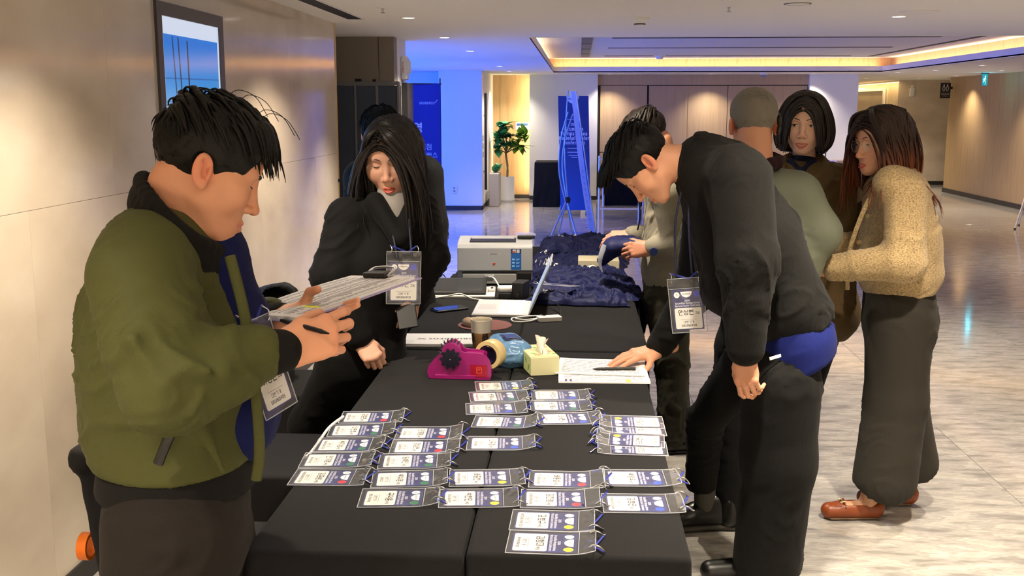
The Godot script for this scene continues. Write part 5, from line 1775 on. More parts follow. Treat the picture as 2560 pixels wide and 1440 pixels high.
func plant() -> void:
	var base := Vector3(-1.25, 0, -18.62)
	var t := thing("potted_rubber_plant", "broad-leaved rubber plant in a tall white pot in the alcove", "plant", base)
	var b := MB.new()
	b.lathe(Transform3D.IDENTITY, [Vector2(0.001, 0.0), Vector2(0.135, 0.0), Vector2(0.14, 0.015), Vector2(0.14, 0.04), Vector2(0.130, 0.05), Vector2(0.133, 0.42), Vector2(0.13, 0.43), Vector2(0.12, 0.43), Vector2(0.118, 0.39), Vector2(0.001, 0.38)], 32)
	part(t, "pot", b.mesh(), mat(Color(0.88, 0.88, 0.88), 0.35))
	var tr := MB.new()
	tr.tube(curve([Vector3(0, 0.38, 0), Vector3(0.01, 0.6, 0.01), Vector3(-0.02, 0.85, 0), Vector3(0.0, 1.05, 0)], 6), 0.02, 8)
	part(t, "trunk", tr.mesh(), mat(Color(0.55, 0.48, 0.40), 0.8))
	var br := MB.new()
	var tips := []
	for q in [[-0.20, 1.12, 0.05], [-0.14, 1.30, -0.02], [-0.02, 1.34, 0.08], [0.08, 1.16, 0.1], [0.22, 1.06, 0.04], [0.36, 1.16, 0.0], [-0.20, 0.92, 0.1], [-0.03, 0.98, 0.14], [0.28, 0.98, 0.1], [-0.08, 1.14, 0.13]]:
		var e := Vector3(q[0], q[1], q[2])
		br.tube(curve([Vector3(-0.01, 0.84, 0), Vector3(q[0] * 0.4, lerpf(0.84, q[1], 0.5), q[2] * 0.5), e], 5), 0.009, 6)
		tips.append(e)
	part(t, "branch", br.mesh(), mat(Color(0.45, 0.40, 0.30), 0.8))
	var greens := [mat(Color(0.20, 0.52, 0.42), 0.3), mat(Color(0.25, 0.58, 0.42), 0.32), mat(Color(0.42, 0.58, 0.20), 0.32)]
	for g in greens:
		g.backlight_enabled = true
		g.backlight = Color(0.08, 0.14, 0.03)
	var shapes := [leaf_mesh(0.23, 0.060, 0.25).mesh(), leaf_mesh(0.20, 0.055, 0.5).mesh(), leaf_mesh(0.26, 0.066, 0.1).mesh()]
	for i in tips.size():
		for k in 11:
			var a := k * 2.4 + i
			var up := rng.randf_range(-0.35, 0.9)
			var d := Vector3(cos(a) if tips[i].x > -0.1 and tips[i].x < 0.3 else absf(cos(a)) * 0.25 * (1.0 if tips[i].x < 0.0 else -1.0), up, sin(a) if tips[i].x < 0.1 else absf(sin(a))).normalized()
			var o: Vector3 = tips[i].lerp(Vector3(0, tips[i].y - 0.12, 0), k * 0.035)
			var lf := part(t, "leaf", shapes[k % 3], greens[2 if tips[i].x > 0.2 else (i + k) % 2], o)
			lf.basis = Basis.looking_at(-d, Vector3.UP)
	var p2 := thing("planter", "low pale planter half hidden behind the bay wall", "plant", Vector3(-1.39, 0, -17.75))
	part(p2, "box", rbox_mesh(Vector3(0.16, 0.55, 0.5), 0.01), mat(Color(0.72, 0.70, 0.66), 0.6), Vector3(0, 0.275, 0))
	for k in 7:
		var lf := part(p2, "leaf", shapes[k % 3], greens[1], Vector3(0, 0.54, -0.05))
		lf.basis = Basis.looking_at(-Vector3(absf(cos(k * 0.9)) * 0.5, 1.0, sin(k * 0.9)).normalized(), Vector3.UP)

func wall_fittings() -> void:
	var hd := thing("door_pull", "long black vertical pull bar at the bay wall's corner", "handle", Vector3(-1.50, 0, -17.2))
	part(hd, "bar", rbox_mesh(Vector3(0.04, 1.55, 0.05), 0.005), M.black, Vector3(0, 1.08, 0))
	for y in [0.6, 1.5]: part(hd, "bracket", rbox_mesh(Vector3(0.04, 0.03, 0.03), 0.004), M.steel, Vector3(-0.03, y, 0))
	var rd := thing("card_readers", "pair of small dark wall readers beside the pull bar", "card reader", Vector3(-1.535, 1.0, -17.05))
	for y in [-0.12, 0.02, 0.14]: part(rd, "reader", rbox_mesh(Vector3(0.015, 0.09, 0.07), 0.004), M.dark, Vector3(0.004, y, 0))
	var th := thing("thermostat_panel", "white control panel with a blue display on the alcove wall", "control panel", Vector3(-1.0, 1.30, -19.19))
	part(th, "case", rbox_mesh(Vector3(0.26, 0.13, 0.02), 0.006), M.white, Vector3(0, 0, 0.01))
	part(th, "display", rbox_mesh(Vector3(0.2, 0.045, 0.004), 0.001), mat(Color(0.2, 0.32, 0.5), 0.2), Vector3(-0.01, 0.025, 0.021))
	var al := thing("fire_alarm_box", "white fire-alarm sounder with red lettering on the white wall end", "alarm", Vector3(-1.52, 1.96, -9.22))
	part(al, "case", rbox_mesh(Vector3(0.05, 0.2, 0.14), 0.012), M.white, Vector3(0.02, 0, 0))
	part(al, "horn", rbox_mesh(Vector3(0.04, 0.12, 0.08), 0.018), M.white, Vector3(0.05, 0.01, 0))
	var im := canvas(60, 120, Color(0.9, 0.9, 0.9))
	for k in 4: write(im, "FIRE"[k], 30, 16 + k * 28, 34, Color(0.75, 0.1, 0.08), true, true)
	var q := MB.new()
	q.quad(Vector3(0.0, -0.05, 0.0705), Vector3(0.03, -0.05, 0.0705), Vector3(0.03, 0.05, 0.0705), Vector3(0.0, 0.05, 0.0705))
	part(al, "lettering", q.mesh(), printed(im, 0.5))
	var so := thing("wall_socket", "small white wall socket low on the blue-lit wall", "socket", Vector3(-1.98, 0.33, -16.89))
	part(so, "plate", rbox_mesh(Vector3(0.08, 0.12, 0.012), 0.003), M.white_gloss)
	for y in [-0.025, 0.025]: part(so, "outlet", rbox_mesh(Vector3(0.035, 0.035, 0.006), 0.002), M.plastic_grey if M.has("plastic_grey") else M.white, Vector3(0, y, 0.006))
	# emergency exit signs
	var im2 := canvas(120, 200, Color(0.10, 0.60, 0.66))
	disc(im2, Vector2(66, 44), 16, Color(0.9, 1.0, 0.98))
	for s in [[60, 62, 48, 110, 22], [48, 108, 74, 140, 14], [74, 140, 66, 178, 12], [48, 108, 30, 140, 14], [30, 140, 14, 146, 12], [60, 72, 86, 92, 10], [58, 72, 32, 84, 10]]: stroke(im2, Vector2(s[0], s[1]), Vector2(s[2], s[3]), s[4], Color(0.9, 1.0, 0.98))
	var ex := mat(Color(0.02, 0.02, 0.02), 0.3)
	ex.emission_enabled = true
	ex.emission = Color.WHITE
	ex.emission_operator = BaseMaterial3D.EMISSION_OP_MULTIPLY
	ex.emission_texture = picture(im2)
	ex.emission_energy_multiplier = 1.3
	for p in [[6.75, -18.4, "lit exit sign hanging before the wood-veneer wall"], [7.05, -28.0, "small lit exit sign deep in the restroom corridor"]]:
		if p[1] < -20: p[0] = 6.3
		var e := thing("exit_sign", p[2], "exit sign", Vector3(p[0], CEIL, p[1]))
		part(e, "case", rbox_mesh(Vector3(0.09, 0.20, 0.03), 0.008), mat(Color(0.4, 0.7, 0.75), 0.4), Vector3(0, -0.115, 0))
		var qq := MB.new()
		qq.quad(Vector3(-0.04, -0.21, 0.016), Vector3(0.04, -0.21, 0.016), Vector3(0.04, -0.02, 0.016), Vector3(-0.04, -0.02, 0.016))
		part(e, "sign_face", qq.mesh(), ex)
		part(e, "bracket", rbox_mesh(Vector3(0.12, 0.02, 0.04), 0.004), M.dark, Vector3(0, -0.008, 0))
		var l := OmniLight3D.new()
		l.name = "sign_light"
		e.add_child(l)
		l.position = Vector3(0, -0.115, 0.05)
		l.light_color = Color(0.3, 0.9, 1.0)
		l.light_energy = 0.04
		l.omni_range = 20.0
		l.omni_attenuation = 2.0
		l.shadow_enabled = true
	# restroom sign
	var im3 := canvas(170, 260, Color(0.09, 0.075, 0.07))
	for s in [[55, 1], [115, -1]]:
		var x: float = s[0]
		disc(im3, Vector2(x, 34), 11, Color(0.92, 0.9, 0.88))
		stroke(im3, Vector2(x - 4, 48), Vector2(x - 22, 92), 9, Color(0.92, 0.9, 0.88))
		stroke(im3, Vector2(x + 4, 48), Vector2(x + 22, 92), 9, Color(0.92, 0.9, 0.88))
		stroke(im3, Vector2(x - 22, 92), Vector2(x - 8, 140), 8, Color(0.92, 0.9, 0.88))
		stroke(im3, Vector2(x + 22, 92), Vector2(x + 8, 140), 8, Color(0.92, 0.9, 0.88))
	write(im3, "RESTROOM", 85, 190, 26, Color(0.92, 0.9, 0.88), true, true, 130)
	hangul(im3, "화장실", 85, 222, 22, Color(0.7, 0.68, 0.65), 0.1, true)
	var rs := thing("restroom_sign", "dark restroom sign with two white figures at the corridor mouth", "sign", Vector3(7.02, 1.95, -21.1))
	part(rs, "plate", rbox_mesh(Vector3(0.19, 0.29, 0.02), 0.003), mat(Color(0.09, 0.075, 0.07), 0.4))
	var q3 := MB.new()
	q3.quad(Vector3(-0.093, -0.143, 0.0105), Vector3(0.093, -0.143, 0.0105), Vector3(0.093, 0.143, 0.0105), Vector3(-0.093, 0.143, 0.0105))
	part(rs, "print", q3.mesh(), printed(im3, 0.4))
	part(rs, "bracket", rbox_mesh(Vector3(0.06, 0.05, 0.015), 0.003), M.dark, Vector3(0.11, 0.05, 0))
	var sp := thing("wall_alarm", "small white alarm fitting high on the corridor wall", "alarm", Vector3(6.955, 1.95, -23.19))
	part(sp, "case", rbox_mesh(Vector3(0.1, 0.18, 0.04), 0.01), M.white, Vector3(0.07, 0, 0.02))
	part(sp, "bell", rbox_mesh(Vector3(0.06, 0.06, 0.03), 0.012), M.white, Vector3(0.07, 0.12, 0.03))

func cocktail_table() -> void:
	var t := thing("registration_counter", "white-clothed counter glimpsed between the two standing women", "table", Vector3(3.75, 0, -14.2))
	var b := MB.new()
	part(t, "white_cloth", drape(-0.55, 0.65, -0.35, 0.35, 0.84, 71, 0.02), mat(Color(0.92, 0.91, 0.9), 0.8))
	var c := thing("chair", "brown-backed chair beside the white-clothed counter", "chair", Vector3(3.62, 0, -12.6))
	part(c, "backrest", rbox_mesh(Vector3(0.42, 0.05, 0.03), 0.01), mat(Color(0.33, 0.24, 0.2), 0.5), Vector3(0, 0.80, 0))
	part(c, "seat", rbox_mesh(Vector3(0.42, 0.05, 0.42), 0.015), mat(Color(0.7, 0.68, 0.66), 0.7), Vector3(0, 0.45, 0.2))
	for x in [-0.19, 0.19]:
		for z in [0.0, 0.39]: part(c, "leg", rbox_mesh(Vector3(0.025, 0.8 if z == 0.0 else 0.44, 0.025), 0.005), M.steel, Vector3(x, 0.4 if z == 0.0 else 0.22, z))
	for i in 3:
		var s := thing("paper_stack", ["broad stack of white papers on the white counter", "second stack of white papers on the counter, beside the broad one", "low stack of white papers at the counter's end"][i], "paper", Vector3(3.4 + 0.3 * i, 0.845, -14.05))
		var m := MB.new()
		for k in 5: m.rbox(Transform3D(Basis(Vector3.UP, k * 0.1), Vector3(0, 0.011 + 0.022 * k, 0)), Vector3(0.26 - 0.02 * i, 0.02, 0.2), 0.003)
		part(s, "sheets", m.mesh(), M.white)
	var bt := thing("water_bottle", "small clear water bottle with blue light on the white counter", "bottle", Vector3(3.92, 0.845, -14.15))
	var l := MB.new()
	l.lathe(Transform3D.IDENTITY, [Vector2(0.001, 0), Vector2(0.03, 0), Vector2(0.032, 0.01), Vector2(0.032, 0.13), Vector2(0.013, 0.17), Vector2(0.013, 0.19), Vector2(0.001, 0.19)], 16)
	part(bt, "body", l.mesh(), mat(Color(0.35, 0.55, 0.85), 0.1))

# ---------------------------------------------------------------- chairs
func cover_chair(at: Vector3, turn: float, label: String, skirt: float) -> Node3D:
	# seat towards +x, back at x = 0
	var t := thing("covered_chair", label, "chair", at, turn, "black-covered chairs along the wall")
	part(t, "seat_cover", drape(0.0, 0.46, -0.225, 0.225, 0.475, int(at.z * -10), skirt), M.chair_cloth)
	var s := Sdf.new(0.012)
	s.cap(Vector3(0.0, 0.44, 0), Vector3(-0.05, 0.77, 0), 0.032, 0.03, 0.03, Vector3(0, 0, 1), 7.0)
	s.cap(Vector3(-0.052, 0.80, -0.2), Vector3(-0.052, 0.80, 0.2), 0.026, 0.026, 0.03)
	part(t, "back_cover", s.mesh(), M.chair_cloth)
	for x in [-0.01, 0.44]:
		for z in [-0.2, 0.2]: tube_part(t, "leg", [Vector3(x - (0.02 if x < 0.1 else 0.0), 0.0, z), Vector3(x, 0.46, z)], 0.014, M.rubber)
	return t

func chairs() -> void:
	M.chair_cloth = cloth(Color(0.12, 0.115, 0.12), 0.85, 50.0, 0.25, 0.2)
	var a := cover_chair(Vector3(-1.13, 0, -2.55), 0.0, "black-covered chair behind the man in the olive jacket, nearest of the row", 0.006)
	part(a, "cover_knot", rbox_mesh(Vector3(0.09, 0.07, 0.08), 0.03, 3), M.chair_cloth, Vector3(-0.02, 0.36, 0.22))
	cover_chair(Vector3(-1.17, 0, -3.36), 0.0, "grey-black covered chair with its bare seat beside the wall-edge badges", 0.012)
	cover_chair(Vector3(-1.24, 0, -4.28), 0.05, "black-covered chair with a wrinkled skirt and a coat on its back", 0.03)
	# coat over the last chair's back
	var c := thing("draped_coat", "black coat with a grey-lined hood hung over a chair back", "coat", Vector3(-1.27, 0.42, -4.25))
	var s := Sdf.new(0.01)
	s.cap(Vector3(0, 0.40, -0.2), Vector3(0, 0.40, 0.2), 0.055, 0.055, 0.03)
	s.cap(Vector3(0.02, 0.2, -0.2), Vector3(0.02, 0.2, 0.2), 0.06, 0.06, 0.06)
	s.cap(Vector3(-0.04, 0.2, -0.2), Vector3(-0.04, 0.2, 0.2), 0.05, 0.05, 0.06)
	s.ell(Vector3(0.02, 0.43, 0.05), Vector3(0.10, 0.055, 0.13), 0.03)
	s.ell(Vector3(0.05, 0.44, 0.09), Vector3(0.06, 0.035, 0.08), 0.02, Basis.IDENTITY, -1.0)
	var nz := noise(5.0, 3, 8)
	part(c, "shell", s.mesh(Transform3D.IDENTITY, func(p, n): return nz.get_noise_3dv(p) * 0.02), cloth(Color(0.04, 0.04, 0.045), 0.6, 40.0, 0.3, 0.2))
	part(c, "lining", rbox_mesh(Vector3(0.008, 0.10, 0.03), 0.004), mat(Color(0.35, 0.36, 0.38), 0.8), Vector3(0.0, 0.43, 0.19))
	# things by the wall at the left
	var bag := thing("plastic_bag", "crumpled white plastic bag under the nearest covered chair", "bag", Vector3(-1.0, 0.0, -2.62))
	var g := Sdf.new(0.012)
	g.ell(Vector3(0, 0.2, 0), Vector3(0.10, 0.20, 0.12), 0.03)
	g.cap(Vector3(-0.02, 0.35, 0), Vector3(0.01, 0.46, 0.02), 0.05, 0.015, 0.05)
	var n2 := noise(12.0, 3, 9)
	part(bag, "film", g.mesh(Transform3D.IDENTITY, func(p, n): return -absf(n2.get_noise_3dv(p)) * 0.04), mat(Color(0.85, 0.84, 0.83), 0.4))
	var o := thing("orange_roll", "orange tape roll hanging beside the nearest chair's leg", "tape", P(217, 1365, -2.37))
	var r := MB.new()
	r.lathe(Transform3D(Basis(Vector3.FORWARD, PI / 2), Vector3.ZERO), [Vector2(0.025, -0.012), Vector2(0.034, -0.012), Vector2(0.034, 0.012), Vector2(0.025, 0.012), Vector2(0.025, -0.012)], 24)
	part(o, "tape", r.mesh(), mat(Color(0.9, 0.45, 0.06), 0.4))
	var pl := thing("wooden_panel", "pale wooden board panel leaning on the marble wall behind the chairs", "panel", Vector3(-1.60, 0, -4.9))
	for k in 7: part(pl, "board", rbox_mesh(Vector3(0.02, 0.62, 0.125), 0.003), mat(Color(0.80, 0.70, 0.55).lightened(0.03 * (k % 3)), 0.5), Vector3(0, 0.31, -0.42 + 0.128 * k))
# ---------------------------------------------------------------- people
var SKIN := Color(0.80, 0.60, 0.49)

func facing(dir: Vector3, pitch := 0.0, roll := 0.0) -> Basis:
	# +z along dir, then nodding by pitch (down positive) and tilting by roll
	var d := Vector3(dir.x, 0, dir.z).normalized()
	var b := Basis(Vector3.UP.cross(d).normalized(), Vector3.UP, d)
	return b * Basis(Vector3(1, 0, 0), pitch) * Basis(Vector3(0, 0, 1), roll)

func person(label: String, at: Vector3) -> Node3D:
	return thing("person", label, "person", at)

# a mesh in world coordinates hung under a thing
func wear(t: Node3D, called: String, mesh: Mesh, m: Material, label := "") -> MeshInstance3D:
	var o := part(t, called, mesh, m, -t.position)
	if label: o.set_meta("label", label)
	return o

func skin_mat(c: Color) -> StandardMaterial3D:
	var m := mat(Color.WHITE, 0.5)
	m.vertex_color_use_as_albedo = true
	m.subsurf_scatter_enabled = true
	m.subsurf_scatter_strength = 0.08
	m.metallic_specular = 0.4
	return m

# head in its own axes: ears at y = 0, face to +z, the left ear at +x
func head_sdf(cell: float, o: Dictionary, skin: Color) -> Sdf:
	var s := Sdf.new(cell)
	var w: float = o.get("wide", 1.0)
	var fem: bool = o.get("fem", false)
	s.ell(Vector3(0, 0.045, -0.010), Vector3(0.076 * w, 0.080, 0.097), 0.02)
	s.ell(Vector3(0, 0.045, 0.040), Vector3(0.062 * w, 0.055, 0.047), 0.03)
	s.ell(Vector3(0, -0.022, 0.030), Vector3(0.063 * w, 0.072, 0.060), 0.03)
	var jw: float = o.get("jaw", 1.0)
	for e in [-1.0, 1.0]:
		s.cap(Vector3(0.046 * e * w * jw, -0.050, 0.008), Vector3(0.020 * e * jw, -0.092, 0.062), 0.020, 0.016, 0.03)
		s.ell(Vector3(0.040 * e * w, -0.024, 0.056), Vector3(0.027, 0.027, 0.023) * float(o.get("cheek", 1.0)), 0.022)
		s.ell(Vector3(0.052 * e * w, -0.002, 0.040), Vector3(0.02, 0.016, 0.026), 0.02)
	s.ell(Vector3(0, -0.094, 0.073), Vector3(0.020, 0.016, 0.018), 0.018)
	if o.get("double_chin", false): s.ell(Vector3(0, -0.103, 0.022), Vector3(0.046, 0.026, 0.05), 0.03)
	s.ell(Vector3(0, -0.064, 0.067), Vector3(0.032, 0.028, 0.026), 0.02)
	s.cap(Vector3(-0.033, 0.030, 0.075), Vector3(0.033, 0.030, 0.075), 0.011, 0.011, 0.016)
	for e in [-1.0, 1.0]: s.ell(Vector3(0.032 * e, 0.008, 0.097), Vector3(0.021, 0.014, 0.014), 0.014, Basis.IDENTITY, -1.0)
	for e in [-1.0, 1.0]:
		s.ell(Vector3(0.032 * e, 0.007, 0.073), Vector3(0.0165, 0.0125, 0.0135), 0.005)
	# nose
	var nl: float = o.get("nose", 1.0)
	s.cap(Vector3(0, 0.020, 0.081 if fem else 0.084), Vector3(0, -0.028, 0.084 + 0.022 * nl), 0.0075, 0.0098, 0.012)
	s.ell(Vector3(0, -0.033, 0.086 + 0.022 * nl), Vector3(0.012, 0.0105, 0.0125), 0.006)
	for e in [-1.0, 1.0]:
		s.ell(Vector3(0.0125 * e, -0.037, 0.095), Vector3(0.0085, 0.0075, 0.011), 0.005)
		s.cut(Vector3(0.006 * e, -0.046, 0.100), Vector3(0.007 * e, -0.042, 0.104), 0.003, 0.002, 0.003)
	# mouth
	var sm: float = o.get("smile", 0.0)
	var mw := 0.021 + 0.005 * sm
	for e in [-1.0, 1.0]:
		s.cap(Vector3(mw * e, -0.0685 + 0.005 * sm, 0.083), Vector3(0.004 * e, -0.0650, 0.0950), 0.0035, 0.0060, 0.004)
		s.cap(Vector3(mw * 0.85 * e, -0.0715 + 0.004 * sm, 0.084), Vector3(0.0, -0.0770 - 0.002 * sm, 0.0940), 0.0035, 0.0072, 0.004)
		s.cut(Vector3(mw * 1.1 * e, -0.0690 + 0.006 * sm, 0.091), Vector3(0.0, -0.0708, 0.1015), 0.0014, 0.0016 + 0.0026 * sm, 0.003)
	# ears
	if o.get("ears", true):
		for e in [-1.0, 1.0]:
			var t := Basis(Vector3.RIGHT, -0.22) * Basis(Vector3.UP, -0.45 * e)
			var c := Vector3(0.079 * e * w, 0.000, -0.012)
			s.ell(c, Vector3(0.009, 0.032, 0.0195), 0.006, t)
			s.ell(c + t * Vector3(0.008 * e, 0.005, 0.003), Vector3(0.0115, 0.021, 0.0115), 0.003, t, -1.0)
			s.ell(c + t * Vector3(0.004 * e, -0.002, 0.013), Vector3(0.004, 0.007, 0.004), 0.004, t)
			s.ell(c + t * Vector3(0.001 * e, -0.027, 0.004), Vector3(0.006, 0.008, 0.008), 0.006, t)
			s.cap(c + t * Vector3(0.003 * e, 0.012, -0.004), c + t * Vector3(0.004 * e, -0.010, -0.006), 0.003, 0.003, 0.004)
	if o.has("neck"):
		var nk: Array = o.neck
		s.cap(Vector3(0, -0.045, -0.034), nk[0], nk[1] * 0.94, nk[2], 0.025)
	s.base = lin(skin)
	var lip: Color = lin(o.get("lip", skin.lerp(Color(0.72, 0.33, 0.30), 0.4)))
	s.paints = [
		[Vector3(0.045 * w, -0.025, 0.062), 0.034, lin(skin.lerp(Color(0.85, 0.45, 0.36), 0.22)), 1.0], [Vector3(-0.045 * w, -0.025, 0.062), 0.034, lin(skin.lerp(Color(0.85, 0.45, 0.36), 0.22)), 1.0],
		[Vector3(0, -0.035, 0.110), 0.022, lin(skin.lerp(Color(0.85, 0.45, 0.36), 0.2)), 1.0],
	]
	for e in [-1.0, 1.0]:
		s.paints.append([Vector3(0.080 * e * w, 0, -0.012), 0.038, lin(skin.lerp(Color(0.85, 0.40, 0.32), 0.3)), 0.6])
	for k in (0 if fem else 7):
		var u := (k - 3) / 3.0
		s.paints.append([Vector3(mw * u, -0.0705 + 0.0045 * sm * u * u + (0.001 if absf(u) < 0.5 else 0.0015), 0.0965 - 0.011 * u * u), 0.0084 - 0.003 * u * u, lip, 0.35])
	return s

# eyelid line, brow, or open eye, in the head's own axes
func face_details(t: Node3D, x: Transform3D, o: Dictionary) -> void:
	var hair: Color = o.get("hair", Color(0.03, 0.028, 0.027))
	var brow := MB.new()
	for e in [-1.0, 1.0]:
		var bh: float = o.get("brow", 0.0)
		var pts := curve([Vector3(0.014 * e, 0.026 + bh, 0.0925), Vector3(0.027 * e, 0.031 + bh, 0.0915), Vector3(0.041 * e, 0.030 + bh, 0.083), Vector3(0.051 * e, 0.024 + bh, 0.071)], 4)
		var w := []
		for i in pts.size(): w.append((0.0044 if not o.get("fem", false) else 0.0034) * (1.0 - 0.75 * pow(float(i) / (pts.size() - 1), 2.0)))
		var m := MB.new()
		m.tube(pts, w, 6, 0.55, Vector3.UP)
		brow.append(m, x)
	if o.get("fem", false):
		var sm: float = o.get("smile", 0.0)
		var mw := 0.021 + 0.005 * sm
		var ups := curve([Vector3(-mw, -0.0690 + 0.005 * sm, 0.0870), Vector3(-0.012, -0.0662 + 0.002 * sm, 0.0960), Vector3(-0.005, -0.0645, 0.0992), Vector3(0, -0.0655, 0.0996), Vector3(0.005, -0.0645, 0.0992), Vector3(0.012, -0.0662 + 0.002 * sm, 0.0960), Vector3(mw, -0.0690 + 0.005 * sm, 0.0870)], 4)
		var los := curve([Vector3(-mw * 0.94, -0.0702 + 0.0045 * sm, 0.0870), Vector3(-0.011, -0.0755 - 0.001 * sm, 0.0968), Vector3(0, -0.0778 - 0.002 * sm, 0.0998), Vector3(0.011, -0.0755 - 0.001 * sm, 0.0968), Vector3(mw * 0.94, -0.0702 + 0.0045 * sm, 0.0870)], 5)
		var lm := MB.new()
		for k in 2:
			var pts: Array = ups if k == 0 else los
			var w := []
			for i in pts.size(): w.append((0.0046 if k == 0 else 0.0056) * (0.25 + 0.75 * pow(sin(PI * i / (pts.size() - 1.0)), 0.7)))
			var m := MB.new()
			m.tube(pts, w, 10, 0.75, Vector3.UP)
			lm.append(m, x)
		var lmat := mat(o.get("lip", Color(0.7, 0.35, 0.3)), 0.35)
		wear(t, "lips", lm.mesh(), lmat)
	wear(t, "eyebrows", brow.mesh(), mat(hair.lightened(0.05), 0.7))
	var lash := MB.new()
	var open: float = o.get("open", 0.0)
	for e in [-1.0, 1.0]:
		var up := []
		for i in 9:
			var u := -1.0 + 0.25 * i
			var yy: float = 0.0075 + (open * 0.0045 * (1.0 - u * u)) - (1.0 - open) * 0.0035 * (1.0 - u * u) - (0.0008 * u * e)
			var xx: float = 0.032 * e + 0.0145 * u
			var q := Vector2((xx - 0.032 * e) / 0.0165, (yy - 0.007) / 0.0125)
			up.append(Vector3(xx, yy, 0.073 + 0.0135 * sqrt(maxf(0.05, 1.0 - q.length_squared())) + 0.0006))
		var m := MB.new()
		m.tube(curve(up, 2), 0.0011 + 0.0003 * open, 6)
		lash.append(m, x)
		if open > 0.2:
			var lo := []
			for i in 9:
				var u := -1.0 + 0.25 * i
				var yy: float = 0.0062 - open * 0.0038 * (1.0 - u * u)
				var q := Vector2(0.88 * u, (yy - 0.007) / 0.0125)
				lo.append(Vector3(0.032 * e + 0.0145 * u, yy, 0.073 + 0.0135 * sqrt(maxf(0.05, 1.0 - q.length_squared())) + 0.0004))
			var white := MB.new()
			var iris := MB.new()
			white.sheet(func(u, v):
				var a: Vector3 = up[0].lerp(up[8], u) if false else Vector3(lerpf(up[0].x, up[8].x, u), 0, 0)
				var k: float = (u * 2.0 - 1.0)
				var y0: float = 0.0062 - open * 0.0038 * (1.0 - k * k)
				var y1: float = 0.0075 + open * 0.0045 * (1.0 - k * k)
				var y2: float = lerpf(y0, y1, v)
				var q := Vector2(0.88 * k, (y2 - 0.007) / 0.0125)
				return Vector3(a.x, y2, 0.073 + 0.0135 * sqrt(maxf(0.05, 1.0 - q.length_squared())) + 0.0004), 12, 5)
			for i in white.n.size(): white.n[i] = white.n[i] if white.n[i].z > 0 else -white.n[i]
			for i in 12:
				var a0 := TAU * i / 12.0
				var a1 := TAU * (i + 1) / 12.0
				var c := Vector3(0.032 * e + float(o.get("gaze", 0.0)) * 0.004, 0.0073, 0.0873)
				var p0 := c + Vector3(cos(a0), sin(a0) * 0.8, -0.05) * 0.0048
				var p1 := c + Vector3(cos(a1), sin(a1) * 0.8, -0.05) * 0.0048
				var k := iris.vert(c, Vector3(0, 0, 1))
				iris.vert(p0, Vector3(0, 0, 1))
				iris.vert(p1, Vector3(0, 0, 1))
				iris.tri(k, k + 1, k + 2)
			var wm := MB.new()
			wm.append(white, x)
			wear(t, "eye_white", wm.mesh(), mat(Color(0.82, 0.80, 0.78), 0.3))
			var im := MB.new()
			im.append(iris, x)
			wear(t, "iris", im.mesh(), mat(Color(0.06, 0.04, 0.03), 0.15))
			var m2 := MB.new()
			m2.tube(curve(lo, 2), 0.0006, 5)
			lash.append(m2, x)
	wear(t, "eyelashes", lash.mesh(), mat(Color(0.04, 0.03, 0.03), 0.6))

# locks of hair marched over the skull; each lock: [root, direction, length, width, gravity, lift]
func lay_locks(b: MB, locks: Array, c: Vector3, r: Vector3, down: Vector3, seed_: int, extra := []) -> void:
	var g := RandomNumberGenerator.new()
	g.seed = seed_
	for l in locks:
		var p: Vector3 = l[0]
		var d: Vector3 = l[1].normalized()
		var steps := 8 if l[2] < 0.12 else 12
		var st: float = l[2] / steps
		var path := [p]
		var wr := []
		var bend: Vector3 = Vector3(g.randf_range(-1, 1), g.randf_range(-1, 1), g.randf_range(-1, 1)) * (l[6] if l.size() > 6 else 0.12)
		for i in steps:
			d = (d + down * l[4] / steps * 8.0 * 0.25 + bend * (0.5 if i % 6 < 3 else -0.5)).normalized()
			p += d * st
			var q := (p - c) / r
			var ql := q.length()
			var lim: float = 1.0 + l[5]
			var hug: float = l[7] if l.size() > 7 else 0.0
			if ql < lim: p = c + q / ql * lim * r
			elif hug > 0.0 and (p - c).dot(down) < 0.012: p = c + q / ql * lerpf(ql, lim, hug) * r
			for e in extra:
				var v: Vector3 = p - e[0]
				if v.length() < e[1]: p = e[0] + v.normalized() * e[1]
			d = (p - path[path.size() - 1]).normalized()
			path.append(p)
		for i in path.size():
			var t := float(i) / (path.size() - 1)
			wr.append(l[3] * (0.55 + 0.45 * sin(PI * minf(t * 1.6, 0.5 + t * 0.2)) ) * (1.0 - 0.85 * pow(t, 2.5)))
		var up: Vector3 = ((path[path.size() / 2] - c) / (r * r)).normalized()
		b.tube(path, wr, 5, 0.45, up, false)

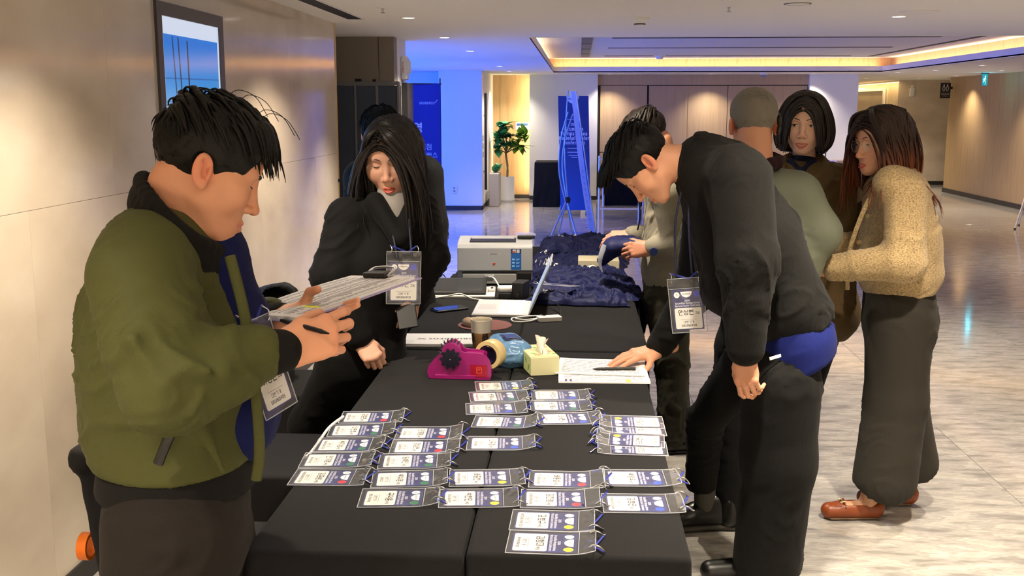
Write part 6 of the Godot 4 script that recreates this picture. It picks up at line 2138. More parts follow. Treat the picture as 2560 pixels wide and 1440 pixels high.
# hand in its own axes: fingers to +y, back of the hand to +z, thumb to +x
func hand(into: MB, wrist: Vector3, fingers: Vector3, back: Vector3, right: bool, curl: Array, o := {}) -> void:
	var y := fingers.normalized()
	var z := (back - y * back.dot(y)).normalized()
	var x := y.cross(z) * (-1.0 if right else 1.0)
	var k: float = o.get("size", 1.0)
	var xf := Transform3D(Basis(x, y, z) * Basis.from_scale(Vector3.ONE * k), wrist)
	var s := Sdf.new(o.get("cell", 0.003))
	var xs := [0.027, 0.0085, -0.0105, -0.0275]
	var xw := [0.017, 0.006, -0.005, -0.014]
	var ky := [0.088, 0.092, 0.087, 0.079]
	var segs := [[0.045, 0.026, 0.022], [0.050, 0.030, 0.023], [0.046, 0.028, 0.022], [0.036, 0.021, 0.019]]
	var rad := [[0.0098, 0.0086, 0.0078, 0.0066], [0.0100, 0.0088, 0.0080, 0.0068], [0.0096, 0.0083, 0.0075, 0.0064], [0.0085, 0.0074, 0.0066, 0.0058]]
	for i in 4:
		s.cap(Vector3(xw[i], 0.004, 0), Vector3(xs[i], ky[i], 0.001), 0.0140, 0.0110, 0.012)
	s.cap(Vector3(0.0, 0.02, -0.004), Vector3(0.0, 0.07, -0.004), 0.012, 0.011, 0.015, Vector3.RIGHT, 2.0)
	s.cap(Vector3(0.020, 0.016, -0.005), Vector3(0.036, 0.046, -0.010), 0.0165, 0.0135, 0.014)
	s.cap(Vector3(-0.018, 0.018, -0.006), Vector3(-0.026, 0.06, -0.004), 0.012, 0.011, 0.012)
	s.cap(Vector3(0, -0.06, 0), Vector3(0, 0.008, 0), 0.024, 0.0215, 0.02, Vector3.RIGHT, 1.25)
	for i in 4:
		var p := Vector3(xs[i], ky[i], 0.001)
		var a := 0.0
		var sp: float = (o.get("spread", 0.06)) * (1.5 - i)
		var c: Array = curl[i]
		s.ell(p + Vector3(0, 0, 0.003), Vector3(0.0105, 0.0105, 0.0095), 0.006)
		for j in 3:
			a += deg_to_rad(c[j])
			var d := Vector3(sin(sp) * cos(a), cos(sp) * cos(a), -sin(a))
			var q: Vector3 = p + d * segs[i][j]
			s.cap(p, q, rad[i][j], rad[i][j + 1], 0.0035)
			p = q
	var th: Array = o.get("thumb", [Vector3(0.70, 0.66, -0.25), Vector3(0.45, 0.85, -0.25)])
	var p0 := Vector3(0.036, 0.044, -0.010)
	var p1: Vector3 = p0 + th[0].normalized() * 0.036
	var p2: Vector3 = p1 + th[1].normalized() * 0.029
	s.cap(p0, p1, 0.0125, 0.0105, 0.006)
	s.cap(p1, p2, 0.0105, 0.0085, 0.003)
	var sk: Color = o.get("skin", SKIN)
	s.base = lin(sk)
	s.paints = []
	for i in 4: s.paints.append([Vector3(xs[i], ky[i], 0.008), 0.014, lin(sk.lerp(Color(0.8, 0.4, 0.33), 0.22)), 1.0])
	s.paints.append([p2, 0.014, lin(sk.lerp(Color(0.85, 0.45, 0.38), 0.25)), 0.8])
	s.build(into, xf)

# shears a garment off below the height y
func shear(s: Sdf, at: Vector3, y: float) -> void:
	var c := Vector3(at.x, y - 4.0, at.z)
	s.cut(c, c, 4.0, 4.0, 0.006)

func limbs(s: Sdf, pts: Array, radii: Array, k := 0.03) -> void:
	for i in pts.size() - 1: s.cap(pts[i], pts[i + 1], radii[i], radii[i + 1], k)

# creases in cloth: sharp ridges on calm ground, drawn out across `along`
func folds(seed_: int, amp: float, along := Vector3.UP, fine := 1.0) -> Callable:
	var n := noise(1.0, 1, seed_)
	var n2 := noise(1.0, 1, seed_ + 50)
	var n3 := noise(1.0, 1, seed_ + 90)
	return func(p, nn):
		var q: Vector3 = (p * 3.2 + along * p.dot(along) * 4.0) * fine
		var warp: float = n3.get_noise_3dv(p * 4.0) * 0.8
		var a := 1.0 - absf(n.get_noise_3dv(q * 0.75 + Vector3.ONE * warp)) * 2.0
		var b := 1.0 - absf(n2.get_noise_3dv(q * 1.25 + Vector3(5, 2, 1) * (1.0 + warp))) * 2.0
		var where := clampf(0.5 + 1.6 * n3.get_noise_3dv(p * 2.6 + Vector3(9, 4, 2)), 0.15, 1.0)
		return amp * where * (pow(maxf(a, 0.0), 2.6) + 0.4 * pow(maxf(b, 0.0), 2.6) - 0.5) * 0.95
# hair of a short-haired man; head axes, top swept forward
func short_hair(t: Node3D, x: Transform3D, o: Dictionary) -> void:
	var col: Color = o.get("col", Color(0.045, 0.041, 0.041))
	var c := Vector3(0, 0.045, -0.010)
	var r := Vector3(0.0775, 0.0815, 0.0985)
	var s := Sdf.new(0.004)
	s.ell(c, r + Vector3.ONE * 0.006, 0.01)
	s.ell(Vector3(0, 0.07, 0.01), Vector3(0.074, 0.066, 0.088) + Vector3.ONE * float(o.get("top", 0.006)), 0.03)
	s.cut(Vector3(0, -0.02, 0.165), Vector3(0, -0.02, 0.165), 0.125, 0.125, 0.012)
	s.cut(Vector3(0, -0.29, 0.055), Vector3(0, -0.29, 0.055), 0.278, 0.278, 0.01)
	for e in [-1.0, 1.0]: s.ell(Vector3(0.080 * e, -0.002, -0.012), Vector3(0.016, 0.034, 0.022), 0.006, Basis(Vector3.RIGHT, -0.22), -1.0)
	var nz := noise(40.0, 3, 4)
	var b := MB.new()
	s.build(b, x, func(p, n): return nz.get_noise_3dv(p * Vector3(1, 0.6, 1)) * 0.0025)
	var down: Vector3 = x.basis.inverse() * Vector3.DOWN
	var g := RandomNumberGenerator.new()
	g.seed = int(o.get("seed", 1))
	var locks := []
	var crown := Vector3(0.01, 0.98, -0.55).normalized()
	for i in int(o.get("count", 900)):
		var u := Vector3(g.randfn(), g.randfn(), g.randfn()).normalized()
		if u.y < -0.55: continue
		# the face stays free
		if u.z > 0.25 and u.y < 0.42 + 0.55 * maxf(0.0, u.z - 0.55): continue
		if u.y < -0.05 and u.z > -0.45: continue
		if absf(u.x) > 0.75 and u.y < 0.0 and u.z > -0.6: continue
		var away := (u - crown * u.dot(crown)).normalized()
		var fwd := Vector3(u.x * 0.4, -0.1, 1.0)
		var tang := away.lerp((fwd - u * fwd.dot(u)).normalized(), 0.55 if u.y > 0.35 else 0.15)
		tang = (tang - u * tang.dot(u)).normalized()
		var top := smoothstep(0.15, 0.65, u.y)
		var ln: float = lerpf(o.get("side", 0.022), o.get("long", 0.085), top) * g.randf_range(0.7, 1.2)
		var lift: float = lerpf(0.035, 0.10 + float(o.get("volume", 0.08)), top) * g.randf_range(0.6, 1.15)
		var root := c + u * r * (1.0 + 0.02 + 0.5 * lift)
		locks.append([root, tang + u * (0.05 if top > 0.5 else 0.22), ln, lerpf(0.0032, 0.0058, top) * g.randf_range(0.7, 1.3), lerpf(0.2, 0.7, top), lift, 0.10, 0.6 if top > 0.3 else 0.1])
	# the fringe, fuller and longer
	for i in int(o.get("fringe", 130)):
		var a := g.randf_range(-1.0, 1.0)
		var u := Vector3(a * 0.62, 0.80 - 0.12 * a * a, 0.55 - 0.12 * absf(a)).normalized()
		var ln: float = o.get("fringe_len", 0.085) * g.randf_range(0.75, 1.15)
		var lift: float = (0.13 + float(o.get("volume", 0.08))) * g.randf_range(0.75, 1.1)
		locks.append([c + u * r * (1.0 + lift * 0.8), Vector3(a * 0.55 + float(o.get("part", 0.0)), 0.25, 1.0), ln, 0.0065 * g.randf_range(0.7, 1.2), float(o.get("fall", 0.9)), lift, 0.08, 0.35])
	var lb := MB.new()
	lay_locks(lb, locks, c, r, down, 5)
	b.append(lb, x)
	# a few stray single hairs
	for i in int(o.get("stray", 0)):
		var a := g.randf_range(-0.5, 0.9)
		var p0 := c + Vector3(g.randf_range(-0.3, 0.3), 1.0, a).normalized() * r * 1.1
		var w := MB.new()
		w.tube(curve([p0, p0 + Vector3(0, 0.03, 0.015), p0 + Vector3(g.randf_range(-0.01, 0.01), 0.032, 0.05), p0 + Vector3(0, 0.008, 0.085)], 6), 0.0007, 4)
		b.append(w, x)
	var m := mat(col, o.get("gloss", 0.5))
	m.metallic_specular = 0.3
	wear(t, "hair", b.mesh(), m)

func rib(c: Color) -> StandardMaterial3D: return cloth(c, 0.9, 90.0, 0.4, 0.15)

func man_in_olive() -> void:
	var t := person("man in an olive bomber jacket reading a clipboard, nearest on the wall side", Vector3(-0.80, 0, -1.95))
	var f := Vector3(0.97, 0, -0.24)
	var side := Vector3(0.24, 0, 0.97)
	# head
	var hb := facing(Vector3(0.93, 0, -0.37), deg_to_rad(25.0), deg_to_rad(-2.0))
	var head := P(505, 425, -1.875) - hb * Vector3(-0.078, 0, -0.012)
	var hx := Transform3D(hb, head)
	var hi := hx.inverse()
	var neck := P(430, 560, -1.95)
	var body := MB.new()
	var o := {"wide": 1.02, "double_chin": true, "cheek": 1.12, "jaw": 1.08, "nose": 0.95, "neck": [hi * neck, 0.060, 0.066], "brow": 0.0}
	var skin := Color(0.80, 0.575, 0.455)
	head_sdf(0.003, o, skin).build(body, hx)
	face_details(t, hx, o)
	short_hair(t, hx, {"top": 0.009, "long": 0.085, "volume": 0.18, "count": 1000, "fringe": 300, "fringe_len": 0.078, "fall": 2.0, "stray": 4, "seed": 3, "side": 0.024})
	# hidden trunk
	neck_core(body, neck, P(445, 1200, -1.95), skin, [[P(360, 680, -1.80), P(420, 965, -1.68), P(705, 878, -1.80)], [P(460, 690, -2.1), P(570, 890, -2.19), P(705, 798, -2.03)]])
	# hands
	var wr := P(712, 876, -1.80)
	hand(body, wr, P(822, 836, -1.84) - wr, Vector3(0.05, 0.28, 1.0), true, [[28, 32, 18], [36, 42, 25], [46, 52, 28], [52, 58, 30]], {"skin": skin, "thumb": [Vector3(0.35, 0.75, -0.75), Vector3(0.10, 0.9, -0.55)], "spread": 0.10, "size": 1.0})
	var wl := P(700, 800, -2.02)
	hand(body, wl, Vector3(0.86, 0.16, 0.35), Vector3(0.12, -0.95, -0.3), false, [[2, 6, 5], [2, 6, 5], [2, 6, 5], [2, 8, 6]], {"skin": skin, "thumb": [Vector3(0.20, 0.75, -0.85), Vector3(-0.25, 0.95, -0.25)], "size": 0.95})
	wear(t, "body", body.mesh(true), skin_mat(skin))
	# jacket
	var olive := cloth(Color(0.265, 0.275, 0.14), 0.7, 45.0, 0.22, 0.12)
	var dark := rib(Color(0.06, 0.057, 0.058))
	var j := Sdf.new(0.0075)
	var up_c := P(405, 665, -1.95)
	j.cap(up_c, P(440, 900, -1.95), 0.118, 0.145, 0.06, side, 1.45)
	j.cap(P(440, 900, -1.95), P(448, 1185, -1.95), 0.145, 0.150, 0.06, side, 1.30)
	j.cap(P(360, 640, -1.80), P(455, 640, -2.10), 0.078, 0.078, 0.06)
	j.cap(P(300, 760, -1.95), P(290, 1050, -1.95), 0.06, 0.055, 0.08, side, 2.2)
	# near sleeve
	var sh := P(345, 705, -1.745)
	var el := P(420, 975, -1.665)
	var wn := P(640, 885, -1.775)
	j.cap(sh, sh.lerp(el, 0.55), 0.088, 0.083, 0.035)
	j.cap(sh.lerp(el, 0.55), el, 0.083, 0.074, 0.03)
	j.cap(el, el.lerp(wn, 0.5), 0.074, 0.066, 0.03)
	j.cap(el.lerp(wn, 0.5), wn, 0.066, 0.055, 0.03)
	for q in [[575, 862, 0.030], [598, 905, 0.036], [610, 935, 0.028], [560, 905, 0.032]]: j.cap(P(q[0], q[1], -1.735), P(q[0] - 8, q[1] + 30, -1.72), q[2], q[2] * 0.8, 0.012)
	# far sleeve
	var sf := P(470, 690, -2.15)
	var ef := P(575, 905, -2.20)
	var wf := P(672, 800, -2.08)
	j.cap(sf, ef, 0.080, 0.066, 0.03)
	j.cap(ef, wf, 0.062, 0.048, 0.03)
	# the open front: a deep slit down the chest
	j.cut(P(645, 640, -2.02), P(690, 1190, -2.03), 0.030, 0.030, 0.02)
	# raised folds
	for q in [[285, 640, 300, 740, -1.70, 0.012], [400, 900, 520, 930, -1.62, 0.014], [470, 1000, 560, 930, -1.66, 0.014], [330, 850, 400, 960, -1.60, 0.012], [240, 760, 262, 980, -1.86, 0.012], [480, 720, 540, 860, -1.76, 0.010], [300, 1080, 330, 1200, -1.80, 0.012], [500, 1060, 560, 1180, -1.78, 0.010]]:
		j.cap(P(q[0], q[1], q[4]), P(q[2], q[3], q[4]), q[5], q[5] * 0.6, 0.03)
	var hem_y := P(440, 1222, -1.76).y
	shear(j, neck, hem_y)
	var jk := wear(t, "jacket", j.mesh(Transform3D.IDENTITY, folds(21, 0.0075, Vector3.UP, 0.9)), olive)
	# ribbed hem, cuffs, collar
	var h := Sdf.new(0.009)
	h.cap(P(448, 1215, -1.95), P(446, 1268, -1.95), 0.152, 0.142, 0.02, side, 1.28)
	h.cap(P(448, 1160, -1.95), P(446, 1215, -1.95), 0.146, 0.150, 0.02, side, 1.28)
	shear(h, neck, hem_y - 0.055)
	part(jk, "hem_band", h.mesh(), dark)
	var cf := Sdf.new(0.006)
	cf.cap(P(636, 888, -1.77), wr + (P(640, 885, -1.775) - wr) * 0.10, 0.049, 0.0385, 0.01)
	part(jk, "cuff", cf.mesh(), dark)
	var cg := Sdf.new(0.006)
	cg.cap(P(664, 808, -2.075), P(702, 798, -2.035), 0.042, 0.034, 0.01)
	part(jk, "cuff", cg.mesh(), dark)
	var co := Sdf.new(0.006)
	var ring := curve([P(568, 640, -1.99), P(535, 622, -1.90), P(485, 600, -1.835), P(425, 552, -1.815), P(378, 500, -1.845), P(354, 462, -1.92), P(360, 446, -1.985), P(400, 468, -2.05), P(470, 530, -2.09), P(535, 600, -2.06), P(562, 635, -2.01)], 3)
	for i in ring.size() - 1:
		co.cap(ring[i], ring[i + 1], 0.013, 0.013, 0.01)
		co.cap(ring[i] + Vector3(-0.008, -0.026, 0), ring[i + 1] + Vector3(-0.008, -0.026, 0), 0.0135, 0.0135, 0.012)
		co.cap(ring[i] + Vector3(-0.012, -0.044, 0), ring[i + 1] + Vector3(-0.012, -0.044, 0), 0.014, 0.014, 0.012)
	part(jk, "collar", co.mesh(), dark)
	# polo shirt under the jacket
	var p := Sdf.new(0.009)
	p.cap(P(520, 640, -1.99), P(560, 850, -1.99), 0.075, 0.095, 0.04, side, 1.3)
	p.cap(P(560, 850, -1.99), P(575, 1010, -1.97), 0.095, 0.098, 0.04, side, 1.2)
	p.cap(P(575, 1010, -1.97), P(585, 1070, -1.97), 0.09, 0.075, 0.03, side, 1.2)
	p.cap(P(500, 590, -1.97), P(520, 640, -1.99), 0.06, 0.07, 0.03)
	wear(t, "shirt", p.mesh(Transform3D.IDENTITY, folds(5, 0.004)), cloth(Color(0.045, 0.075, 0.27), 0.85, 60.0, 0.25, 0.2))
	# placket, pocket zip
	var z := MB.new()
	z.tube(curve([P(575, 640, -1.83), P(610, 780, -1.80), P(632, 920, -1.79), P(646, 1060, -1.795), P(648, 1140, -1.80), P(640, 1200, -1.81)], 8), 0.010, 8, 0.5, side)
	part(jk, "placket", z.mesh(), olive)
	var zz := MB.new()
	zz.tube(curve([P(432, 1075, -1.735), P(415, 1110, -1.732), P(395, 1160, -1.734)], 6), 0.009, 8, 0.5, side)
	part(jk, "pocket_zip", zz.mesh(), mat(Color(0.03, 0.03, 0.03), 0.4))
	# trousers
	var tr := Sdf.new(0.011)
	tr.cap(P(448, 1240, -1.95), P(450, 1330, -1.95), 0.138, 0.14, 0.05, side, 1.2)
	var hip_n := P(430, 1330, -1.84)
	var hip_f := P(480, 1330, -2.06)
	for q in [[hip_n, Vector3(-0.80, 0.45, -1.80), Vector3(-0.84, 0.07, -1.80)], [hip_f, Vector3(-0.72, 0.45, -2.06), Vector3(-0.74, 0.07, -2.08)]]:
		tr.cap(q[0], q[1], 0.125, 0.10, 0.05)
		tr.cap(q[1], q[2], 0.10, 0.085, 0.03)
	wear(t, "trousers", tr.mesh(Transform3D.IDENTITY, folds(9, 0.009)), cloth(Color(0.115, 0.10, 0.09), 0.85, 45.0, 0.25, 0.15))
	for q in [Vector3(-0.80, 0.0, -1.80), Vector3(-0.70, 0.0, -2.08)]: shoe(t, q, f, Color(0.05, 0.05, 0.05))
	held_by_olive()

func shoe(t: Node3D, at: Vector3, dir: Vector3, c: Color, called := "shoe") -> void:
	var s := Sdf.new(0.006)
	var d := dir.normalized()
	s.cap(at + Vector3(0, 0.045, 0) - d * 0.05, at + Vector3(0, 0.038, 0) + d * 0.13, 0.042, 0.034, 0.02, d.cross(Vector3.UP), 1.1)
	s.cap(at + Vector3(0, 0.07, 0) - d * 0.05, at + Vector3(0, 0.10, 0) - d * 0.04, 0.040, 0.036, 0.02)
	s.cut(at + Vector3(0, -0.04, 0) - d * 0.3, at + Vector3(0, -0.04, 0) + d * 0.3, 0.042, 0.042, 0.004)
	var b := MB.new()
	s.build(b)
	var up := wear(t, called, b.mesh(), mat(c, 0.4))
	var sole := Sdf.new(0.006)
	sole.cap(at + Vector3(0, 0.012, 0) - d * 0.055, at + Vector3(0, 0.012, 0) + d * 0.135, 0.012, 0.011, 0.01, d.cross(Vector3.UP), 3.6)
	part(up, "sole", sole.mesh(), mat(c.lerp(Color(0.4, 0.4, 0.36), 0.25), 0.6))

# a board given by its near-left corner, and its two edges
func held_by_olive() -> void:
	var a := P(742, 806, -1.90)
	var b := P(1034, 703, -2.12)
	var ex := (b - a).normalized()
	var ez := P(697, 770, -2.07) - a
	ez = (ez - ex * ez.dot(ex)).normalized()
	var ey := ez.cross(ex)
	if ey.y < 0: ey = -ey
	var bz := ex.cross(ey)
	var x := Transform3D(Basis(ex, ey, bz), a)
	var t := thing("clipboard", "clipboard with a printed attendance list held by the man in olive", "clipboard", a)
	t.basis = x.basis
	var L := 0.315
	var W := 0.225
	part(t, "board", rbox_mesh(Vector3(L, 0.003, W), 0.0012), mat(Color(0.55, 0.5, 0.68), 0.4), Vector3(L / 2, 0, -W / 2))
	part(t, "paper_pad", rbox_mesh(Vector3(L - 0.02, 0.006, W - 0.012), 0.0008), M.paper, Vector3(L / 2 - 0.004, 0.0042, -W / 2))
	var im := canvas(1200, 860, Color(0.80, 0.79, 0.80))
	for k in 44:
		var xx := 70 + k * 24
		im.fill_rect(Rect2i(xx, 30, 2, 800), Color(0.6, 0.6, 0.62))
		for q in [[40, 90], [150, 60], [240, 130], [400, 60], [480, 50], [560, 150], [740, 70]]:
			im.fill_rect(Rect2i(xx + 7, q[0], 9, int(q[1] * rng.randf_range(0.6, 1.0))), Color(0.22, 0.22, 0.25))
	im.fill_rect(Rect2i(250, 560, 44, 220), Color(0.85, 0.85, 0.2))
	var q2 := MB.new()
	q2.sheet(func(u, v): return Vector3(0.006 + (L - 0.024) * u, 0.0076 + 0.004 * sin(u * 3.0) * v, -0.006 - (W - 0.014) * v), 10, 6)
	for i in q2.uv.size(): q2.uv[i] = Vector2(q2.uv[i].x, 1.0 - q2.uv[i].y)
	for i in q2.n.size(): q2.n[i] = q2.n[i] if q2.n[i].y > 0 else -q2.n[i]
	part(t, "printed_list", q2.mesh(), printed(im, 0.7))
	var cl := MB.new()
	cl.rbox(Transform3D(Basis.IDENTITY, Vector3(L - 0.022, 0.011, -W / 2)), Vector3(0.02, 0.003, 0.085), 0.001)
	cl.tube(curve([Vector3(L - 0.03, 0.012, -W / 2 - 0.035), Vector3(L - 0.004, 0.022, -W / 2 - 0.033), Vector3(L - 0.002, 0.022, -W / 2 + 0.033), Vector3(L - 0.03, 0.012, -W / 2 + 0.035)], 5), 0.003, 7)
	part(t, "clip_jaw", rbox_mesh(Vector3(0.024, 0.012, 0.075), 0.003), M.rubber, Vector3(L - 0.026, 0.014, -W / 2))
	part(t, "clip", cl.mesh(), M.steel)
	# pen between the fingers of the near hand
	var p0 := P(702, 800, -1.86)
	var p1 := P(822, 834, -1.78)
	var pen := mono("pen", null, M.rubber, "slim black pen between the fingers of the man in olive", "pen")
	var m := MB.new()
	m.tube([p0, p0.lerp(p1, 0.08), p0.lerp(p1, 0.85), p1], [0.0025, 0.0045, 0.0045, 0.0015], 10)
	pen.mesh = m.mesh()
	# badge on its lanyard
	hang_badge(P(628, 800, -1.885), Vector3(0.22, 0.10, -0.95), Vector3(0.30, -1.0, 0.03), "name badge hanging at the belly of the man in olive", "이상준", [P(575, 640, -1.95), P(600, 720, -1.93), P(622, 790, -1.89)], 61)

# a badge hung by its flap: at = middle of the flap edge, across = towards its left side as worn, down
func hang_badge(at: Vector3, across: Vector3, down: Vector3, label: String, name_kr: String, strap: Array, seed_: int, strap2 := []) -> void:
	var x := -down.normalized()
	var z := (across - x * across.dot(x)).normalized()
	var y := z.cross(x)
	var t := thing("worn_badge", label, "name badge", at, 0.0, "name badges worn on lanyards")
	t.transform = Transform3D(Basis(x, y, z), at - x * SLEEVE.x + z * SLEEVE.y * 0.5)
	badge_parts(t, badge_card(Color(0.02, 0.16, 0.75), "1", name_kr, "과장", "", "GRUNDFOS"), 0.004, seed_)
	var inv := t.transform.affine_inverse()
	for s in ([strap, strap2] if strap2 else [strap]):
		var pts := []
		for q in s: pts.append(inv * q)
		var m := MB.new()
		m.tube(curve(pts, 6), 0.0035, 6, 0.4)
		part(t, "lanyard", m.mesh(), M.strap)

# long hair falling from a parting; head axes
func long_hair(t: Node3D, x: Transform3D, o: Dictionary) -> void:
	var col: Color = o.get("col", Color(0.05, 0.04, 0.037))
	var c := Vector3(0, 0.042, -0.012)
	var r := Vector3(0.079, 0.084, 0.1)
	var ln: float = o.get("len", 0.32)
	var px: float = o.get("part", 0.0)
	var down: Vector3 = (x.basis.inverse() * Vector3.DOWN).normalized()
	var s := Sdf.new(0.0045)
	s.ell(c, r + Vector3.ONE * 0.012, 0.01)
	for e in [-1.0, 1.0]:
		s.cap(Vector3(0.074 * e, 0.03, -0.02), Vector3(0.074 * e, 0.02, -0.02) + down * minf(ln * 0.5, 0.12), 0.026, 0.024, 0.03, Vector3(0, 0, 1), 1.5)
	s.cap(Vector3(0, 0.03, -0.065), Vector3(0, 0.02, -0.062) + down * minf(ln * 0.55, 0.14), 0.045, 0.04, 0.03, Vector3.RIGHT, 1.5)
	s.ell(Vector3(px * 0.5, -0.018, 0.128), Vector3(0.063, 0.122, 0.108), 0.012, Basis.IDENTITY, -1.0)
	s.ell(Vector3(0, -0.13, 0.06), Vector3(0.062, 0.075, 0.11), 0.012, Basis.IDENTITY, -1.0)
	var nz := noise(45.0, 2, 4)
	var b := MB.new()
	s.build(b, x, func(p, n): return nz.get_noise_3dv(p * Vector3(1, 0.35, 1)) * 0.003)
	var g := RandomNumberGenerator.new()
	g.seed = int(o.get("seed", 1))
	var locks := []
	var extra: Array = []
	for e in o.get("over", []): extra.append([x.affine_inverse() * e[0], e[1]])
	for i in int(o.get("count", 500)):
		var zz := g.randf_range(-1.0, 0.97)
		var e := 1.0 if g.randf() < 0.5 else -1.0
		var rx := px + e * g.randf_range(-0.007, 0.010)
		var u := Vector3(rx / r.x, sqrt(maxf(0.02, 1.0 - zz * zz)), zz)
		if zz < -0.6: u = Vector3(g.randf_range(-0.8, 0.8), g.randf_range(0.1, 0.75), -1.0)
		u = u.normalized()
		var lift := g.randf_range(0.12, 0.20) + float(o.get("volume", 0.0))
		var front := smoothstep(0.3, 0.8, zz)
		var d := Vector3(e, 0.10, -0.25 + g.randf_range(-0.3, 0.3) - front * float(o.get("sweep", 0.25)))
		if zz < -0.6: d = Vector3(u.x, -0.6, -0.5)
		locks.append([c + u * r * (1.0 + lift), d, ln * g.randf_range(0.75, 1.1), g.randf_range(0.005, 0.009), g.randf_range(1.8, 2.8), lift, float(o.get("wave", 0.14)), 0.75])
	var lb := MB.new()
	lay_locks(lb, locks, c, r, down, 9, extra)
	b.append(lb, x)
	# single locks placed by hand
	for k in o.get("guides", []):
		var m := MB.new()
		var pts := curve(k[0], 5)
		for j in int(k[2]):
			var off := Vector3(g.randf_range(-1, 1), g.randf_range(-0.3, 0.3), g.randf_range(-1, 1)) * float(k[3])
			var q := []
			var w := []
			for i in pts.size():
				var f := float(i) / (pts.size() - 1)
				q.append(pts[i] + off * (0.4 + 0.6 * f))
				w.append(k[1] * (1.0 - 0.8 * pow(f, 3.0)))
			m.tube(q, w, 5, 0.6, Vector3(0, 0, 1), false)
		b.append(m, x)
	var m2 := mat(col, o.get("gloss", 0.42))
	m2.metallic_specular = 0.4
	if o.has("tips"):
		# the lower lengths are dyed lighter
		m2.albedo_color = Color.WHITE
		m2.vertex_color_use_as_albedo = true
		var inv := x.affine_inverse()
		for i in b.v.size():
			var f := smoothstep(0.03, -0.10, (inv * b.v[i]).y)
			b.col[i] = lin(col.lerp(o.tips, f * (0.75 + 0.25 * sin(b.v[i].x * 240.0 + b.v[i].z * 170.0))))
		wear(t, "hair", b.mesh(true), m2)
	else:
		wear(t, "hair", b.mesh(), m2)

func neck_core(body: MB, neck: Vector3, hip: Vector3, skin: Color, limbs := []) -> void:
	var core := Sdf.new(0.018)
	core.cap(neck, hip, 0.055, 0.085, 0.05)
	for l in limbs:
		for i in l.size() - 1: core.cap(l[i], l[i + 1], 0.028, 0.026, 0.02)
	core.base = lin(skin)
	core.build(body)

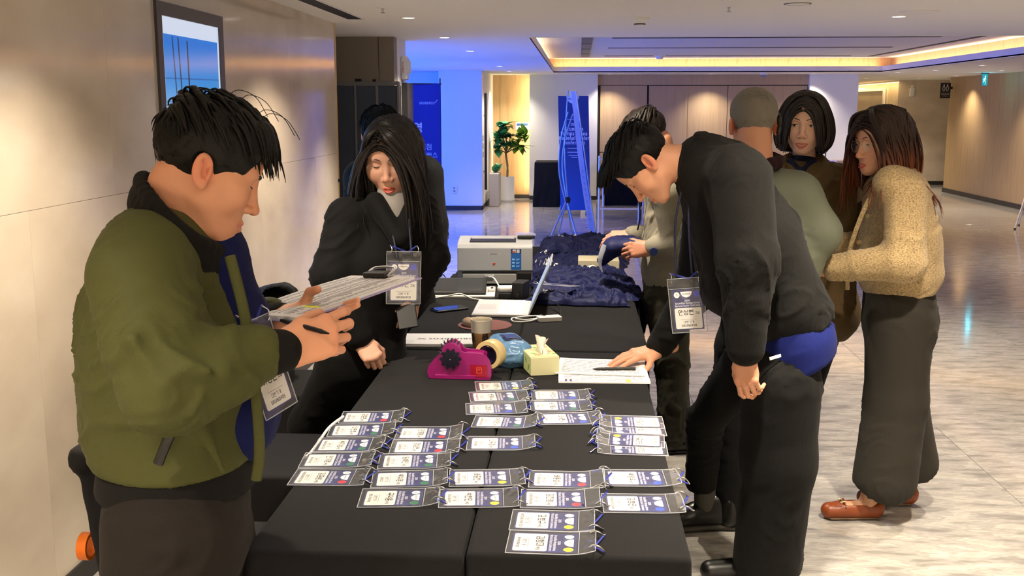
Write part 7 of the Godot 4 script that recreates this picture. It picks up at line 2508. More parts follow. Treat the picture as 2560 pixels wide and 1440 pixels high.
func woman_in_black() -> void:
	var t := person("woman with long dark hair in a black jacket leaning over the desk", Vector3(-0.92, 0, -3.74))
	var z := -3.68
	var side := Vector3(1, 0, -0.3).normalized()
	var hb := facing(Vector3(-0.12, 0, 1), deg_to_rad(17.0), deg_to_rad(3.0))
	var head := P(984, 398, z - 0.03)
	var hx := Transform3D(hb * Basis.from_scale(Vector3.ONE * 1.07), head)
	var hi := hx.affine_inverse()
	var neck := P(985, 505, z - 0.05)
	var skin := Color(0.80, 0.615, 0.53)
	var o := {"fem": true, "wide": 1.12, "cheek": 1.22, "jaw": 1.14, "nose": 0.7, "double_chin": true, "neck": [hi * neck, 0.052, 0.056], "lip": Color(0.70, 0.25, 0.21), "ears": false, "hair": Color(0.13, 0.10, 0.09), "brow": 0.002}
	var body := MB.new()
	head_sdf(0.003, o, skin).build(body, hx)
	face_details(t, hx, o)
	neck_core(body, neck, P(930, 830, z), skin, [[P(880, 540, z + 0.03), P(838, 690, z + 0.09), P(902, 848, z + 0.138)], [P(1040, 530, z - 0.09), P(1072, 640, z - 0.02), P(1036, 740, z + 0.03)]])
	var wr := P(902, 850, z + 0.14)
	hand(body, wr, Vector3(0.55, -0.62, 0.35), Vector3(0.25, 0.45, 0.9), true, [[55, 75, 40], [58, 80, 40], [60, 80, 40], [62, 80, 40]], {"skin": skin, "thumb": [Vector3(0.45, 0.75, -0.7), Vector3(-0.3, 0.8, -0.6)], "size": 0.92, "cell": 0.0035})
	var wl := P(1035, 742, z + 0.03)
	hand(body, wl, Vector3(-0.25, -0.95, 0.15), Vector3(0.75, 0.0, 0.65), false, [[30, 45, 30], [35, 50, 30], [40, 52, 30], [42, 55, 30]], {"skin": skin, "size": 0.92, "cell": 0.0035})
	wear(t, "body", body.mesh(true), skin_mat(skin))
	var g1 := [Vector3(-0.01, 0.125, 0.055), Vector3(0.035, 0.105, 0.092), Vector3(0.072, 0.04, 0.085), Vector3(0.085, -0.04, 0.065), Vector3(0.09, -0.14, 0.06)]
	var g2 := [Vector3(-0.015, 0.125, 0.055), Vector3(-0.05, 0.10, 0.08), Vector3(-0.078, 0.03, 0.065), Vector3(-0.085, -0.06, 0.05), Vector3(-0.075, -0.15, 0.07)]
	var g3 := [Vector3(-0.01, 0.125, 0.06), Vector3(0.02, 0.10, 0.098), Vector3(0.05, 0.055, 0.102), Vector3(0.074, 0.0, 0.09), Vector3(0.083, -0.06, 0.075)]
	long_hair(t, hx, {"col": Color(0.085, 0.065, 0.06), "len": 0.36, "part": -0.014, "count": 520, "seed": 5, "sweep": 0.3, "wave": 0.12, "over": [[P(860, 560, z), 0.10], [P(960, 620, z - 0.02), 0.155], [P(1045, 570, z - 0.08), 0.10]], "guides": [[g1, 0.006, 24, 0.010], [g2, 0.006, 22, 0.009], [g3, 0.005, 16, 0.008]]})
	var black := cloth(Color(0.035, 0.035, 0.038), 0.85, 45.0, 0.3, 0.3)
	var j := Sdf.new(0.009)
	j.cap(P(975, 580, z - 0.03), P(945, 670, z), 0.100, 0.120, 0.06, side, 1.35)
	j.cap(P(945, 670, z), P(905, 830, z), 0.12, 0.125, 0.06, side, 1.30)
	j.cap(P(872, 548, z + 0.03), P(1045, 530, z - 0.10), 0.062, 0.062, 0.06)
	j.cap(P(868, 548, z + 0.03), P(832, 690, z + 0.10), 0.078, 0.074, 0.03)
	j.cap(P(832, 690, z + 0.10), P(898, 842, z + 0.135), 0.074, 0.050, 0.03)
	j.cap(P(1050, 525, z - 0.10), P(1078, 640, z - 0.02), 0.070, 0.062, 0.03)
	j.cap(P(1078, 640, z - 0.02), P(1040, 732, z + 0.025), 0.060, 0.044, 0.03)
	j.cap(P(938, 505, z + 0.05), P(998, 600, z + 0.125), 0.036, 0.030, 0.02)
	j.cap(P(1030, 505, z + 0.0), P(1004, 600, z + 0.12), 0.032, 0.028, 0.02)
	j.cut(P(990, 470, z + 0.12), P(1001, 580, z + 0.155), 0.026, 0.006, 0.015)
	wear(t, "jacket", j.mesh(Transform3D.IDENTITY, folds(33, 0.008)), black)
	var tn := Sdf.new(0.006)
	tn.cap(P(985, 478, z - 0.02), P(985, 500, z - 0.03), 0.057, 0.062, 0.02)
	tn.cap(P(988, 520, z - 0.01), P(985, 620, z + 0.005), 0.066, 0.075, 0.03, side, 1.1)
	wear(t, "turtleneck", tn.mesh(), cloth(Color(0.60, 0.58, 0.57), 0.9, 60.0, 0.3, 0.2))
	var tr := Sdf.new(0.012)
	tr.cap(P(905, 830, z), P(905, 905, z), 0.13, 0.13, 0.04, side, 1.2)
	for q in [[P(870, 900, z + 0.02), Vector3(-0.99, 0.45, -3.76), Vector3(-1.0, 0.05, -3.80)], [P(945, 900, z), Vector3(-0.83, 0.45, -3.78), Vector3(-0.85, 0.05, -3.82)]]:
		tr.cap(q[0], q[1], 0.098, 0.08, 0.04)
		tr.cap(q[1], q[2], 0.08, 0.07, 0.03)
	wear(t, "trousers", tr.mesh(Transform3D.IDENTITY, folds(12, 0.006)), cloth(Color(0.04, 0.04, 0.043), 0.85, 45.0, 0.25, 0.2))
	for q in [Vector3(-1.0, 0, -3.78), Vector3(-0.85, 0, -3.80)]: shoe(t, q, Vector3(0.3, 0, 1), Color(0.05, 0.05, 0.05))
	hang_badge(P(1010, 628, z + 0.18), Vector3(1, 0.03, -0.2), Vector3(-0.03, -1, 0.02), "name badge on the chest of the long-haired woman in black", "최유진", [P(960, 500, z + 0.04), P(980, 575, z + 0.13), P(993, 645, z + 0.20)], 62, [P(1020, 500, z + 0.02), P(1024, 575, z + 0.12), P(1030, 642, z + 0.19)])
	var ph := thing("handheld", "black phone in the lowered hand of the woman in black", "phone", P(1015, 775, z + 0.07), 0.5)
	part(ph, "case", rbox_mesh(Vector3(0.07, 0.009, 0.14), 0.004, 3), M.rubber)
	ph.rotation = Vector3(1.0, 0.4, 0.3)

func person_behind() -> void:
	var z := -4.75
	var t := person("person in a dark jacket mostly hidden behind the long-haired woman", Vector3(-0.72, 0, z))
	var hb := facing(Vector3(0.1, 0, 1), deg_to_rad(32.0))
	var head := P(952, 345, z)
	var hx := Transform3D(hb, head)
	var hi := hx.affine_inverse()
	var neck := P(975, 440, z - 0.03)
	var skin := Color(0.80, 0.60, 0.50)
	var o := {"neck": [hi * neck, 0.055, 0.06], "wide": 1.0}
	var body := MB.new()
	head_sdf(0.005, o, skin).build(body, hx)
	face_details(t, hx, o)
	neck_core(body, neck, P(985, 760, z), skin, [[P(1050, 440, z), P(1080, 560, z + 0.03), P(1096, 632, z + 0.05)]])
	var wl := P(1096, 632, z + 0.05)
	hand(body, wl, Vector3(-0.05, -1, 0.1), Vector3(0.9, 0.0, 0.4), false, [[15, 25, 15], [18, 28, 15], [20, 30, 15], [22, 30, 15]], {"skin": skin, "size": 0.9, "cell": 0.004})
	wear(t, "body", body.mesh(true), skin_mat(skin))
	short_hair(t, hx, {"top": 0.005, "long": 0.08, "volume": 0.12, "count": 500, "fringe": 120, "fringe_len": 0.06, "fall": 1.8, "seed": 8, "side": 0.02, "col": Color(0.03, 0.027, 0.025), "gloss": 0.75})
	var j := Sdf.new(0.011)
	var side := Vector3(1, 0, 0)
	j.cap(P(985, 470, z), P(985, 720, z), 0.12, 0.13, 0.06, side, 1.4)
	j.cap(P(905, 440, z), P(1060, 430, z), 0.075, 0.075, 0.06)
	j.cap(P(1065, 440, z), P(1082, 560, z + 0.03), 0.078, 0.066, 0.03)
	j.cap(P(1082, 560, z + 0.03), P(1094, 640, z + 0.05), 0.064, 0.05, 0.03)
	j.cap(P(900, 450, z), P(890, 620, z + 0.05), 0.075, 0.06, 0.03)
	for k in 6: j.cap(P(1000 + k * 11, 402 + k * 6, z + 0.02), P(1011 + k * 11, 408 + k * 6, z + 0.03), 0.035, 0.035, 0.02)
	wear(t, "jacket", j.mesh(Transform3D.IDENTITY, folds(41, 0.008)), cloth(Color(0.06, 0.065, 0.07), 0.75, 45.0, 0.3, 0.2))
	var tr := Sdf.new(0.014)
	for x in [-0.09, 0.09]:
		tr.cap(P(985, 740, z) + Vector3(x, 0, 0), Vector3(-0.72 + x, 0.05, z), 0.10, 0.075, 0.04)
	wear(t, "trousers", tr.mesh(), cloth(Color(0.04, 0.04, 0.045), 0.85, 45.0, 0.25, 0.2))
	for x in [-0.09, 0.09]: shoe(t, Vector3(-0.72 + x, 0, z + 0.02), Vector3(0, 0, 1), Color(0.05, 0.05, 0.05))

func bending_man() -> void:
	var z := -3.45
	var t := person("man in a black jacket bending over the desk to write on the lists", Vector3(0.62, 0, -3.55))
	var side := Vector3(0, 0, 1)
	var hb := facing(Vector3(-1, 0, -0.10), deg_to_rad(62.0), deg_to_rad(0.0))
	var head := P(1624, 405, z + 0.075) - hb * Vector3(0.078, 0, -0.012)
	var hx := Transform3D(hb, head)
	var hi := hx.affine_inverse()
	var neck := P(1750, 415, z)
	var skin := Color(0.80, 0.58, 0.46)
	var o := {"wide": 1.0, "jaw": 1.0, "nose": 1.05, "neck": [hi * neck, 0.060, 0.066]}
	var body := MB.new()
	head_sdf(0.003, o, skin).build(body, hx)
	face_details(t, hx, o)
	short_hair(t, hx, {"top": 0.008, "long": 0.08, "volume": 0.17, "count": 800, "fringe": 260, "fringe_len": 0.085, "fall": 1.3, "seed": 12, "side": 0.018})
	neck_core(body, neck, P(1930, 780, z), skin, [[P(1845, 460, z + 0.19), P(1866, 650, z + 0.255), P(1862, 884, z + 0.26)], [P(1785, 490, z - 0.19), P(1744, 720, z - 0.24), P(1645, 872, z - 0.15)]])
	var wr := P(1642, 874, -3.60)
	hand(body, wr, Vector3(0.075, TABLE + 0.020, -3.50) - wr, Vector3(-0.15, 1.0, 0.25), true, [[4, 12, 8], [2, 10, 8], [4, 12, 8], [8, 16, 10]], {"skin": skin, "thumb": [Vector3(0.70, 0.70, -0.35), Vector3(0.35, 0.9, -0.45)], "spread": 0.12, "cell": 0.0032})
	var wl := P(1862, 886, z + 0.26)
	hand(body, wl, Vector3(0.10, -1.0, 0.05), Vector3(-0.55, 0.0, 0.85), false, [[24, 34, 20], [30, 40, 22], [34, 44, 24], [36, 46, 26]], {"skin": skin, "thumb": [Vector3(0.4, 0.8, -0.55), Vector3(0.1, 0.95, -0.4)], "cell": 0.0032})
	wear(t, "body", body.mesh(true), skin_mat(skin))
	var black := cloth(Color(0.042, 0.040, 0.037), 0.88, 45.0, 0.3, 0.3)
	var j := Sdf.new(0.009)
	j.cap(P(1800, 440, z), P(1885, 590, z), 0.120, 0.135, 0.06, side, 1.4)
	j.cap(P(1885, 590, z), P(1965, 770, z), 0.135, 0.135, 0.06, side, 1.3)
	j.cap(P(1965, 770, z), P(1990, 800, z), 0.125, 0.115, 0.04, side, 1.35)
	j.cap(P(1760, 400, z), P(1800, 450, z), 0.085, 0.11, 0.04, side, 1.2)
	j.cap(P(1740, 420, z), P(1800, 720, z), 0.055, 0.07, 0.06, side, 2.4)
	j.cap(P(1800, 720, z - 0.02), P(1880, 800, z), 0.06, 0.06, 0.05, side, 2.4)
	j.cap(P(1840, 430, z + 0.20), P(1800, 450, z - 0.20), 0.078, 0.078, 0.06)
	var hem := P(2005, 822, z) + Vector3(0.55, -0.83, 0).normalized() * 1.2
	j.cut(hem, hem, 1.2, 1.2, 0.012)
	# near sleeve hangs, far sleeve reaches to the desk
	j.cap(P(1850, 450, z + 0.21), P(1868, 650, z + 0.26), 0.100, 0.092, 0.03)
	j.cap(P(1868, 650, z + 0.26), P(1864, 868, z + 0.265), 0.092, 0.060, 0.03)
	j.cap(P(1780, 480, z - 0.20), P(1742, 720, z - 0.24), 0.085, 0.075, 0.03)
	j.cap(P(1742, 720, z - 0.24), P(1650, 862, z - 0.15), 0.073, 0.047, 0.03)
	var jk := wear(t, "jacket", j.mesh(Transform3D.IDENTITY, folds(52, 0.008)), black)
	var co := Sdf.new(0.006)
	var ring := curve([P(1712, 500, z + 0.03), P(1706, 440, z + 0.075), P(1722, 380, z + 0.085), P(1742, 345, z + 0.04), P(1742, 342, z - 0.05), P(1720, 380, z - 0.09), P(1708, 450, z - 0.07), P(1712, 500, z - 0.02)], 3)
	for i in ring.size() - 1:
		co.cap(ring[i], ring[i + 1], 0.011, 0.011, 0.01)
		co.cap(ring[i] + Vector3(0.022, -0.006, 0), ring[i + 1] + Vector3(0.022, -0.006, 0), 0.017, 0.017, 0.014)
	part(jk, "collar", co.mesh(), black)
	var p := Sdf.new(0.009)
	p.cap(P(1940, 740, z), P(1985, 850, z), 0.110, 0.124, 0.04, side, 1.35)
	p.cap(P(1985, 850, z), P(1985, 960, z), 0.126, 0.134, 0.04, side, 1.35)
	var tail := P(2005, 897, z) + Vector3(0.40, -0.92, 0).normalized() * 1.2
	p.cut(tail, tail, 1.2, 1.2, 0.01)
	var sr := wear(t, "shirt", p.mesh(Transform3D.IDENTITY, folds(6, 0.006)), cloth(Color(0.05, 0.09, 0.33), 0.85, 60.0, 0.25, 0.2))
	var tag_ := MB.new()
	var ta := P(1938, 893, z + 0.172)
	tag_.rbox(Transform3D(Basis(Vector3.UP, 0.3) * Basis(Vector3(0, 0, 1), 0.22), ta), Vector3(0.04, 0.010, 0.004), 0.001)
	part(sr, "shirt_print", tag_.mesh(), mat(Color(0.8, 0.8, 0.8), 0.6))
	# trousers
	var tr := Sdf.new(0.011)
	tr.cap(P(1955, 850, z), P(1955, 930, z), 0.09, 0.105, 0.05, side, 1.25)
	tr.cap(P(1952, 960, z + 0.07), P(1945, 1150, z + 0.06), 0.132, 0.120, 0.05)
	tr.cap(P(1945, 1150, z + 0.06), P(1918, 1400, -3.44), 0.120, 0.115, 0.04)
	tr.cap(P(1880, 900, z - 0.16), P(1764, 1050, -3.77), 0.100, 0.068, 0.05)
	tr.cap(P(1764, 1050, -3.77), P(1754, 1205, -3.92), 0.068, 0.060, 0.03)
	tr.cut(Vector3(0.48, -0.10, -3.93), Vector3(0.60, -0.10, -3.93), 0.27, 0.27, 0.005)
	wear(t, "trousers", tr.mesh(Transform3D.IDENTITY, folds(15, 0.008)), cloth(Color(0.045, 0.045, 0.045), 0.85, 45.0, 0.25, 0.2))
	var sock := Sdf.new(0.008)
	sock.cap(Vector3(0.50, 0.24, -3.935), Vector3(0.505, 0.06, -3.945), 0.042, 0.040, 0.02)
	wear(t, "sock", sock.mesh(), mat(Color(0.30, 0.29, 0.26), 0.9))
	sneaker(t, Vector3(0.515, 0, -3.95), Vector3(-1, 0, 0.25))
	shoe(t, Vector3(0.60, 0, -3.50), Vector3(-1, 0, 0.1), Color(0.04, 0.04, 0.04))
	hang_badge(P(1712, 695, z + 0.03), Vector3(1.0, 0.14, 0.25), Vector3(0.12, -1, 0.03), "name badge dangling in front of the bending man's black jacket", "안성현", [P(1706, 470, z + 0.06), P(1688, 560, z + 0.05), P(1690, 690, z + 0.03)], 63, [P(1722, 480, z + 0.09), P(1722, 580, z + 0.08), P(1730, 684, z + 0.05)])
	var pen := mono("pen", null, M.rubber, "dark ballpoint pen under the bending man's fingers", "pen")
	var m := MB.new()
	m.tube([Vector3(0.055, TABLE + 0.013, -3.47), Vector3(0.075, TABLE + 0.014, -3.47), Vector3(0.185, TABLE + 0.016, -3.475), Vector3(0.20, TABLE + 0.016, -3.475)], [0.001, 0.0055, 0.0055, 0.005], 10)
	pen.mesh = m.mesh()

func sneaker(t: Node3D, at: Vector3, dir: Vector3) -> void:
	var d := dir.normalized()
	var w := d.cross(Vector3.UP)
	var s := Sdf.new(0.006)
	s.cap(at + Vector3(0, 0.055, 0) - d * 0.06, at + Vector3(0, 0.052, 0) + d * 0.14, 0.047, 0.038, 0.02, w, 1.05)
	s.cap(at + Vector3(0, 0.095, 0) - d * 0.06, at + Vector3(0, 0.075, 0) + d * 0.05, 0.042, 0.036, 0.03)
	s.cap(at + Vector3(0, 0.12, 0) - d * 0.07, at + Vector3(0, 0.115, 0) - d * 0.01, 0.034, 0.034, 0.02)
	for k in 4: s.cap(at + d * (0.0 + 0.03 * k) + w * 0.03 + Vector3(0, 0.105 - 0.014 * k, 0), at + d * (0.0 + 0.03 * k) - w * 0.03 + Vector3(0, 0.105 - 0.014 * k, 0), 0.008, 0.008, 0.006)
	s.cut(at + Vector3(0, -0.05, 0) - d * 0.3, at + Vector3(0, -0.05, 0) + d * 0.3, 0.07, 0.07, 0.004)
	var sn := wear(t, "shoe", s.mesh(), mat(Color(0.06, 0.06, 0.055), 0.3))
	var b := Sdf.new(0.006)
	b.cap(at + Vector3(0, 0.018, 0) - d * 0.075, at + Vector3(0, 0.016, 0) + d * 0.15, 0.018, 0.016, 0.01, w, 2.8)
	part(sn, "sole", b.mesh(), mat(Color(0.22, 0.21, 0.18), 0.7))

func grey_haired_man() -> void:
	var z := -4.0
	var t := person("grey-haired man in a grey-green jacket seen from behind", Vector3(0.68, 0, z))
	var hb := facing(Vector3(0.06, 0, -1), deg_to_rad(8.0))
	var head := P(1884, 316, z)
	var hx := Transform3D(hb, head)
	var hi := hx.affine_inverse()
	var neck := P(1890, 415, z + 0.03)
	var skin := Color(0.78, 0.57, 0.46)
	var o := {"neck": [hi * neck, 0.062, 0.066], "wide": 1.03}
	var body := MB.new()
	head_sdf(0.0045, o, skin).build(body, hx)
	face_details(t, hx, o)
	neck_core(body, neck, P(1900, 800, z), skin)
	wear(t, "body", body.mesh(true), skin_mat(skin))
	short_hair(t, hx, {"top": 0.004, "long": 0.022, "volume": 0.0, "count": 1500, "fringe": 30, "fringe_len": 0.03, "seed": 18, "side": 0.014, "col": Color(0.45, 0.43, 0.39), "gloss": 0.6})
	var gg := cloth(Color(0.36, 0.375, 0.32), 0.6, 45.0, 0.25, 0.15)
	var j := Sdf.new(0.010)
	var side := Vector3(1, 0, 0)
	j.cap(P(1895, 500, z), P(1925, 640, z), 0.105, 0.128, 0.06, side, 1.5)
	j.cap(P(1925, 640, z), P(1920, 800, z), 0.125, 0.12, 0.06, side, 1.4)
	j.cap(P(1800, 475, z), P(1985, 482, z), 0.082, 0.082, 0.06)
	j.cap(P(2000, 495, z), P(2048, 585, z + 0.02), 0.084, 0.080, 0.04)
	j.cap(P(2048, 580, z + 0.02), P(2026, 640, z - 0.16), 0.078, 0.055, 0.03)
	j.cap(P(1785, 470, z), P(1750, 600, z), 0.085, 0.075, 0.04)
	j.cap(P(1750, 600, z), P(1780, 640, z - 0.18), 0.07, 0.055, 0.03)
	wear(t, "jacket", j.mesh(Transform3D.IDENTITY, folds(63, 0.008)), gg)
	var co := Sdf.new(0.007)
	for i in 12:
		var a0 := TAU * i / 12.0
		var a1 := TAU * (i + 1) / 12.0
		var ctr := P(1890, 402, z + 0.015)
		co.cap(ctr + Vector3(cos(a0) * 0.078, sin(a0) * -0.012, sin(a0) * 0.07), ctr + Vector3(cos(a1) * 0.078, sin(a1) * -0.012, sin(a1) * 0.07), 0.024, 0.024, 0.01)
	wear(t, "shirt_collar", co.mesh(), cloth(Color(0.14, 0.07, 0.09), 0.9, 60.0, 0.4, 0.1))
	var tr := Sdf.new(0.014)
	tr.cap(P(1910, 790, z), P(1910, 860, z), 0.125, 0.125, 0.04, side, 1.3)
	for x in [-0.085, 0.085]: tr.cap(P(1910, 870, z) + Vector3(x, 0, 0), Vector3(0.69 + x, 0.06, z + 0.02), 0.105, 0.075, 0.03)
	wear(t, "trousers", tr.mesh(Transform3D.IDENTITY, folds(17, 0.006)), cloth(Color(0.05, 0.05, 0.055), 0.85, 45.0, 0.25, 0.2))
	for x in [-0.085, 0.085]: sneaker(t, Vector3(0.69 + x, 0, z - 0.01), Vector3(0.1, 0, -1))
	# ear-hung microphone
	var ea := hx * Vector3(-0.082, 0.01, -0.02)
	var er := MB.new()
	er.tube(curve([hx * Vector3(-0.088, 0.045, 0.0), hx * Vector3(-0.09, 0.03, -0.028), hx * Vector3(-0.09, -0.005, -0.034), hx * Vector3(-0.088, -0.03, -0.018)], 5), 0.009, 8, 0.7)
	er.tube(curve([hx * Vector3(-0.092, -0.02, -0.01), hx * Vector3(-0.094, -0.05, 0.01), hx * Vector3(-0.09, -0.075, 0.03)], 5), 0.0045, 8)
	wear(t, "headset", er.mesh(), M.rubber)

func man_with_shirts() -> void:
	var z := -5.0
	var t := person("man in a pale grey jacket sorting navy shirts, hidden behind the bending man", Vector3(0.52, 0, z))
	var hb := facing(Vector3(-1, 0, -0.05), deg_to_rad(38.0))
	var head := P(1622, 345, z)
	var hx := Transform3D(hb, head)
	var hi := hx.affine_inverse()
	var neck := P(1668, 440, z)
	var skin := Color(0.78, 0.56, 0.45)
	var o := {"neck": [hi * neck, 0.058, 0.062]}
	var body := MB.new()
	head_sdf(0.005, o, skin).build(body, hx)
	face_details(t, hx, o)
	short_hair(t, hx, {"top": 0.006, "long": 0.08, "volume": 0.14, "count": 600, "fringe": 140, "fringe_len": 0.06, "fall": 1.2, "seed": 28, "side": 0.02, "col": Color(0.10, 0.075, 0.065)})
	neck_core(body, neck, P(1670, 690, z), skin, [[P(1672, 490, z + 0.19), P(1688, 608, z + 0.20), P(1628, 621, z + 0.16)], [P(1662, 490, z - 0.19), P(1650, 588, z - 0.215), P(1578, 588, z - 0.16)]])
	var wr := P(1575, 588, z - 0.16)
	hand(body, wr, Vector3(-1, -0.1, 0.1), Vector3(0, 0.7, 0.5), true, [[25, 40, 25], [30, 42, 25], [32, 44, 25], [34, 46, 25]], {"skin": Color(0.82, 0.58, 0.50), "cell": 0.004, "thumb": [Vector3(0.6, 0.7, -0.4), Vector3(0.2, 0.9, -0.4)]})
	var wl := P(1625, 622, z + 0.16)
	hand(body, wl, Vector3(-1, -0.05, 0.05), Vector3(0, 0.45, 0.9), false, [[30, 48, 30], [34, 50, 30], [38, 52, 30], [42, 52, 30]], {"skin": Color(0.70, 0.48, 0.38), "cell": 0.004, "thumb": [Vector3(0.5, 0.8, -0.4), Vector3(0.15, 0.95, -0.4)]})
	wear(t, "body", body.mesh(true), skin_mat(skin))
	var grey := cloth(Color(0.52, 0.50, 0.44), 0.85, 45.0, 0.3, 0.15)
	var side := Vector3(0, 0, 1)
	var j := Sdf.new(0.010)
	j.cap(P(1668, 480, z), P(1665, 660, z), 0.105, 0.115, 0.06, side, 1.45)
	j.cap(P(1665, 660, z), P(1664, 690, z), 0.113, 0.11, 0.03, side, 1.4)
	j.cap(P(1668, 475, z + 0.18), P(1668, 475, z - 0.18), 0.08, 0.08, 0.05)
	j.cap(P(1672, 490, z + 0.20), P(1690, 610, z + 0.20), 0.078, 0.064, 0.03)
	j.cap(P(1690, 610, z + 0.20), P(1634, 618, z + 0.16), 0.062, 0.046, 0.02)
	j.cap(P(1662, 490, z - 0.20), P(1650, 590, z - 0.22), 0.075, 0.06, 0.03)
	j.cap(P(1650, 590, z - 0.22), P(1582, 586, z - 0.165), 0.058, 0.044, 0.02)
	wear(t, "jacket", j.mesh(Transform3D.IDENTITY, folds(73, 0.008)), grey)
	var w := MB.new()
	w.tube([P(1634, 628, z + 0.235), P(1634, 630, z + 0.25)], 0.018, 18)
	wear(t, "watch", w.mesh(), mat(Color(0.05, 0.18, 0.45), 0.25, 0.4))
	var tr := Sdf.new(0.012)
	tr.cap(P(1664, 690, z), P(1666, 750, z), 0.108, 0.11, 0.04, side, 1.3)
	tr.cap(P(1668, 760, z + 0.08), P(1680, 900, z + 0.10), 0.105, 0.082, 0.04)
	tr.cap(P(1680, 900, z + 0.10), P(1682, 1090, z + 0.12), 0.08, 0.068, 0.03)
	tr.cap(P(1668, 760, z - 0.09), Vector3(0.50, 0.05, z - 0.12), 0.10, 0.07, 0.04)
	wear(t, "trousers", tr.mesh(Transform3D.IDENTITY, folds(19, 0.010)), cloth(Color(0.20, 0.195, 0.16), 0.85, 45.0, 0.3, 0.15))
	for q in [Vector3(0.50, 0, z + 0.12), Vector3(0.50, 0, z - 0.12)]: shoe(t, q, Vector3(-1, 0, 0.2), Color(0.06, 0.06, 0.06))
	var ln := MB.new()
	ln.tube(curve([P(1610, 440, z + 0.08), P(1598, 490, z + 0.06), P(1600, 540, z + 0.05), P(1594, 575, z + 0.04)], 6), 0.006, 6, 0.5)
	wear(t, "lanyard", ln.mesh(), M.rubber)
	# the shirt in his hands
	var s := thing("held_shirt", "folded navy shirt held up in the hands of the man in the pale grey jacket", "shirt", P(1545, 625, z))
	var f := Sdf.new(0.008)
	f.cap(P(1590, 612, z + 0.10) - s.position, P(1530, 618, z + 0.08) - s.position, 0.034, 0.045, 0.03, Vector3(0, 0, 1), 1.6)
	f.cap(P(1530, 618, z + 0.08) - s.position, P(1506, 655, z + 0.06) - s.position, 0.040, 0.022, 0.03, Vector3(0, 0, 1), 1.6)
	f.cap(P(1580, 600, z - 0.10) - s.position, P(1530, 605, z - 0.06) - s.position, 0.025, 0.03, 0.03)
	part(s, "fabric", f.mesh(Transform3D.IDENTITY, folds(83, 0.010)), M.navy_cloth)
	var fl := MB.new()
	fl.tube(curve([P(1512, 612, z + 0.14) - s.position, P(1502, 640, z + 0.15) - s.position, P(1500, 662, z + 0.15) - s.position, P(1506, 680, z + 0.15) - s.position], 5), [0.012, 0.013, 0.013, 0.012, 0.012, 0.011, 0.011, 0.010, 0.010, 0.009, 0.008, 0.007, 0.006, 0.004, 0.003, 0.002], 8, 0.25, Vector3(0, 0, 1))
	part(s, "clear_wrap", fl.mesh(), M.film_edge)

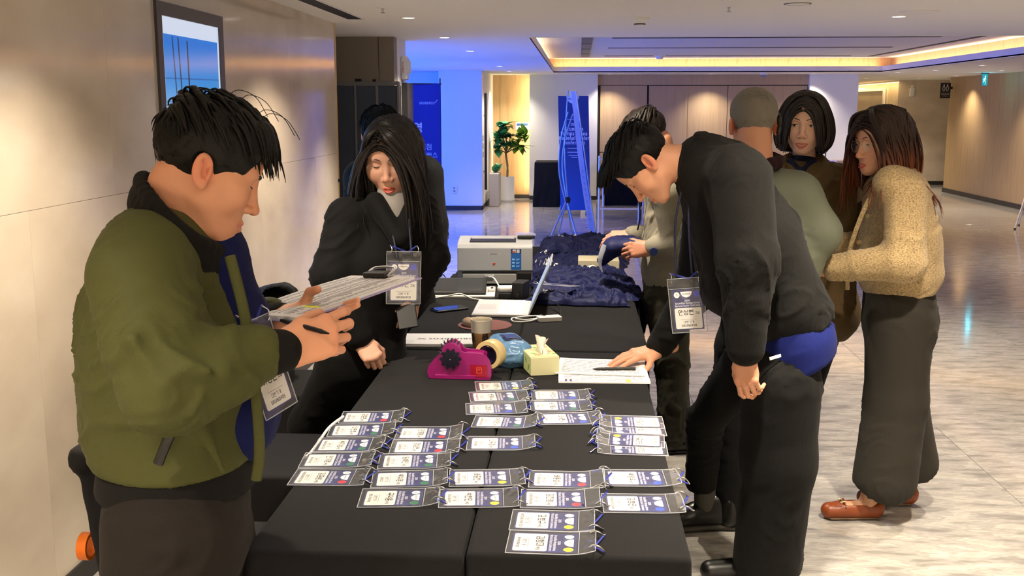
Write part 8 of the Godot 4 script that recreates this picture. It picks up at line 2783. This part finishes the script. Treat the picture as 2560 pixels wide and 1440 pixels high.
func woman_with_bob() -> void:
	var z := -4.45
	var t := person("smiling woman with a dark bob in a brown-olive coat, facing the viewer", Vector3(1.0, 0, z))
	var hb := facing(Vector3(-0.30, 0, 1), deg_to_rad(2.0), deg_to_rad(-2.0))
	var head := P(2012, 316, z - 0.01)
	var hx := Transform3D(hb, head)
	var hi := hx.affine_inverse()
	var neck := P(2008, 425, z - 0.03)
	var skin := Color(0.84, 0.67, 0.585)
	var o := {"fem": true, "wide": 1.0, "jaw": 0.88, "cheek": 1.05, "nose": 0.72, "neck": [hi * neck, 0.046, 0.05], "smile": 0.9, "open": 0.95, "gaze": -0.3, "lip": Color(0.74, 0.36, 0.33), "ears": false, "hair": Color(0.16, 0.11, 0.09), "brow": 0.003}
	var body := MB.new()
	head_sdf(0.003, o, skin).build(body, hx)
	face_details(t, hx, o)
	neck_core(body, neck, P(2010, 700, z), skin)
	wear(t, "body", body.mesh(true), skin_mat(skin))
	var te := MB.new()
	te.rbox(hx * Transform3D(Basis.IDENTITY, Vector3(0, -0.0695, 0.0885)), Vector3(0.026, 0.005, 0.004), 0.002)
	wear(t, "teeth", te.mesh(), mat(Color(0.85, 0.83, 0.8), 0.3))
	var sides := []
	for e in [-1.0, 1.0]:
		sides.append([[Vector3(0.0, 0.132, 0.05), Vector3(0.05 * e, 0.115, 0.070), Vector3(0.085 * e, 0.055, 0.060), Vector3(0.100 * e, -0.02, 0.045), Vector3(0.094 * e, -0.07, 0.05), Vector3(0.066 * e, -0.094, 0.062)], 0.006, 26, 0.009])
		sides.append([[Vector3(0.0, 0.134, 0.02), Vector3(0.06 * e, 0.115, 0.03), Vector3(0.098 * e, 0.05, 0.02), Vector3(0.112 * e, -0.02, 0.005), Vector3(0.102 * e, -0.075, 0.01), Vector3(0.075 * e, -0.100, 0.03)], 0.007, 26, 0.010])
	long_hair(t, hx, {"col": Color(0.115, 0.085, 0.075), "len": 0.21, "part": 0.0, "count": 380, "seed": 15, "sweep": 0.35, "wave": 0.06, "volume": 0.05, "guides": sides})
	var coat := cloth(Color(0.33, 0.265, 0.165), 0.85, 40.0, 0.35, 0.2)
	var side := Vector3(1, 0, 0)
	var j := Sdf.new(0.010)
	j.cap(P(2015, 480, z), P(2015, 640, z), 0.115, 0.13, 0.06, side, 1.45)
	j.cap(P(2015, 640, z), P(2030, 785, z), 0.13, 0.145, 0.05, side, 1.4)
	j.cap(P(1940, 450, z), P(2096, 455, z), 0.078, 0.078, 0.06)
	j.cap(P(2102, 470, z), P(2128, 590, z + 0.04), 0.084, 0.078, 0.03)
	j.cap(P(2128, 590, z + 0.04), P(2060, 640, z + 0.16), 0.07, 0.052, 0.03)
	j.cap(P(1935, 465, z), P(1910, 600, z + 0.03), 0.08, 0.07, 0.03)
	j.cap(P(1910, 600, z + 0.03), P(1950, 640, z + 0.15), 0.068, 0.052, 0.03)
	j.cut(P(2005, 390, z + 0.11), P(2003, 470, z + 0.16), 0.055, 0.02, 0.02)
	var ct := wear(t, "coat", j.mesh(Transform3D.IDENTITY, folds(91, 0.008)), coat)
	var co := Sdf.new(0.007)
	for e in [-1.0, 1.0]:
		var pts := curve([P(2005 + 5 * e, 392, z - 0.085), P(2008 + 44 * e, 398, z - 0.02), P(2006 + 52 * e, 425, z + 0.07), P(2004 + 30 * e, 462, z + 0.125)], 4)
		for i in pts.size() - 1:
			co.cap(pts[i], pts[i + 1], 0.017, 0.017, 0.012)
			co.cap(pts[i] + Vector3(0.022 * e, -0.020, 0.004), pts[i + 1] + Vector3(0.026 * e, -0.022, 0.004), 0.014, 0.016, 0.016)
	part(ct, "coat_collar", co.mesh(), coat)
	var sh := Sdf.new(0.007)
	sh.cap(P(2005, 425, z - 0.02), P(2005, 500, z + 0.03), 0.068, 0.085, 0.03, side, 1.15)
	for e in [-1.0, 1.0]: sh.cap(P(2004 + 30 * e, 402, z + 0.03), P(2003, 430, z + 0.085), 0.014, 0.012, 0.012)
	sh.cut(P(2003, 370, z + 0.07), P(2003, 412, z + 0.09), 0.034, 0.016, 0.01)
	wear(t, "shirt", sh.mesh(), cloth(Color(0.06, 0.08, 0.17), 0.85, 60.0, 0.25, 0.2))
	var tr := Sdf.new(0.014)
	for x in [-0.085, 0.085]: tr.cap(P(2010, 790, z) + Vector3(x, 0, 0), Vector3(0.78 + x, 0.05, z), 0.09, 0.075, 0.03)
	wear(t, "trousers", tr.mesh(), cloth(Color(0.05, 0.05, 0.055), 0.85, 45.0, 0.25, 0.2))
	for x in [-0.085, 0.085]: shoe(t, Vector3(0.78 + x, 0, z + 0.02), Vector3(0, 0, 1), Color(0.05, 0.05, 0.05))
	for e in [-1.0, 1.0]:
		var er := MB.new()
		er.tube([hx * Vector3(0.082 * e, -0.042, 0.0), hx * Vector3(0.082 * e, -0.05, 0.0)], 0.004, 8)
		wear(t, "earring", er.mesh(), M.steel)

func woman_in_tweed() -> void:
	var z := -4.18
	var t := person("woman in a beige tweed jacket, round glasses and tan loafers, turned to her neighbours", Vector3(1.23, 0, z))
	var hb := facing(Vector3(-1, 0, 0.42), deg_to_rad(6.0), deg_to_rad(2.0))
	var head := P(2203, 360, z)
	var hx := Transform3D(hb, head)
	var hi := hx.affine_inverse()
	var neck := P(2218, 445, z - 0.01)
	var skin := Color(0.79, 0.585, 0.475)
	var o := {"fem": true, "wide": 0.98, "jaw": 0.96, "cheek": 1.05, "nose": 0.85, "neck": [hi * neck, 0.048, 0.052], "open": 0.35, "lip": Color(0.70, 0.30, 0.26), "ears": false, "hair": Color(0.17, 0.10, 0.07), "brow": 0.004}
	var body := MB.new()
	head_sdf(0.003, o, skin).build(body, hx)
	face_details(t, hx, o)
	neck_core(body, neck, P(2248, 700, z), skin, [[P(2262, 500, z + 0.16), P(2260, 652, z + 0.23), P(2075, 672, z + 0.105)], [P(2246, 700, z + 0.05), P(2240, 1000, z + 0.06), Vector3(1.187, 0.22, -4.10)], [P(2246, 700, z - 0.05), P(2240, 1000, z - 0.06), Vector3(1.369, 0.22, -4.26)]])
	var wn := P(2070, 672, z + 0.10)
	hand(body, wn, Vector3(-0.95, 0.05, -0.3), Vector3(0, 0.5, 0.8), false, [[20, 35, 20], [24, 38, 20], [28, 40, 20], [30, 40, 20]], {"skin": skin, "size": 0.9, "cell": 0.004})
	for q in [Vector3(1.142, 0, -4.10), Vector3(1.324, 0, -4.26)]:
		var an := Sdf.new(0.008)
		an.cap(q + Vector3(0.045, 0.24, 0), q + Vector3(0.03, 0.05, 0), 0.038, 0.034, 0.02)
		an.cap(q + Vector3(0.02, 0.045, 0), q + Vector3(-0.08, 0.035, 0), 0.03, 0.028, 0.02)
		an.base = lin(Color(0.74, 0.56, 0.44))
		an.build(body)
	wear(t, "body", body.mesh(true), skin_mat(skin))
	var hg := []
	for e in [-1.0, 1.0]:
		hg.append([[Vector3(0.01, 0.132, 0.045), Vector3(0.052 * e, 0.115, 0.078), Vector3(0.085 * e, 0.05, 0.075), Vector3(0.098 * e, -0.03, 0.065), Vector3(0.100 * e, -0.10, 0.05), Vector3(0.085 * e, -0.16, 0.055)], 0.0065, 20, 0.011])
	long_hair(t, hx, {"col": Color(0.16, 0.085, 0.06), "tips": Color(0.46, 0.23, 0.11), "len": 0.40, "part": 0.012, "count": 560, "seed": 25, "sweep": 0.25, "wave": 0.30, "volume": 0.07, "over": [[P(2260, 540, z), 0.135], [P(2240, 480, z + 0.12), 0.09], [P(2255, 480, z - 0.12), 0.09]], "guides": hg, "gloss": 0.4})
	# tweed
	var tw := mat(Color.WHITE, 0.95)
	tw.albedo_texture = noise_tex(noise(0.11, 3, 77, 14.0), 512, [[0.25, Color(0.36, 0.28, 0.18)], [0.42, Color(0.60, 0.50, 0.35)], [0.55, Color(0.80, 0.71, 0.52)], [0.75, Color(0.68, 0.58, 0.42)]])
	tw.uv1_triplanar = true
	tw.uv1_scale = Vector3(2.2, 5.5, 2.2)
	tw.normal_enabled = true
	tw.normal_texture = noise_tex(noise(0.11, 3, 77, 14.0), 512, [], true, 10.0)
	tw.normal_scale = 1.0
	tw.rim_enabled = true
	tw.rim = 0.3
	var side := Vector3(0.3, 0, 1).normalized()
	var j := Sdf.new(0.009)
	j.cap(P(2240, 490, z), P(2250, 600, z), 0.115, 0.130, 0.06, side, 1.35)
	j.cap(P(2250, 600, z), P(2248, 672, z), 0.132, 0.156, 0.05, side, 1.2)
	j.cap(P(2232, 462, z + 0.14), P(2250, 462, z - 0.15), 0.075, 0.075, 0.05)
	var sn := P(2262, 490, z + 0.17)
	var en := P(2262, 655, z + 0.235)
	j.cap(sn, en, 0.082, 0.075, 0.03)
	j.cap(en, P(2085, 668, z + 0.115), 0.074, 0.052, 0.03)
	j.cap(P(2230, 490, z - 0.18), P(2205, 620, z - 0.2), 0.078, 0.068, 0.03)
	j.cap(P(2205, 620, z - 0.2), P(2080, 608, z - 0.10), 0.062, 0.048, 0.03)
	j.cut(P(2150, 440, z + 0.02), P(2128, 700, z + 0.04), 0.012, 0.012, 0.02)
	var jk := wear(t, "jacket", j.mesh(Transform3D.IDENTITY, folds(95, 0.007)), tw)
	var fr := MB.new()
	fr.tube(curve([P(2195, 465, z + 0.105), P(2162, 520, z + 0.115), P(2135, 590, z + 0.11), P(2122, 640, z + 0.10), P(2118, 725, z + 0.12)], 6), 0.010, 8, 0.6, side)
	part(jk, "front_braid", fr.mesh(), tw)
	for q in [[2198, 478], [2172, 540], [2150, 606]]:
		var bt := MB.new()
		bt.tube([P(q[0], q[1], z + 0.125), P(q[0] - 4, q[1], z + 0.133)], 0.008, 12)
		part(jk, "button", bt.mesh(), M.gold)
	var pk := MB.new()
	pk.tube(curve([P(2180, 690, z + 0.155), P(2222, 702, z + 0.178), P(2244, 698, z + 0.185)], 4), 0.006, 6)
	part(jk, "pocket_edge", pk.mesh(), tw)
	var sh := Sdf.new(0.01)
	sh.cap(P(2245, 690, z), P(2245, 712, z), 0.128, 0.126, 0.02, side, 1.15)
	wear(t, "shirt_hem", sh.mesh(), cloth(Color(0.05, 0.065, 0.17), 0.85, 60.0, 0.25, 0.2))
	var tr := Sdf.new(0.011)
	tr.cap(P(2245, 715, z), P(2250, 800, z), 0.125, 0.138, 0.04, side, 1.15)
	for q in [[z + 0.06, Vector3(1.155, 0.17, -4.08), 0.118], [z - 0.06, Vector3(1.30, 0.19, -4.24), 0.105]]:
		tr.cap(P(2248, 800, q[0]), P(2240, 1000, q[0]), 0.128, 0.120, 0.04)
		tr.cap(P(2240, 1000, q[0]), q[1] + Vector3(0.07, 0, 0), 0.12, q[2] + 0.006, 0.03)
		tr.cut(q[1] + Vector3(-0.3, -0.13, 0), q[1] + Vector3(0.3, -0.13, 0), 0.105, 0.105, 0.004)
	var ts := wear(t, "trousers", tr.mesh(Transform3D.IDENTITY, folds(99, 0.006, Vector3.ZERO, 0.8)), cloth(Color(0.17, 0.16, 0.14), 0.85, 45.0, 0.3, 0.2))
	var pz := MB.new()
	pz.tube(curve([P(2220, 745, z + 0.152), P(2224, 800, z + 0.158), P(2230, 828, z + 0.155)], 4), 0.003, 6)
	part(ts, "pocket_slit", pz.mesh(), mat(Color(0.03, 0.03, 0.03), 0.8))
	var bb := MB.new()
	bb.tube([P(2322, 745, z + 0.09), P(2325, 745, z + 0.10)], 0.008, 10)
	part(ts, "pocket_button", bb.mesh(), M.rubber)
	for q in [Vector3(1.142, 0, -4.10), Vector3(1.324, 0, -4.26)]: loafer(t, q)
	# glasses
	var gl := MB.new()
	for e in [-1.0, 1.0]:
		var ring := []
		for i in 25: ring.append(hx * (Vector3(0.033 * e, 0.002, 0.100) + Vector3(cos(TAU * i / 24.0) * 0.0225, sin(TAU * i / 24.0) * 0.0215, -0.006 * absf(cos(TAU * i / 24.0)))))
		gl.tube(ring, 0.0013, 6, 1.0, hx.basis.z, false)
		gl.tube(curve([hx * Vector3(0.055 * e, 0.006, 0.095), hx * Vector3(0.072 * e, 0.010, 0.06), hx * Vector3(0.080 * e, 0.012, 0.0)], 4), 0.0012, 6)
	gl.tube(curve([hx * Vector3(-0.0115, 0.005, 0.100), hx * Vector3(0, 0.009, 0.104), hx * Vector3(0.0115, 0.005, 0.100)], 4), 0.0012, 6)
	var gf := wear(t, "glasses_frame", gl.mesh(), M.gold)
	for e in [-1.0, 1.0]:
		var ln := MB.new()
		ln.lathe(hx * Transform3D(Basis(Vector3.RIGHT, PI / 2), Vector3(0.033 * e, 0.002, 0.099)), [Vector2(0.0215, 0.0), Vector2(0.001, 0.0)], 20)
		part(gf, "glasses_lens", ln.mesh(), M.pane)

func loafer(t: Node3D, at: Vector3) -> void:
	var d := Vector3(-1, 0, 0.08).normalized()
	var w := d.cross(Vector3.UP)
	var tan_ := mat(Color(0.50, 0.23, 0.07), 0.4)
	var s := Sdf.new(0.005)
	s.cap(at + Vector3(0, 0.036, 0) - d * 0.055, at + Vector3(0, 0.032, 0) + d * 0.125, 0.036, 0.033, 0.02, w, 1.12)
	s.cap(at + Vector3(0, 0.052, 0) - d * 0.062, at + Vector3(0, 0.048, 0) + d * 0.06, 0.032, 0.03, 0.02, w, 1.1)
	s.cut(at + Vector3(0, 0.088, 0) - d * 0.040, at + Vector3(0, 0.082, 0) + d * 0.055, 0.036, 0.033, 0.008)
	s.cut(at + Vector3(0, -0.05, 0) - d * 0.3, at + Vector3(0, -0.05, 0) + d * 0.3, 0.056, 0.056, 0.004)
	var lo := wear(t, "loafer", s.mesh(), tan_)
	var seam := MB.new()
	var pts := []
	for i in 13:
		var a := PI * (i / 12.0) - PI / 2
		pts.append(at + d * (0.085 + 0.052 * cos(a)) + w * 0.026 * sin(a) + Vector3(0, 0.060 - 0.008 * cos(a), 0))
	seam.tube(pts, 0.0035, 6)
	part(lo, "moc_seam", seam.mesh(), mat(Color(0.42, 0.18, 0.05), 0.5))
	var br := MB.new()
	br.tube(curve([at + d * 0.07 - w * 0.036 + Vector3(0, 0.050, 0), at + d * 0.07 + Vector3(0, 0.074, 0), at + d * 0.07 + w * 0.036 + Vector3(0, 0.050, 0)], 5), 0.008, 7, 0.4, d)
	part(lo, "strap", br.mesh(), mat(Color(0.36, 0.15, 0.05), 0.45))
	var bit := MB.new()
	bit.tube([at + d * 0.075 - w * 0.018 + Vector3(0, 0.074, 0), at + d * 0.075 + w * 0.018 + Vector3(0, 0.074, 0)], 0.003, 7)
	for e in [-1.0, 1.0]: bit.tube([at + d * 0.065 + w * 0.017 * e + Vector3(0, 0.075, 0), at + d * 0.087 + w * 0.017 * e + Vector3(0, 0.072, 0)], 0.003, 7)
	part(lo, "metal_bit", bit.mesh(), M.gold)
	var so := Sdf.new(0.005)
	so.cap(at + Vector3(0, 0.008, 0) - d * 0.06, at + Vector3(0, 0.008, 0) + d * 0.128, 0.008, 0.008, 0.01, w, 4.6)
	part(lo, "sole", so.mesh(), mat(Color(0.36, 0.28, 0.2), 0.7))

func people() -> void:
	man_in_olive()
	woman_in_black()
	person_behind()
	bending_man()
	grey_haired_man()
	man_with_shirts()
	woman_with_bob()
	woman_in_tweed()
